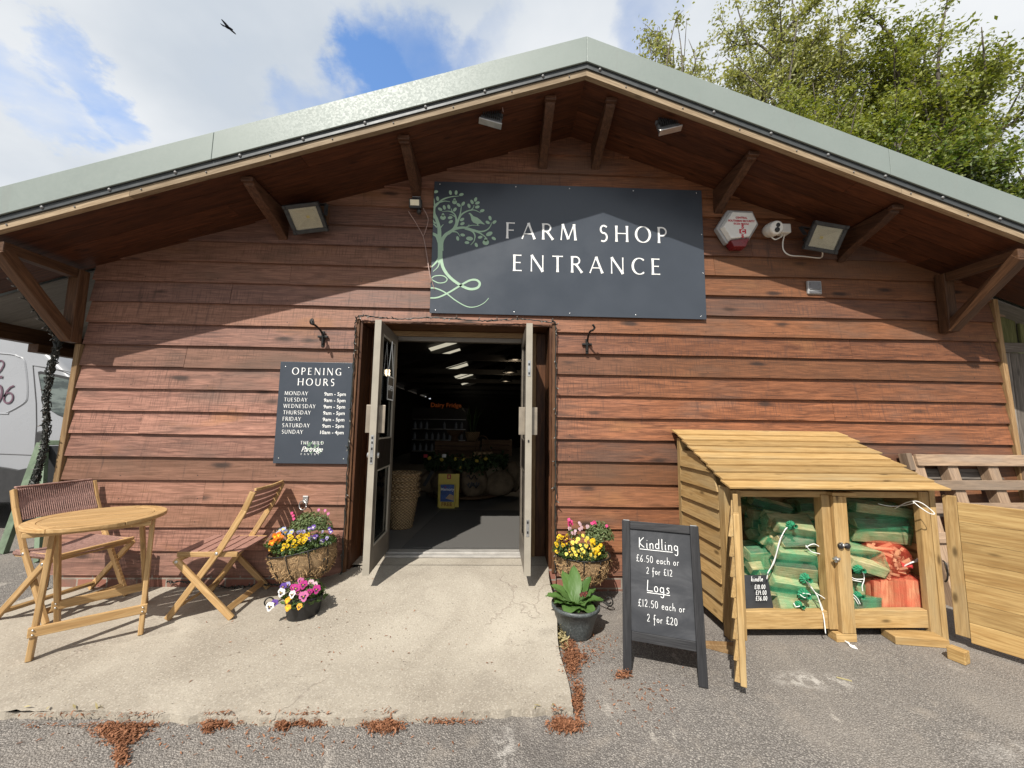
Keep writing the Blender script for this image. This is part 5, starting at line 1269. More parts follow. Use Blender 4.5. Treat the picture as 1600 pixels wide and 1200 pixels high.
def gather(c, ax, r, mat, parent, L=.06):
    """pleated neck where the net is drawn together"""
    b = MB(); ax = Vector(ax).normalized(); u_ = ax.orthogonal().normalized(); w_ = ax.cross(u_); n = 26; vs = []; r *= .62
    rings = ((1.0, -.004), (.62, .012), (.34, .020), (.20, .030), (.30, .045), (.46, .05))
    for q, (s, h) in enumerate(rings):
        for k in range(n):
            a = 2*pi*k/n; rr = r*s*(1+(.16 if k % 2 else -.16)*(1 if q else .6)+random.uniform(-.05, .05)); vs.append(Vector(c)+u_*(rr*cos(a))+w_*(rr*sin(a))+ax*(h+random.uniform(-.003, .003)))
    fs = [(i*n+k, i*n+(k+1) % n, (i+1)*n+(k+1) % n, (i+1)*n+k) for i in range(len(rings)-1) for k in range(n)]
    b.add(vs, fs); return b.build('net_gather', mat, parent)
def string(parts, parent, r=.0030):
    b = MB()
    for P in parts: b.tube(catmull(P, 6), r, 5)
    b.build('tie_string', M_string, parent, smooth=True)
def log_bag(label, c, size, rows, yaw=0, tilt=0, roll=0, tie=None, strings=None, seed=1, group='green nets of logs in the store'):
    size = (size[0]*1.06, size[1]*1.08, size[2]*1.12); random.seed(seed); t = thing('log_bag', label, 'log bag', (c[0], c[1], c[2]-size[2]/2), group=group)
    R = Euler((tilt, roll, yaw)).to_matrix(); pts = []
    nz, ny = rows
    for iz in range(nz):
        for iy in range(ny):
            b = MB(); r = min(size[2]/nz, size[1]/ny)*.60
            p = Vector((random.uniform(-.012, .012), (iy+.5)/ny*size[1]-size[1]/2+random.uniform(-.012, .012), (iz+.5)/nz*size[2]-size[2]/2+random.uniform(-.01, .01)))
            rot = Euler((random.uniform(-.3, .3), random.uniform(-.07, .07), random.uniform(-.10, .10))).to_matrix()
            pts += wedge(b, Vector(c)+R@p, size[0]*random.uniform(.90, 1.0), r, rot, R, random.random()); b.build('log', [M_log, M_bark], t, bevel=.003, seg=1)
    hull_net(pts, 'net', M_netg, t)
    if tie:
        g = atY(tie[0], tie[1], tie[2]); gather(g, Vector((-.1, -1, .1)), tie[3] if len(tie) > 3 else .042, M_netgd, t)
    if strings: string([[atY(*q) for q in s] for s in strings], t)
    return t
Bp = lambda x, y, Y: atY(x, y, Y)
# left bay
log_bag('dim green net of logs at the back left under the store roof, left bay', Bp(1196, 793, -.25), (.34, .2, .15), (2, 2), .15, 0, .18, seed=2)
log_bag('dim green net of logs at the back right under the store roof, left bay', Bp(1272, 795, -.22), (.34, .2, .16), (2, 2), -.1, 0, -.12, seed=3)
log_bag('green net of logs high in the left bay, directly beside the middle post', Bp(1292, 838, -.36), (.36, .2, .18), (2, 2), -.12, .1, -.10, seed=4)
log_bag('green net of logs behind the topmost tied bag, against the left side of the store', Bp(1206, 826, -.43), (.30, .2, .22), (3, 2), .22, .05, .16, seed=5)
log_bag('uppermost tied green net of logs in the left bay, its long white string hanging left', Bp(1238, 832, -.56), (.31, .20, .17), (2, 2), .05, .1, .06, (1236, 821, -.68, .05), [[(1230, 824, -.68), (1222, 836, -.70), (1216, 855, -.70), (1209, 880, -.69), (1201, 892, -.69), (1198, 905, -.69)], [(1228, 825, -.69), (1218, 845, -.71), (1212, 868, -.70), (1205, 886, -.70), (1199, 896, -.70)]], seed=6)
log_bag('green net with a rough bark log, second tied bag down in the left bay', Bp(1246, 873, -.57), (.38, .22, .19), (2, 2), -.04, .08, .15, (1258, 904, -.685, .055), [[(1258, 906, -.70), (1268, 918, -.71), (1276, 930, -.715), (1285, 950, -.715), (1288, 970, -.73), (1289, 985, -.76)], [(1258, 906, -.70), (1272, 924, -.71), (1284, 932, -.715), (1291, 937, -.715)], [(1277, 930, -.715), (1282, 946, -.72), (1287, 964, -.74), (1290, 990, -.77)], [(1259, 852, -.69), (1268, 862, -.69), (1282, 866, -.70), (1290, 873, -.71)], [(1259, 855, -.69), (1272, 850, -.69), (1284, 858, -.70), (1290, 868, -.71)]], seed=9)
log_bag('green net of logs just below the rough bark one in the left bay', Bp(1232, 915, -.56), (.36, .22, .15), (2, 2), .08, 0, .16, (1256, 929, -.685, .06), [[(1250, 929, -.70), (1258, 934, -.71), (1266, 929, -.705), (1254, 927, -.70)]], seed=8)
log_bag('lowest green net of logs on the floor of the left bay', Bp(1245, 940, -.57), (.40, .22, .12), (1, 2), 0, 0, .05, (1248, 945, -.69, .04), [[(1240, 942, -.70), (1244, 948, -.71), (1252, 946, -.71)]], seed=10)
log_bag('green net of logs wedged deep in the left bay beside the middle post', Bp(1284, 905, -.40), (.34, .2, .26), (3, 2), -.1, 0, .0, seed=11)
log_bag('shaded green net of logs directly behind the price slate in the left bay', Bp(1190, 880, -.42), (.28, .2, .26), (3, 2), .1, 0, 0, seed=12)
# right bay
log_bag('big green net of logs on top of the red kindling nets in the right bay', Bp(1364, 813, -.50), (.38, .24, .24), (3, 2), -.06, .06, .08, None, [[(1398, 795, -.62), (1412, 787, -.70), (1427, 783, -.78), (1440, 786, -.81), (1455, 797, -.83), (1460, 803, -.84), (1452, 802, -.84), (1438, 793, -.82), (1426, 783, -.78)], [(1372, 787, -.60), (1385, 790, -.62), (1398, 791, -.64), (1415, 789, -.71), (1428, 786, -.79)]], seed=13)
log_bag('dim green net of logs at the very top of the right bay under the roof', Bp(1352, 780, -.30), (.36, .2, .12), (1, 2), 0, 0, .05, seed=14)
log_bag('sunlit gathered green net of logs in the right bay, left of the red nets', Bp(1336, 868, -.60), (.24, .2, .15), (2, 2), .12, .05, .2, (1341, 889, -.70, .05), [[(1343, 890, -.71), (1349, 896, -.72), (1350, 906, -.72), (1347, 916, -.72), (1348, 924, -.72)], [(1322, 898, -.71), (1332, 906, -.72), (1346, 909, -.72)], [(1322, 893, -.71), (1334, 904, -.72), (1349, 905, -.72)]], seed=15)
log_bag('small green net of logs on the right bay floor beside the middle post', Bp(1336, 936, -.62), (.22, .2, .12), (1, 2), .1, 0, .1, (1340, 930, -.71, .04), [[(1322, 922, -.72), (1332, 928, -.725), (1340, 936, -.725), (1344, 944, -.725)], [(1321, 925, -.72), (1334, 934, -.725), (1341, 944, -.725)]], seed=16)
log_bag('half hidden green net of logs below the gathered one in the right bay', Bp(1334, 908, -.52), (.24, .2, .14), (2, 2), 0, 0, 0, seed=17)
def kindling(label, c, size, upright, seed, nst):
    random.seed(seed); t = thing('kindling_bag', label, 'kindling bag', (c[0], c[1], c[2]-size[2]/2), group='red nets of kindling in the store'); pts = []
    for k in range(nst):
        b = MB()
        if upright:
            nx = 9; i = k % nx; row_ = k//nx
            p = Vector((-size[0]/2+size[0]*(i+.5)/nx, -size[1]/2+.02+row_*.05, random.uniform(-.006, .006))); w_ = size[0]/nx*random.uniform(.8, 1.15)
            rot = (random.uniform(-.04, .04), random.uniform(-.10, .10), random.uniform(-.4, .4)); b.box(Vector(c)+p, (w_, random.uniform(.02, .035), size[2]*random.uniform(.9, 1.0)), rot, taper=random.uniform(.75, 1))
        else:
            p = Vector((random.uniform(-.5, .5)*size[0]*.78, random.uniform(-.5, .4)*size[1], random.uniform(-.5, .5)*size[2]*.85))
            b.box(Vector(c)+p, (random.uniform(.09, .15), random.uniform(.015, .024), random.uniform(.014, .024)), (random.uniform(-1, 1), random.uniform(-.7, .7), random.uniform(-1.2, 1.2)))
        pts += b.v; b.build('stick', M_kindle, t)
    hull_net(pts, 'net', M_netr, t, 1.02); return t
k1 = kindling('red net of upright kindling sticks on the floor of the right bay', Bp(1396, 924, -.60), (.40, .16, .205), True, 31, 27)
k2 = kindling('red net of loose criss-cross kindling lying above the upright bundle', Bp(1378, 872, -.56), (.32, .16, .20), False, 32, 72)
gather(Bp(1410, 884, -.62), (.8, -.6, .1), .04, M_netrd, k2); string([[atY(*q) for q in s] for s in ([(1410, 885, -.63), (1422, 880, -.64), (1432, 875, -.64), (1434, 872, -.64)], [(1410, 886, -.63), (1424, 879, -.65), (1434, 877, -.645)])], k2, .005)
# price slate leaning in the left bay
t = thing('price_slate', 'small black price slate with white handwriting leaning inside the left bay of the store', 'sign', (1.80, -.69, .15))
S0, S1 = Bp(1160, 953, -.70), Bp(1209, 952, -.685); S2, S3 = Bp(1199, 899, -.66), Bp(1162, 899, -.67); b = MB(); b.prism([S0, S1, S2, S3], (0, .006, 0)); b.build('slate', M_slate, t)
sk = MB(); Xs = (S1-S0).normalized(); Zs_ = (S3-S0).normalized(); Ns = Vector((0, -1, .1)).normalized()
for txt, px, py, sz in (('kindle', 1175, 908, .030), ('£10.00', 1180, 920, .026), ('£19.00', 1182, 929, .026), ('£36.00', 1182, 938, .026)): chalk(sk, txt, atY(px-2, py, -.699)+Ns*.004, Xs, Zs_, Ns, sz, wid=.13)
sk.build('chalk_writing', M_chalk, t)
# white plastic tie lying under the middle post
b = MB()
for q in range(3): b.tube(catmull([atZ(1318+q*2, 1000+q*2, -.016), atZ(1324+q, 1004, -.012), atZ(1329, 1008+q, -.016), atZ(1336+q*2, 1010+q*2, -.016)], 6), .004, 5)
tag(b.build('loose_string', M_string, None), 'scrap of white string on the tarmac at the foot of the middle post', 'string')
b = MB(); b.beam(atZ(1307, 1058, -.018), atZ(1331, 1064, -.018), .006, .004); tag(b.build('straw', M_straw, None), 'single yellow straw lying on the tarmac in front of the log store', 'straw')
# ------------------------------------------------------------------ plants
random.seed(5)
def leaf_cloud(c, r, n, size, rnd, up=.3, name='foliage', mat=None, parent=None, shell=.45, elong=1.9, half=False):
    """many small separate leaves through a mound-shaped volume"""
    b = MB(); c = Vector(c)
    for k in range(n):
        while True:
            p = Vector((rnd.uniform(-1, 1), rnd.uniform(-1, 1), rnd.uniform(-.35 if not half else 0, 1)))
            if p.length <= 1 and p.length > shell*rnd.random(): break
        n_ = (p+Vector((rnd.gauss(0, .5), rnd.gauss(0, .5), rnd.gauss(up, .5)))).normalized()
        q = c+Vector((p.x*r[0], p.y*r[1], p.z*r[2])); t_ = n_.orthogonal().normalized(); t_ = Matrix.Rotation(rnd.uniform(0, 6.28), 3, n_)@t_; w_ = n_.cross(t_); s = size*rnd.uniform(.6, 1.25)
        b.add([q-t_*s*elong*.5, q+w_*s*.42+n_*s*.12, q+t_*s*elong*.5-n_*s*.1, q-w_*s*.42+n_*s*.12], [(0, 1, 2), (0, 2, 3)], tint=rnd.random())
    return b.build(name, mat, parent)
FM = {}
def flower_mesh(col, eye, kind='pansy'):
    key = (col, eye, kind)
    if key in FM: return FM[key]
    b = MB(); pl = PET[col]; mats = [pl, M_eye if eye == 'dark' else M_eyeyellow, M_eyeyellow]
    if eye == 'white': mats[1] = PET['white']
    r = 1.0
    for (a, R_, rr, zz) in ((55, .50, .52, -.06), (125, .50, .52, -.05), (8, .50, .46, .0), (172, .50, .46, .01), (270, .46, .56, .03)):
        cx_, cy2 = R_*cos(radians(a)), R_*sin(radians(a)); m = 9; vs = [(cx_*.9, cy2*.9, zz+.06)]
        for k in range(m):
            t = 2*pi*k/m; rad = rr*(1+.08*sin(3*t+a)); vs.append((cx_+rad*cos(t), cy2+rad*sin(t), zz-.04*cos(2*t)))
        b.add(vs, [(0, 1+k, 1+(k+1) % m) for k in range(m)], tint=random.uniform(.1, .95))
    if kind == 'pansy':
        for a, L in ((8, .46), (172, .46), (270, .52), (240, .40), (300, .40)):
            d = Vector((cos(radians(a)), sin(radians(a)), 0)); n_ = Vector((-d.y, d.x, 0)); b.add([n_*.06+Vector((0, 0, .075)), -n_*.06+Vector((0, 0, .075)), d*L-n_*.17+Vector((0, 0, .10)), d*L*1.15+Vector((0, 0, .10)), d*L+n_*.17+Vector((0, 0, .10))], [(0, 1, 2, 3, 4)], mat=1)
    b.add([(.10*cos(2*pi*k/8), .10*sin(2*pi*k/8)-.03, .125) for k in range(8)], [tuple(range(8))], mat=2)
    o = b.build('flower', mats, None); me = o.data; bpy.data.objects.remove(o)
    # recentre on the flower's own middle
    FM[key] = me; return me
def flower(parent, p, face, r, col, eye='dark', kind='pansy', roll=0):
    o = bpy.data.objects.new('flower', flower_mesh(col, eye, kind)); C.objects.link(o); o.parent = parent; o.matrix_parent_inverse = INV[parent.name]
    z = Vector(face).normalized(); x = Vector((0, 0, 1)).cross(z); x.normalize(); y = z.cross(x); M = Matrix((x, y, z)).transposed()@Matrix.Rotation(roll, 3, 'Z')
    o.rotation_euler = M.to_euler(); o.location = p; o.scale = (r, r, r); return o
def plant(name, label, cat, c, r, n, size, mat, group, rnd, **k):
    t = thing(name, label, cat, (c[0], c[1], c[2]), group=group); leaf_cloud(c, r, n, size, rnd, mat=mat, parent=t, **k); return t
def scatter(t, pxs, Y, r, col, eye, rnd, kind='pansy', dy=.03):
    for (x, y) in pxs:
        p = atY(x, y, Y+rnd.uniform(-dy, dy)); flower(t, p, (rnd.uniform(-.8, .8), -1, rnd.uniform(-.25, .9)), r*rnd.uniform(.68, 1.12), col, eye, kind, rnd.uniform(-.4, .4))
def basket(label, c, rx, ry, dep, tilt, feet, seed):
    """coir lined wire basket on a scrolled iron stand"""
    rnd = random.Random(seed); t = thing('flower_basket', label, 'flower basket', (c[0], c[1], .01), group='coir lined flower baskets')
    R = Euler((.03, tilt, 0)).to_matrix(); c = Vector(c); n = 40; m = 10; vs = []; gs = []
    def P(a, f, k=1.0):
        rad = cos(f*pi/2*.93)**.62; return c+R@Vector((rx*k*rad*cos(a), ry*k*rad*sin(a), -dep*k*sin(f*pi/2)))
    for j in range(m+1):
        for k in range(n):
            a = 2*pi*k/n; q = P(a, j/m, 1+.02*sin(a*8)+rnd.uniform(-.022, .022)); vs.append(q); gs.append(q)
    fs = [(j*n+k, (j+1)*n+k, (j+1)*n+(k+1) % n, j*n+(k+1) % n) for j in range(m) for k in range(n)]+[tuple(m*n+k for k in range(n))]
    b = MB(); b.add(vs, fs, gs); b.build('coir_liner', M_coir, t, smooth=True)
    b = MB()
    for k in range(900):                                   # loose coir fibres
        a = rnd.uniform(0, 2*pi); f = rnd.random()**.8*.95; p = P(a, f, 1.02); d = Vector((rnd.gauss(0, 1), rnd.gauss(0, 1), rnd.gauss(-.3, 1))).normalized(); o_ = (p-c).normalized(); L = rnd.uniform(.02, .05)
        b.tube([p-d*L*.5, p+o_*rnd.uniform(.004, .016), p+d*L*.5+o_*rnd.uniform(-.004, .012)], .0015, 3, cap=False)
    b.build('coir_fibres', M_coirstrand, t)
    b = MB()
    b.tube([P(2*pi*k/40, 0, 1.045) for k in range(41)], .0055, 6)
    for k in range(10):
        a = 2*pi*(k+.3)/10; b.tube([P(a, f, 1.05) for f in np.linspace(0, 1, 9)], .0036, 5)
    b.tube([P(2*pi*k/30, .62, 1.055) for k in range(31)], .003, 5)
    b.build('wire_frame', M_iron, t, smooth=True)
    base = c+R@Vector((0, 0, -dep*1.02)); 
    for fx, fy in feet:
        f = Vector((base.x+fx, base.y+fy, .02)); side = Vector((fx, fy, 0)).normalized(); b = MB()
        b.tube(catmull([P(atan2(fy, fx), .25, 1.08), base+side*.06+Vector((0, 0, .01)), base+side*.03-Vector((0, 0, (base.z-.02)*.4)), f-side*.06+Vector((0, 0, .03)), f], 6), .0055, 6)
        ctr2 = f+Vector((0, 0, .035)); b.tube([ctr2+side*(.034*(1-.55*q/24)*sin(2.4*pi*q/24))+Vector((0, 0, -.034*(1-.55*q/24)*cos(2.4*pi*q/24))) for q in range(25)], .005, 6)
        b.build('leg', M_iron, t, smooth=True)
    b = MB(); b.add([P(2*pi*k/n, .20, .95) for k in range(n)], [tuple(range(n))]); b.build('compost', M_soil, t)
    return t
r1 = random.Random(41)
cL = Vector((-1.425, -.27, .395))
basket('coir flower basket on an iron stand left of the doorway, planted orange, yellow and violet', cL, .225, .17, .215, -.20, ((-.20, -.10), (.18, -.12), (.02, .14)), 3)
G = 'plants in the left flower basket'
t = plant('bushy_plant', 'upright sage green bushy plant at the back of the left flower basket', 'plant', atY(486, 826, -.24), (.155, .10, .125), 1500, .0135, M_leafgrey, G, r1, half=True)
for px, py in ((458, 806), (459, 811), (456, 802), (498, 797), (508, 798), (513, 803)):
    flower(t, atY(px, py, -.28+r1.uniform(-.02, .02)), (0, -1, .4), .011, 'hotpink' if px < 480 else 'pink', 'yellow', 'simple')
b = MB()
for px, py in ((458, 806), (498, 797), (508, 798), (513, 803)): p = atY(px, py, -.26); b.tube([p, p+Vector((.01, 0, -.08))], .0015, 4)
b.build('stem', M_leafgrey, t)
t = plant('viola', 'orange pansy clump at the left end of the left flower basket', 'flower', atY(430, 850, -.37), (.075, .06, .05), 260, .014, M_leafbed, G, r1)
scatter(t, [(432, 840), (428, 845), (436, 836), (439, 841), (425, 848), (434, 846), (430, 838)], -.42, .022, 'orange', 'yellow', r1); scatter(t, [(421, 856), (424, 859), (420, 852)], -.40, .018, 'apricot', 'yellow', r1)
t = plant('viola', 'pale blue pansy clump behind the orange one in the left flower basket', 'flower', atY(440, 834, -.30), (.06, .05, .05), 120, .013, M_leafbed, G, r1); scatter(t, [(437, 829), (443, 827), (441, 833), (446, 831), (434, 833), (456, 831), (452, 835)], -.35, .019, 'blue', 'yellow', r1)
t = plant('viola', 'bright yellow viola clump filling the middle of the left flower basket', 'flower', atY(462, 856, -.36), (.17, .10, .06), 800, .014, M_leafbed, G, r1)
scatter(t, [(446, 858), (444, 852), (449, 846), (453, 838), (452, 843), (457, 840), (460, 846), (456, 852), (450, 853), (463, 853), (468, 845), (474, 843), (472, 848), (466, 839), (470, 836), (476, 836), (483, 835), (479, 838), (461, 857), (447, 863), (442, 858), (455, 858), (466, 849), (475, 846), (478, 843)], -.43, .0185, 'yellow', 'dark', r1)
t = plant('viola', 'violet viola clump at the right end of the left flower basket', 'flower', atY(498, 845, -.33), (.12, .10, .055), 560, .013, M_leafbed, G, r1)
scatter(t, [(487, 825), (483, 826), (490, 824), (482, 843), (492, 840), (494, 838), (516, 829), (517, 831), (503, 846), (486, 841), (485, 845), (515, 827)], -.38, .018, 'violet', 'white', r1); scatter(t, [(470, 829), (475, 831), (467, 832), (504, 831), (511, 841), (488, 851)], -.36, .015, 'lilac', 'dark', r1)
leaf_cloud(cL+Vector((0, -.03, .0)), (.19, .14, .06), 1100, .016, r1, mat=M_leafbed, parent=t, name='under_foliage')
cR = Vector((.652, -.27, .352)); r2 = random.Random(42)
basket('coir flower basket on a dark stand right of the doorway, planted yellow with pink spikes', cR, .195, .155, .19, .02, ((-.19, .02), (.17, -.10), (.05, .14)), 4)
G = 'plants in the right flower basket'
t = plant('bushy_plant', 'fresh green bushy plant at the back right of the right flower basket', 'plant', atY(936, 842, -.22), (.115, .09, .135), 1300, .0135, M_leafgrey, G, r2, half=True)
scatter(t, [(927, 817), (929, 816), (925, 818), (931, 818), (948, 822)], -.25, .012, 'hotpink', 'yellow', r2, 'simple')
t = plant('snapdragon', 'tall pink and white spikes at the back left of the right flower basket', 'flower', atY(897, 838, -.22), (.06, .04, .06), 140, .013, M_leafbed, G, r2)
scatter(t, [(889, 812), (891, 816), (888, 819), (893, 815), (890, 822), (894, 819), (889, 815)], -.24, .013, 'hotpink', 'yellow', r2, 'simple'); scatter(t, [(890, 826), (905, 817), (907, 820), (898, 834), (894, 833), (918, 823), (906, 827), (899, 830), (909, 825)], -.25, .015, 'blush', 'white', r2, 'simple')
b = MB()
for px, py in ((890, 812), (906, 818)): p = atY(px, py, -.235); b.tube([p, p+Vector((.008, .01, -.12))], .002, 4)
b.build('stem', M_leafbed, t)
t = plant('viola', 'maroon and yellow viola clump at the left front of the right flower basket', 'flower', atY(884, 858, -.34), (.10, .09, .07), 520, .013, M_leafbed, G, r2)
scatter(t, [(873, 840), (877, 840), (881, 839), (886, 836), (871, 845), (870, 852), (880, 852), (870, 862), (868, 849), (874, 838)], -.41, .0155, 'yellow', 'dark', r2); scatter(t, [(886, 841), (889, 846), (885, 849), (889, 858), (880, 838), (884, 843), (893, 851), (890, 862), (896, 841), (878, 847)], -.40, .0155, 'maroon', 'yellow', r2)
t = plant('viola', 'lemon and white viola clump in the middle of the right flower basket', 'flower', atY(908, 864, -.35), (.165, .10, .06), 900, .013, M_leafbed, G, r2)
scatter(t, [(895, 848), (903, 843), (907, 852), (895, 858), (898, 863), (904, 861), (909, 858), (916, 853), (909, 865), (915, 866), (923, 867), (912, 862), (924, 851), (901, 847), (911, 837), (915, 845), (909, 869), (918, 841), (900, 867), (927, 859), (925, 855)], -.43, .0165, 'lemon', 'yellow', r2)
scatter(t, [(917, 855), (921, 857), (916, 849)], -.42, .013, 'maroon', 'yellow', r2)
t = plant('viola', 'deep golden pansy clump at the right front of the right flower basket', 'flower', atY(933, 857, -.35), (.06, .06, .055), 240, .013, M_leafbed, G, r2)
scatter(t, [(927, 845), (928, 848), (932, 860), (936, 865), (938, 854), (930, 863), (934, 857), (939, 852), (924, 846)], -.41, .019, 'yellow', 'yellow', r2)
leaf_cloud(cR+Vector((0, -.03, .01)), (.175, .14, .06), 1100, .016, r2, mat=M_leafbed, parent=t, name='under_foliage')
scatter(t, [(893, 868), (902, 872), (921, 873), (912, 874), (930, 870), (885, 866)], -.44, .0155, 'lemon', 'yellow', r2)
# black oval pot of pansies
r3 = random.Random(43); pc = Vector((-1.262, -.545, .012))
t = thing('flower_pot', 'small plain black plastic pot of pansies on the concrete beside the ramp', 'flower pot', pc)
b = MB(); b.lathe([(.001, 0), (.088, 0), (.094, .01), (.118, .155), (.122, .168), (.115, .168), (.108, .14), (.001, .14)], pc, 36, sy=.82); b.build('pot', M_pot, t, smooth=True)
b = MB(); b.lathe([(.112, .146), (.001, .150)], pc, 30, sy=.82); b.build('compost', M_soil, t)
tp_ = thing('pansy', 'mixed white, magenta and apricot pansies growing in the plain black pot', 'flower', pc+Vector((0, 0, .15)))
leaf_cloud(pc+Vector((0, 0, .16)), (.135, .11, .10), 420, .022, r3, mat=M_leafbed, parent=tp_)
for px, py, Y, rr, col, eye in ((440, 926, -.66, .030, 'white', 'dark'), (457, 929, -.67, .025, 'white', 'dark'), (422, 948, -.66, .030, 'white', 'dark'), (429, 943, -.645, .026, 'violet', 'dark'), (443, 917, -.60, .027, 'violet', 'dark'), (450, 914, -.57, .022, 'lilac', 'dark'), (475, 932, -.68, .034, 'pink', 'dark'), (474, 914, -.61, .030, 'magenta', 'dark'), (463, 920, -.62, .030, 'magenta', 'dark'), (458, 918, -.60, .024, 'magenta', 'dark'), (470, 908, -.58, .024, 'pink', 'dark'), (486, 911, -.57, .024, 'blush', 'dark'), (492, 914, -.58, .022, 'blush', 'dark'), (495, 921, -.62, .030, 'magenta', 'dark'), (449, 939, -.67, .019, 'apricot', 'yellow'), (450, 950, -.68, .022, 'apricot', 'yellow'), (468, 948, -.68, .021, 'apricot', 'dark'), (452, 936, -.65, .016, 'apricot', 'yellow'), (484, 925, -.64, .022, 'magenta', 'dark'), (466, 926, -.62, .02, 'pink', 'dark')):
    flower(tp_, atY(px, py, Y), (r3.uniform(-.3, .3), -1, r3.uniform(.1, .5)), rr*.93, col, eye, 'pansy', r3.uniform(-.3, .3))
# slate coloured pot with primula leaves
pc = Vector((.520, -.655, -.02))
t = thing('flower_pot', 'dark slate pot with pale scratched pattern, by the concrete edge next to the chalkboard', 'flower pot', pc)
b = MB(); b.lathe([(.001, 0), (.092, 0), (.100, .012), (.122, .09), (.148, .165), (.156, .168), (.156, .188), (.144, .188), (.136, .165), (.001, .16)], pc, 40); b.build('pot', M_marble, t, smooth=True)
b = MB(); b.lathe([(.138, .168), (.001, .175)], pc, 30); b.build('compost', M_soil, t)
tq = thing('primula', 'leafy primula with broad crinkled leaves growing in the slate pot', 'plant', pc+Vector((0, 0, .17)))
r4 = random.Random(8); ctr3 = pc+Vector((0, 0, .165))
def bigleaf(a, L, W2, rise, droop):
    b = MB(); n = 11; m = 5; d = Vector((cos(a), sin(a), 0)); s = Vector((-sin(a), cos(a), 0)); vs = []
    for i in range(n+1):
        f = i/n; prof = (sin(pi*min(1, .10+f*.92))**.62)*(.35+.65*min(1, f*2.1)); wid = W2*prof; p = ctr3+d*(L*(f*.92))*cos(rise*(1-f*.6))+Vector((0, 0, L*(sin(rise)*f-droop*f*f)))
        for j in range(-m, m+1):
            g_ = j/m; vs.append(p+s*wid*g_+Vector((0, 0, .22*wid*abs(g_)**1.3+.0045*sin(f*34+j*1.9)*(.3+abs(g_))+.005*r4.uniform(-1, 1)*abs(g_)))+d*.004*sin(j*2+f*20))
    q = 2*m+1; b.add(vs, [(i*q+j, i*q+j+1, (i+1)*q+j+1, (i+1)*q+j) for i in range(n) for j in range(q-1)], tint=r4.uniform(.15, .95))
    b.build('leaf', M_leafprim, tq, smooth=True)
for a, L, W2, ri, dr in ((-2.9, .17, .060, .75, .45), (-2.2, .16, .065, .55, .5), (-.9, .17, .062, .50, .45), (-.25, .20, .048, .75, .40), (.25, .17, .045, 1.0, .3), (1.45, .215, .048, 1.40, .05), (1.9, .22, .05, 1.2, .2), (2.6, .21, .055, .95, .35), (3.1, .22, .06, .75, .4), (-1.6, .11, .045, .6, .5), (-1.25, .13, .04, .9, .4), (.7, .20, .04, 1.1, .15), (-2.6, .12, .05, 1.0, .3), (-.55, .12, .045, .9, .3)): bigleaf(a, L, W2, ri, dr)
for px, py, col in ((911, 928, 'maroon'), (914, 930, 'maroon'), (908, 930, 'maroon'), (916, 927, 'maroon'), (909, 957, 'white'), (913, 961, 'white')): flower(tq, atY(px, py, -.71), (0, -1, .5), .012, col, 'white' if col == 'maroon' else 'yellow', 'simple')
# iron scroll on the ground right of the slate pot belongs to the right stand
# ------------------------------------------------------------------ van behind the corner
YV = 1.5
van = thing('parked_van', 'white panel van with purple numerals, parked beyond the left corner of the shop', 'van', (-7.4, 2.4, -.02))
prof = [(-4.02, .38), (-4.0, .72), (-4.08, 1.02), (-4.40, 1.22), (-4.72, 1.38), (-5.20, 1.895), (-5.50, 2.155), (-5.66, 2.285), (-5.80, 2.335), (-6.05, 2.385), (-7.5, 2.47), (-9.6, 2.46), (-9.75, 2.36), (-9.85, 1.4), (-9.88, .42)]
vb = bmesh.new(); 
b = MB(); b.prism([(x, YV, z) for x, z in prof][::-1], (0, 1.95, 0)); b.build('body', M_vanpaint, van, bevel=.07, seg=4, smooth=True)
def vline(pts, w=.006, name='panel_gap', mat=M_vanline, y=YV-.002, closed=False):
    b = MB(); P = [Vector((p[0], y, p[1])) for p in pts]
    b.tube(P, w, 5); return b.build(name, mat, van)
vp = lambda x, y: (lambda p: (p.x, p.z))(atY(x, y, YV))
vline([vp(0, 519), vp(30, 526), vp(62, 535)], .007)
vline([vp(120, 584), vp(98, 579), vp(70, 574), vp(52, 571), vp(54, 595), vp(57, 630), vp(57.5, 665), vp(55, 700), vp(54, 722)], .006)
vline([vp(46, 536), vp(48, 550)], .004)
lo = [vp(*q) for q in ((-160, 545), (0, 552), (30, 557.5), (37, 562), (40, 572), (43, 600), (43, 618), (40, 628), (25, 638), (10, 645), (0, 646), (-160, 640))]
vline([(p.x, p.y) for p in catmull([Vector((*q, 0)) for q in lo], 4)], .012, 'pressed_panel_edge', M_vanpaint, YV+.002)
vline([vp(-100, 701), vp(0, 709), vp(54, 711), vp(120, 712)], .006)
W_ = [vp(*q) for q in ((60, 581), (64, 580), (98, 587), (130, 594), (130, 672), (100, 652), (90, 648), (78, 640), (70, 631), (67, 622))]
b = MB(); b.prism([(x, YV-.006, z) for x, z in W_], (0, .012, 0)); b.build('window_seal', M_vanblack, van)
def mat_vanglass():
    k = NT('reflective_van_window'); n = k.noise(k.map(k.pos(), (2, 2, 5)), 2.2, 4, .6); return k.done(k.mix(k.rng(n, .4, .62), (.035, .045, .04), (.13, .155, .14)), .06, spec=.8)
M_vanglass = mat_vanglass()
cxw, czw = sum(p[0] for p in W_)/len(W_), sum(p[1] for p in W_)/len(W_)
b = MB(); b.prism([(cxw+(x-cxw)*.91, YV-.009, czw+(z-czw)*.91-.008) for x, z in W_], (0, .006, 0)); b.build('window', M_vanglass, van)
h = vp(66.5, 685); b = MB(); b.bx(h[0]-.052, h[0]+.045, YV-.035, YV+.01, h[1]-.10, h[1]+.085); b.build('handle', M_vanblack, van, bevel=.025, seg=3)
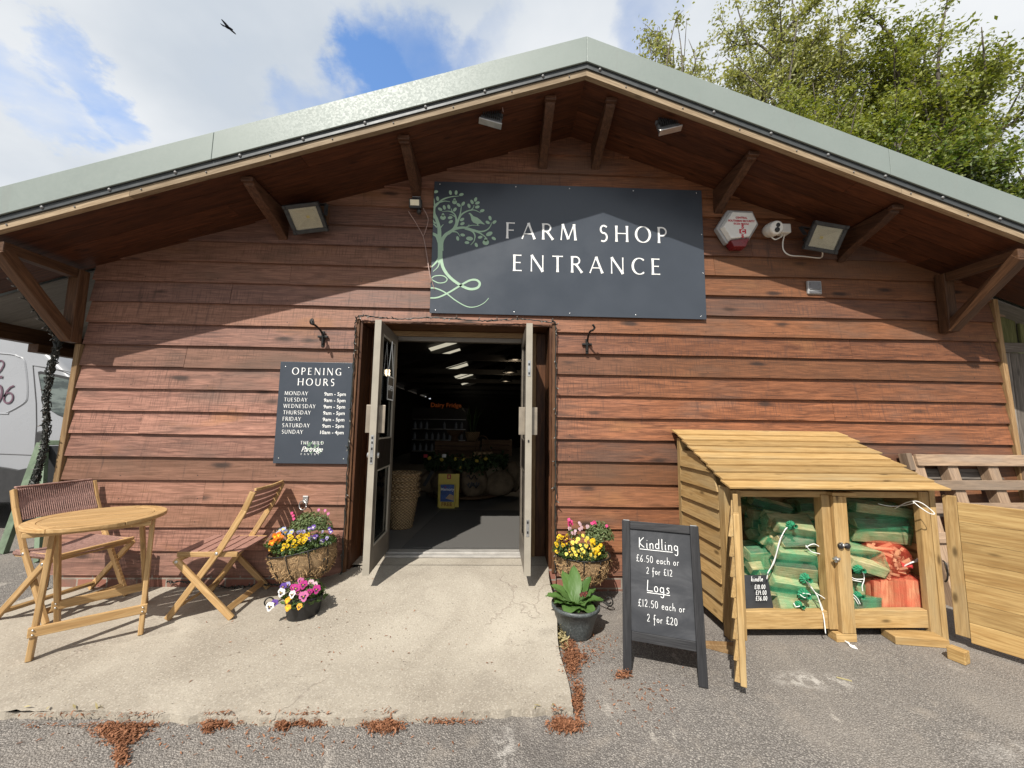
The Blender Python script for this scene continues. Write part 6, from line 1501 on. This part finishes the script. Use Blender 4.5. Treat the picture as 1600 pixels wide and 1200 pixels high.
b = MB(); s0 = [vp(-160, 722), vp(0, 729), vp(14, 731), vp(30, 734), vp(44, 731), vp(60, 727), vp(130, 724)]; b.prism([(x, YV-.014, z) for x, z in s0]+[(s0[-1][0], YV-.014, .34), (s0[0][0], YV-.014, .34)], (0, .05, 0)); b.build('sill_cladding', M_vanblack, van, bevel=.008)
for wx in (-4.75, -8.6):
    b = MB(); b.lathe([(.001, -.12), (.34, -.12), (.36, -.09), (.36, .09), (.34, .12), (.001, .12)], (wx, YV+.12, .34), 28, (pi/2, 0, 0)); w = b.build('wheel', M_tyre, van, smooth=True)
    b = MB(); b.lathe([(.001, -.02), (.22, -.02), (.23, .0), (.001, .0)], (wx, YV-.005, .34), 24, (pi/2, 0, 0)); b.build('rim', M_steel, w)
b = MB()
def num(ch, px, py0, py1, w=1.0):
    p = atY(px, py1, YV); q = atY(px, py0, YV); sz = q.z-p.z; strokes_to(b, GL[ch][1], (p.x, YV-.008, p.z), VX*w, VZ, VN, sz, thick=.002)
num('2', -9.5, 563, 590, .92); num('0', -13, 601, 630, .80); num('6', 4, 601, 630, .92); num('0', -33, 563, 590, .85); num('7', -40, 601, 630) if '7' in GL else None
b.build('numerals', M_purple, van)
# ------------------------------------------------------------------ right: fence, pallet
ft = thing('fence', 'tall weathered board fence with algae green top slats, right of the shop wall', 'fence', (5.9, .2, -.02))
b = MB()
for k in range(19): x = 4.58+.148*k; b.bx(x, x+.143, .20, .225, -.02, 2.06)
b.build('fence_boards', M_greywood, ft, bevel=.002)
b = MB(); b.bx(4.56, 7.4, .165, .198, 2.06, 2.15); b.build('rail', M_greywood, ft, bevel=.003)
b = MB(); b.bx(4.56, 7.4, .165, .235, 2.405, 2.44); b.build('capping_rail', M_pallet, ft, bevel=.003)
b = MB()
for k in range(14): x = 4.58+.205*k; b.bx(x, x+.165, .19, .21, 2.151, 2.404)
b.build('top_slats', M_greenwood, ft, bevel=.002)
b = MB()
for x in (4.6, 6.4): b.bx(x, x+.09, .226, .31, -.02, 2.4)
b.build('fence_post', M_greywood, ft)
pt = thing('pallet', 'worn greyish wooden pallet leaning upright behind the open right door of the log store', 'pallet', (3.95, -.22, -.02))
Rp = Euler((radians(-11), 0, radians(3))).to_matrix(); P0_ = Vector((3.42, -.33, -.02))
def pb_(x0, x1, y0, y1, z0, z1, nm, m=M_pallet):
    b = MB(); b.bx(x0, x1, y0, y1, z0, z1); b.v = [tuple(Rp@Vector(p)+P0_) for p in b.v]; return b.build(nm, m, pt, bevel=.004)
for z in (.03, .24, .46, .68, .86, 1.055): pb_(.07 if z > .7 else .05, 1.22, -.022, 0, z, z+(.095 if z > 1 else .08), 'deck_board')
for x in (.05, .36, .74, 1.10): pb_(x, x+.095, .0005, .078, .0, 1.14, 'stringer')
for z in (.05, .35, .65, .95): pb_(.05, 1.2, .079, .098, z, z+.09, 'deck_board', M_greywood)
b = MB(); b.bx(-.0, .05, -.01, .06, 1.02, 1.16); b.v = [tuple(Rp@Vector(p)+P0_) for p in b.v]; b.build('corner_block', M_pallet, pt, bevel=.003)
# ------------------------------------------------------------------ trees behind
def leaves_mesh(name, P, N_, size, mat, parent, rng, elong=1.7):
    """one mesh of many separate leaves (folded diamonds)"""
    n = len(P); t_ = rng.normal(size=(n, 3)); t_ -= N_*(t_*N_).sum(1)[:, None]; t_ /= np.linalg.norm(t_, axis=1)[:, None]; w = np.cross(N_, t_)
    s = size*rng.uniform(.6, 1.3, (n, 1)); V = np.empty((n, 4, 3), np.float32)
    V[:, 0] = P-t_*s*elong*.5; V[:, 1] = P+w*s*.45+N_*s*.12; V[:, 2] = P+t_*s*elong*.5-N_*s*.15; V[:, 3] = P-w*s*.45+N_*s*.12
    base = V.reshape(-1, 3).min(0)*0
    me = bpy.data.meshes.new(name); me.vertices.add(4*n); me.vertices.foreach_set('co', V.ravel()); me.loops.add(4*n); me.loops.foreach_set('vertex_index', np.arange(4*n, dtype=np.int32))
    me.polygons.add(n); me.polygons.foreach_set('loop_start', np.arange(0, 4*n, 4, dtype=np.int32)); me.polygons.foreach_set('loop_total', np.full(n, 4, np.int32))
    me.update(calc_edges=True); a = me.attributes.new('tint', 'FLOAT', 'POINT'); a.data.foreach_set('value', np.repeat(rng.random(n).astype(np.float32), 4)); me.materials.append(mat)
    return link(name, me, parent)
def tree(label, base, height, crown, rad, nlimb, ntwig, nleaf, lsize, mat, seed, group='trees behind the shop', droop=.2, spread=.32, trunk_r=.16, name='leafy_tree', bare=0):
    rng = np.random.default_rng(seed); rnd = random.Random(seed); base = Vector(base); crown = Vector(crown); t = thing(name, label, 'tree', base, group=group)
    b = MB(); tp = catmull([base, base+Vector((rnd.uniform(-.15, .15), 0, height*.25)), base+(crown-base)*.7+Vector((rnd.uniform(-.3, .3), rnd.uniform(-.3, .3), 0)), Vector((crown.x, crown.y, crown.z+rad[2]*.45))], 6)
    b.tube(tp, [trunk_r*(1-.93*i/(len(tp)-1)) for i in range(len(tp))], 9)
    ends = []
    for k in range(nlimb):
        f = rnd.uniform(.30, .95); p = tp[int(f*(len(tp)-1))]
        while True:
            q = Vector((rnd.uniform(-1, 1), rnd.uniform(-1, 1), rnd.uniform(-1, 1)))
            if .5 < q.length < 1: break
        e = crown+Vector((q.x*rad[0], q.y*rad[1], q.z*rad[2])); d = e-p; m1 = p+d*.35+Vector((0, 0, .12*d.length)); m2 = p+d*.7+Vector((rnd.gauss(0, .10), rnd.gauss(0, .10), .06))*d.length*.5
        L = catmull([p, m1, m2, e], 5); r0 = trunk_r*.42*(1-f*.6)+.012; b.tube(L, [r0*(1-.88*i/(len(L)-1)) for i in range(len(L))], 6)
        for j in range(ntwig):
            g_ = rnd.uniform(.22, 1.0); s = L[int(g_*(len(L)-1))]; dd = (d.normalized()*.6+Vector((rnd.gauss(0, .7), rnd.gauss(0, .7), rnd.gauss(.1, .6)))).normalized(); ln = rnd.uniform(.5, 1.2)*min(rad)*.38
            e2 = s+dd*ln-Vector((0, 0, droop*ln*.6)); T = catmull([s, s+dd*ln*.5+Vector((0, 0, .04*ln)), e2], 4); b.tube(T, [.011*(1-.7*i/(len(T)-1)) for i in range(len(T))], 4, cap=False); ends.append(T)
    b.build('trunk', M_trunk, t, smooth=True)
    per = max(1, nleaf//len(ends)); PP = []
    for T in ends:
        if rnd.random() < bare: continue
        A = np.array([tuple(p) for p in T]); kk = rng.integers(0, len(A)-1, per); ff = rng.random((per, 1)); pts = A[kk]*(1-ff)+A[kk+1]*ff
        PP.append(pts+rng.normal(size=(per, 3))*np.array([spread*.5, spread*.5, spread*.28])*rng.uniform(.5, 1.3))
    PP = np.concatenate(PP); NN = rng.normal(size=PP.shape)*.6+np.array([-.15, -.3, .75]); NN /= np.linalg.norm(NN, axis=1)[:, None]
    leaves_mesh('crown', PP.astype(np.float32), NN, lsize, mat, t, rng); return t
tree('slender sparse tree with pale young leaves and bare twigs, nearest the roof ridge', (5.6, 9, -.02), 15.4, (6.0, 9, 14.2), (1.55, 1.1, 1.9), 24, 11, 4600, .075, M_leafpale, 3, spread=.30, trunk_r=.15, bare=.15)
tree('tall pale green tree with wispy feathery leaves, left of the dense trees', (10.4, 10, -.02), 17, (10.7, 10, 15.2), (3.1, 2.0, 4.2), 50, 15, 30000, .085, M_leafpale, 5, spread=.38, trunk_r=.24)
tree('golden green tree leaning over the roof slope, in front of the pale wispy one', (10.4, 8.5, -.02), 11.6, (10.4, 8.3, 10.8), (2.9, 1.7, 2.5), 42, 15, 27000, .075, M_leafgold, 8, spread=.32, trunk_r=.2)
tree('big tree with drooping sunlit boughs in the top right corner', (15.4, 9, -.02), 18.0, (14.8, 9, 13.6), (4.0, 2.3, 3.6), 60, 18, 52000, .082, M_leafgold, 13, droop=.6, spread=.36, trunk_r=.32)
tree('dense fresh green tree low behind the right slope of the roof', (13.0, 8, -.02), 11.2, (12.7, 7.8, 8.9), (3.3, 2.0, 2.4), 48, 17, 40000, .078, M_leafmid, 17, spread=.33, trunk_r=.24)
tree('dark deep green tree at the far right edge, behind the fence', (15.8, 7.4, -.02), 9.8, (14.9, 7.3, 7.2), (2.9, 1.8, 2.9), 46, 16, 36000, .080, M_leafdark, 23, spread=.36, trunk_r=.26)
def bush(name, label, c, r, n, size, mat, seed, group=None):
    rng = np.random.default_rng(seed); t = thing(name, label, 'bush' if name == 'bush' else 'hedge', (c[0], c[1], 0), group=group)
    q = rng.normal(size=(n, 3)); q /= np.linalg.norm(q, axis=1)[:, None]; lump = 1+.16*np.sin(q[:, :1]*7+seed)+.14*np.sin(q[:, 1:2]*9)+.12*np.sin(q[:, 2:]*11+2)
    P = np.array(c)+q*np.array(r)*(rng.random((n, 1))**.28)*lump; N_ = q+rng.normal(size=(n, 3))*.7; N_ /= np.linalg.norm(N_, axis=1)[:, None]
    leaves_mesh('foliage', P.astype(np.float32), N_, size, mat, t, rng)
    b = MB(); rr = random.Random(seed)
    for k in range(14):
        e = Vector(c)+Vector((rr.uniform(-.8, .8)*r[0], rr.uniform(-.8, .8)*r[1], rr.uniform(-.2, .8)*r[2])); s = Vector((c[0]+rr.uniform(-.3, .3), c[1], 0)); b.tube(catmull([s, (s+e)/2+Vector((rr.uniform(-.2, .2), 0, .2)), e], 4), .02, 5)
    b.build('stem', M_trunk, t)
bush('hedge', 'dull green hedge seen in the gap between van roof and eaves beam', (-9.0, 6.2, 2.2), (4.8, 1.0, 2.0), 22000, .10, M_leafdull, 31)
bush('bush', 'silvery bush rising above the fence at the right edge', (5.9, 1.3, 2.2), (1.2, .6, .75), 5200, .055, M_leafgrey, 32)
bush('bush', 'dark green bush behind the silvery one at the far end of the fence', (8.2, 3.2, 2.2), (1.8, .9, 1.7), 9000, .075, M_leafdark, 33)
# ------------------------------------------------------------------ bird
bt = thing('bird', 'dark bird of prey gliding with spread wings high in the cloudy sky', 'bird', CAM+ray(357, 43.5)*46)
bc = CAM+ray(357, 43.5)*46; wv = (CR*.68-CU*.73).normalized(); fv = (CR*.45+CU*.5+CF*1.1).normalized(); fv = (fv-wv*fv.dot(wv)).normalized(); nv_ = wv.cross(fv)
b = MB()
rg = [(-.30, .015), (-.22, .075), (-.05, .11), (.12, .10), (.24, .065), (.30, .05), (.36, .01)]
n = 10; vs = [bc+fv*x+wv*(r*cos(2*pi*k/n))+nv_*(r*sin(2*pi*k/n)*.8) for x, r in rg for k in range(n)]
b.add(vs, [(i*n+k, i*n+(k+1) % n, (i+1)*n+(k+1) % n, (i+1)*n+k) for i in range(len(rg)-1) for k in range(n)]+[tuple(range(n))[::-1], tuple((len(rg)-1)*n+k for k in range(n))])
for s in (-1, 1):
    pl_ = [(.05, .16), (.30, .19), (.55, .16), (.80, .02), (.74, -.07), (.45, -.10), (.20, -.14), (.05, -.14)]
    b.prism([bc+wv*(s*u_)+fv*v_+nv_*(.10*u_*u_) for u_, v_ in pl_], nv_*.02)
b.prism([bc-fv*.2+wv*.06, bc-fv*.52+wv*.16, bc-fv*.55, bc-fv*.52-wv*.16, bc-fv*.2-wv*.06], nv_*.015)
b.build('body', M_bird, bt)
# ------------------------------------------------------------------ things inside the open shop
random.seed(77)
IZ2 = IZ+.003
m = MB(); Q4 = [atZ(640, 843, IZ2), atZ(668, 797, IZ2), atZ(815, 797, IZ2), atZ(815, 845, IZ2)]; Q4 = [Vector((-.84, .34, IZ2)), Vector((-.72, 1.86, IZ2)), Vector((.42, 1.86, IZ2)), Vector((.30, .34, IZ2))]
m.prism(Q4[::-1], (0, 0, .008)); tag(m.build('door_mat', M_mat, None), 'dark grey ribbed entrance mat just inside the doorway', 'mat')
# stack of wicker baskets
for k in range(5):
    z = IZ+.003+.060*k; y = 1.05+.006*k; x = -1.025+.006*sin(k*2)
    b = MB(); h = .33; r0, r1_ = .120, .172
    prof = [(.001, z), (r0, z)]+[(r0+(r1_-r0)*f+.004*sin(f*40), z+h*f) for f in np.linspace(.02, .96, 18)]+[(r1_+.014, z+h-.012), (r1_+.016, z+h+.004), (r1_-.004, z+h+.006), (r1_-.02, z+h-.03), (r0-.006, z+.02), (.001, z+.02)]
    b.lathe(prof, (x, y, 0), 40)
    vs = []
    for i, (p) in enumerate(b.v):
        a = atan2(p[1]-y, p[0]-x); s = 1+.010*(1 if int((a+pi)/(2*pi)*20+.5) % 2 == (int(p[2]*70) % 2) else -1); vs.append((x+(p[0]-x)*s, y+(p[1]-y)*s, p[2]))
    b.v = vs; pos_ = ['bottom', 'second from bottom', 'middle', 'fourth from bottom', 'topmost'][k]
    tag(b.build('wicker_basket', M_wicker, None, smooth=True), f'{pos_} round willow basket in the nested stack inside the left door', 'basket', 'nested willow baskets')
# free leaflet box
lt = thing('leaflet_stand', 'yellow leaflet box marked FREE holding blue magazines, on the floor behind the mat', 'leaflet stand', (-.655, 2.05, IZ))
c0 = atY(683.5, 790, 2.05); c1 = atY(718, 740.5, 2.05); z0, z1 = IZ+.004, c1.z; x0, x1 = c0.x, c1.x
b = MB(); b.bx(x0, x1, 2.05, 2.06, z0, z1); b.build('back_card', M_yellowcard, lt, bevel=.004)
w = x1-x0; h = z1-z0
b = MB(); b.bx(x0+w*.10, x1-w*.17, 1.985, 1.992, z0-.0, z0+h*.62); b.bx(x0+w*.10, x0+w*.12, 1.992, 2.05, z0, z0+h*.66); b.bx(x1-w*.19, x1-w*.17, 1.992, 2.05, z0, z0+h*.66); b.build('pocket', M_yellowcard, lt)
b = MB(); b.bx(x0+w*.16, x1-w*.21, 1.976, 1.984, z0+h*.20, z0+h*.70); mg = b.build('magazine', M_bluecover, lt)
b = MB(); b.prism([(x0+w*.40, 1.9755, z0+h*.30), (x1-w*.22, 1.9755, z0+h*.23), (x1-w*.22, 1.9755, z0+h*.38), (x0+w*.60, 1.9755, z0+h*.43)], (0, -.0006, 0)); b.build('cover_beach', plain('sand_print', (.55, .38, .22), .5), mg)
text_mesh('Memory', h*.118, M_letter, 'magazine_title', mg, ((x0+w*.16+x1-w*.21)/2, 1.975, z0+h*.525), VX, VZ, 'CENTER', bold=.0012)
b = MB(); b.bx(x0+w*.36, x0+w*.41, 1.9745, 1.9755, z0+h*.61, z0+h*.64); b.build('cover_emblem', M_redprint, mg)
text_mesh('FREE', h*.15, plain('brown_print', (.33, .12, .02), .5), 'free_lettering', lt, (x0+w*.46, 1.984, z0+h*.07), VX, VZ, 'CENTER', bold=.002, space=1.05)
b = MB(); b.bx(x0+w*.42, x0+w*.60, 2.047, 2.0495, z1-h*.155, z1-h*.015); b.build('emblem', M_redprint, lt)
b = MB(); b.bx(x0+w*.47, x0+w*.55, 2.045, 2.0468, z1-h*.125, z1-h*.045); b.build('emblem_mark', M_yellowcard, lt)
# round display table with hessian sacks
tx, ty = -.50, 3.05
dt = thing('display_table', 'low round two tier wooden display table inside the shop, ringed by hessian sacks', 'table', (tx, ty, IZ))
b = MB(); b.lathe([(.001, IZ+.02), (.60, IZ+.02), (.62, IZ+.035), (.62, IZ+.06), (.60, IZ+.07), (.001, IZ+.07)], (tx, ty, 0), 44); b.build('base', M_crate, dt)
b = MB(); b.lathe([(.001, IZ+.07), (.28, IZ+.07), (.28, IZ+.545), (.001, IZ+.545)], (tx, ty, 0), 24); b.build('pedestal', M_crate, dt)
b = MB(); b.lathe([(.001, IZ+.545), (.55, IZ+.545), (.57, IZ+.555), (.57, IZ+.585), (.55, IZ+.595), (.001, IZ+.595)], (tx, ty, 0), 44); b.build('tabletop', M_paleframe, dt)
def sack(label, x, y, r, h, lean, seed, print_=False):
    rnd = random.Random(seed); t = thing('hessian_sack', label, 'sack', (x, y, IZ+.07), group='hessian sacks round the display table'); b = MB(); n, m_ = 22, 12; vs = []
    for j in range(m_+1):
        f = j/m_; rad = r*(.72+.5*sin(pi*min(1, f*1.12))**.8)*(1 if f < .8 else 1-.45*(f-.8)/.2)
        for k in range(n):
            a = 2*pi*k/n; q = rad*(1+.08*sin(3*a+seed)+.05*sin(7*a+f*9)+rnd.uniform(-.03, .03)); vs.append((x+q*cos(a)+lean[0]*f, y+q*.75*sin(a)+lean[1]*f, IZ+.07+h*f+.02*sin(2*a+seed)*f))
    fs = [(j*n+k, j*n+(k+1) % n, (j+1)*n+(k+1) % n, (j+1)*n+k) for j in range(m_) for k in range(n)]+[tuple(range(n))[::-1], tuple(m_*n+k for k in range(n))]
    b.add(vs, fs); b.build('sack_body', M_burlap, t, smooth=True)
    if print_:
        b = MB()
        for q in range(2):
            P = [(x-.08+.16*i/7, y-r*.98-.012, IZ+.07+h*(.62-.26*q)+.03*sin(i*1.7+q)) for i in range(8)]; b.tube(catmull(P, 4), .008, 4)
        for q in range(5): b.box((x-.05+.035*q, y-r*.96-.012, IZ+.07+h*.40), (.022, .01, .05+.02*(q % 2)), (0, .3, 0))
        b.build('black_print', M_black, t)
    return t
sack('hessian sack with black printing leaning right of the yellow leaflet box', -.36, 2.56, .17, .46, (-.02, .10), 1, True)
sack('plump plain hessian sack at the right of the display table', .02, 2.66, .18, .33, (.02, .08), 2)
sack('hessian sack half hidden behind the plump plain one', .20, 2.95, .15, .44, (.02, .05), 3)
ds = sack('dark striped hessian sack slumped at the left of the display table', -1.04, 2.85, .18, .38, (.10, .06), 4)
b = MB(); b.beam((-1.10, 2.70, IZ+.18), (-.98, 2.72, IZ+.40), .05, .02, up=(0, 1, 0)); b.build('black_stripe', M_black, ds)
sack('hessian sack mostly hidden behind the yellow leaflet box', -.78, 2.60, .16, .40, (.02, .10), 5)
gt = thing('lemon_garland', 'leafy garland with lemons trailing round the display table edge', 'garland', (tx, ty-.56, IZ+.5))
rg2 = random.Random(9); P = []; 
for k in range(1300):
    a = rg2.uniform(pi*1.0, pi*2.0); zz = .575+rg2.gauss(0, .05)-(.10*abs(sin(a*2.2)))*rg2.random(); P.append((tx+(.60+rg2.uniform(-.05, .07))*cos(a), ty+(.60+rg2.uniform(-.03, .07))*sin(a), IZ+zz))
P = np.array(P, np.float32); rng_ = np.random.default_rng(4); NN = rng_.normal(size=P.shape); NN /= np.linalg.norm(NN, axis=1)[:, None]; leaves_mesh('garland_leaves', P, NN, .045, M_ivy, gt, rng_)
for px, py in ((690, 718), (712, 717), (724, 718), (671, 716), (759, 717), (720, 730), (745, 720)):
    p = atY(px, py, 2.42); b = MB(); b.ball(p, (.030, .026, .024), 12, 8, rot=(0, random.uniform(-1, 1), 0)); b.build('lemon', M_lemon, gt, smooth=True)
# goods on the table
ZT = IZ+.596
def crate(label, x, y, w_, d_, h_, z):
    t = thing('wooden_crate', label, 'crate', (x, y, z), group='wooden crates on the display'); b = MB()
    for yy in (y-d_/2-.004, y+d_/2+.004):
        b = MB()
        for k in range(3): zz = z+.01+h_*k/3; b.bx(x-w_/2, x+w_/2, yy-.004, yy+.004, zz, zz+h_/3-.018)
        b.build('slats', M_crate, t)
    b = MB()
    for s in (-1, 1): b.bx(x+s*(w_/2-.015)-.014, x+s*(w_/2-.015)+.014, y-d_/2, y+d_/2, z, z+h_)
    b.build('end_board', M_crate, t); return t
crate('long slatted crate standing on the display table behind the garland', -.66, 3.25, .72, .3, .235, ZT)
crate('reddish slatted crate on the right of the display table', -.02, 3.35, .50, .3, .26, ZT)
zc = ZT+.237
t = thing('wooden_bowl', 'footed wooden bowl standing on the long crate', 'bowl', (-.72, 3.25, zc)); b = MB(); b.lathe([(.001, zc), (.075, zc), (.05, zc+.03), (.045, zc+.07), (.10, zc+.10), (.155, zc+.17), (.145, zc+.17), (.04, zc+.10), (.001, zc+.10)], (-.72, 3.25, 0), 28); b.build('bowl', M_crate, t, smooth=True)
t = thing('woven_planter', 'woven planter with long leek-like leaves on the crate beside the bowl', 'plant', (-.43, 3.25, zc)); b = MB(); b.lathe([(.001, zc), (.09, zc), (.125, zc+.15), (.11, zc+.15), (.001, zc+.13)], (-.43, 3.25, 0), 24); b.build('planter', M_wicker, t, smooth=True)
b = MB()
for k in range(26):
    a = random.uniform(0, 2*pi); L = random.uniform(.3, .5); s = random.uniform(.05, .22); p0_ = Vector((-.43+.04*cos(a), 3.25+.04*sin(a), zc+.14)); d = Vector((cos(a), sin(a), 0)); w_ = Vector((-sin(a), cos(a), 0))*.012
    Q = [p0_, p0_+d*s*.35+Vector((0, 0, L*.6)), p0_+d*s+Vector((0, 0, L))]
    b.add([Q[0]-w_, Q[0]+w_, Q[1]-w_, Q[1]+w_, Q[2]], [(0, 1, 3, 2), (2, 3, 4)], tint=random.random())
b.build('long_leaves', M_ivy, t)
t = thing('trug_basket', 'small trug basket with tall hoop handle at the front of the display table', 'basket', (-.23, 2.78, ZT)); b = MB(); b.bx(-.38, -.08, 2.70, 2.86, ZT, ZT+.09); b.build('trug', M_wicker, t, bevel=.01)
b = MB(); b.tube(catmull([(-.35, 2.78, ZT+.05), (-.345, 2.78, ZT+.22), (-.29, 2.78, ZT+.325), (-.19, 2.78, ZT+.32), (-.125, 2.78, ZT+.20), (-.115, 2.78, ZT+.05)], 7), .009, 6); b.build('handle', M_crate, t, smooth=True)
for px, lab in ((694, 'small white price card among the garland on the display table'), (679, 'small red oval label at the left end of the garland')):
    p = atY(px if px > 680 else 665, 712, 2.42); b = MB(); b.bx(p.x-.028, p.x+.028, 2.415, 2.42, p.z-.025, p.z+.022); tag(b.build('price_card', M_letter if px > 680 else M_redprint, None, bevel=.008), lab, 'label')
# fridge with lit lettering
fx = atY(672, 690, 7.5)
t = thing('dairy_fridge', 'dim open dairy fridge with orange lit lettering deep inside the shop', 'fridge', (fx.x+.3, 7.7, IZ)); x0, x1 = fx.x-.55, fx.x+1.0
b = MB(); b.bx(x0, x1, 7.6, 8.1, IZ, 1.75); b.build('cabinet', M_black, t); b = MB()
for z in (.55, .85, 1.15, 1.42): b.bx(x0+.05, x1-.05, 7.5, 7.6, z, z+.02)
b.build('shelf', M_steel, t); b = MB()
for z in (.57, .87, 1.17):
    for k in range(9):
        if random.random() < .7: x = x0+.12+.16*k; b.lathe([(.001, z), (.035, z), (.035, z+.12), (.015, z+.17), (.015, z+.2), (.001, z+.2)], (x, 7.54, 0), 10)
b.build('milk_bottles', M_bottleglow, t)
text_mesh('Dairy Fridge', .17, M_fridgesign, 'lettering', t, (fx.x-.02, 7.48, atY(680, 636, 7.48).z), VX, VZ, 'LEFT', bold=.002)
# shelves along the right
t = thing('shelving', 'dark shelving with goods along the right inside the shop', 'shelf', (1.6, 5.2, IZ)); b = MB()
for z in (.35, .7, 1.05, 1.4): b.bx(.75, 2.4, 5.0, 5.4, z, z+.03)
for x in (.73, 2.4): b.bx(x, x+.04, 5.0, 5.4, IZ, 1.75)
b.build('shelf_boards', M_crate, t)
b = MB()
for z in (.381, .731, 1.081):
    x = .8
    while x < 2.3: w_ = random.uniform(.06, .13); b.bx(x, x+w_, 5.05, 5.25, z, z+random.uniform(.10, .24)); x += w_+.01
b.build('packets', M_crate, t)
for q, (px, py, Y) in enumerate(((805, 562.5, 4.2), (797, 582, 5.6), (790, 596, 7.2))):
    p = atY(px, py, Y); t = thing('pendant_lamp', ['nearest and highest of the round pendant lamps inside the shop', 'second pendant lamp back inside the shop', 'farthest and lowest-looking pendant lamp inside the shop'][q], 'lamp', p, group='pendant lamps inside the shop')
    b = MB(); b.lathe([(.17, 0), (.165, .02), (.10, .12), (.03, .18), (.001, .18)], p, 28); b.build('lamp_shade', M_lightbody, t, smooth=True)
    b = MB(); b.lathe([(.001, .002), (.155, .002), (.001, .006)], p, 28); b.build('glowing_disc', M_lamp, t)
    b = MB(); b.tube([p+Vector((0, 0, .18)), Vector((p.x, p.y, zs(p.x)-.05))], .006, 5); b.build('flex', M_black, t)
    ld = bpy.data.lights.new('lamp_light', 'POINT'); ld.energy = 4; ld.color = (1, .78, .52); ld.shadow_soft_size = .12; lo_ = bpy.data.objects.new('lamp_light', ld); C.objects.link(lo_); lo_.parent = t; lo_.location = (0, 0, -.06)
# ------------------------------------------------------------------ litter on the ground
rng = np.random.default_rng(12)
def litter(name, label, blobs, size, mat, elong, kz=.010):
    P = []
    for (x, y, rx, ry, n, dz) in blobs:
        q = rng.normal(size=(n, 2))*np.array([rx, ry])*.55+np.array([x, y]); 
        for px, py in q:
            p = atZ(px, max(py, 700), -.02); z = -.02
            if -3.4 < p.x < .37 and p.y > -1.385:
                if p.y < -1.2 and rng.random() < .9: continue
                z = ramp_z(p.x, p.y)
            P.append((p.x, p.y, z+abs(rng.normal())*kz*dz+.002))
    P = np.array(P, np.float32); N_ = rng.normal(size=P.shape)*.35+np.array([0, 0, 1.]); N_ /= np.linalg.norm(N_, axis=1)[:, None]
    o = leaves_mesh(name, P, N_, size, mat, None, rng, elong); tag(o, kind='stuff'); o['label'] = label; o['category'] = 'litter'
litter('fallen_needles', 'drifts of rust brown fallen catkins and needles along the concrete edge and ramp side',
       [(185, 1141, 34, 8, 1040, 1), (190, 1150, 24, 14, 1120, 1), (188, 1182, 10, 16, 360, 1), (225, 1132, 24, 5, 320, 1), (340, 1132, 26, 7, 640, 1), (325, 1140, 8, 6, 160, 1), (408, 1129, 10, 4, 120, 1), (478, 1130, 42, 6, 760, 1), (440, 1136, 10, 7, 300, 1), (600, 1136, 24, 9, 1040, 1), (884, 1136, 22, 10, 840, 1), (872, 1126, 12, 5, 180, 1), (60, 1132, 40, 4, 180, 1), (120, 1132, 40, 4, 220, 1), (700, 1130, 40, 3, 120, 1),
        (893, 1035, 12, 22, 840, 1), (888, 1010, 8, 14, 520, 1), (903, 1095, 9, 26, 520, 1), (870, 945, 6, 20, 440, 1), (865, 915, 5, 12, 300, 1), (905, 1030, 22, 10, 240, 1), (974, 1056, 12, 6, 180, 1), (930, 1010, 30, 22, 120, .5), (280, 912, 90, 5, 260, 1), (420, 908, 60, 5, 240, 1), (200, 925, 60, 6, 120, 1), (500, 905, 25, 4, 120, 1), (1000, 1090, 60, 40, 100, .3), (400, 1160, 300, 25, 140, .3), (500, 1010, 260, 60, 80, .3)], .0062, M_needle, 3.0)
litter('dry_grass', 'wisps of dry grass and straw at the ramp side', [(880, 1000, 7, 12, 130, 2), (150, 1120, 60, 3, 30, 1), (850, 1118, 20, 3, 20, 1), (255, 1120, 25, 3, 20, 1), (60, 1122, 40, 3, 20, 1)], .011, M_straw, 4.5, .014)
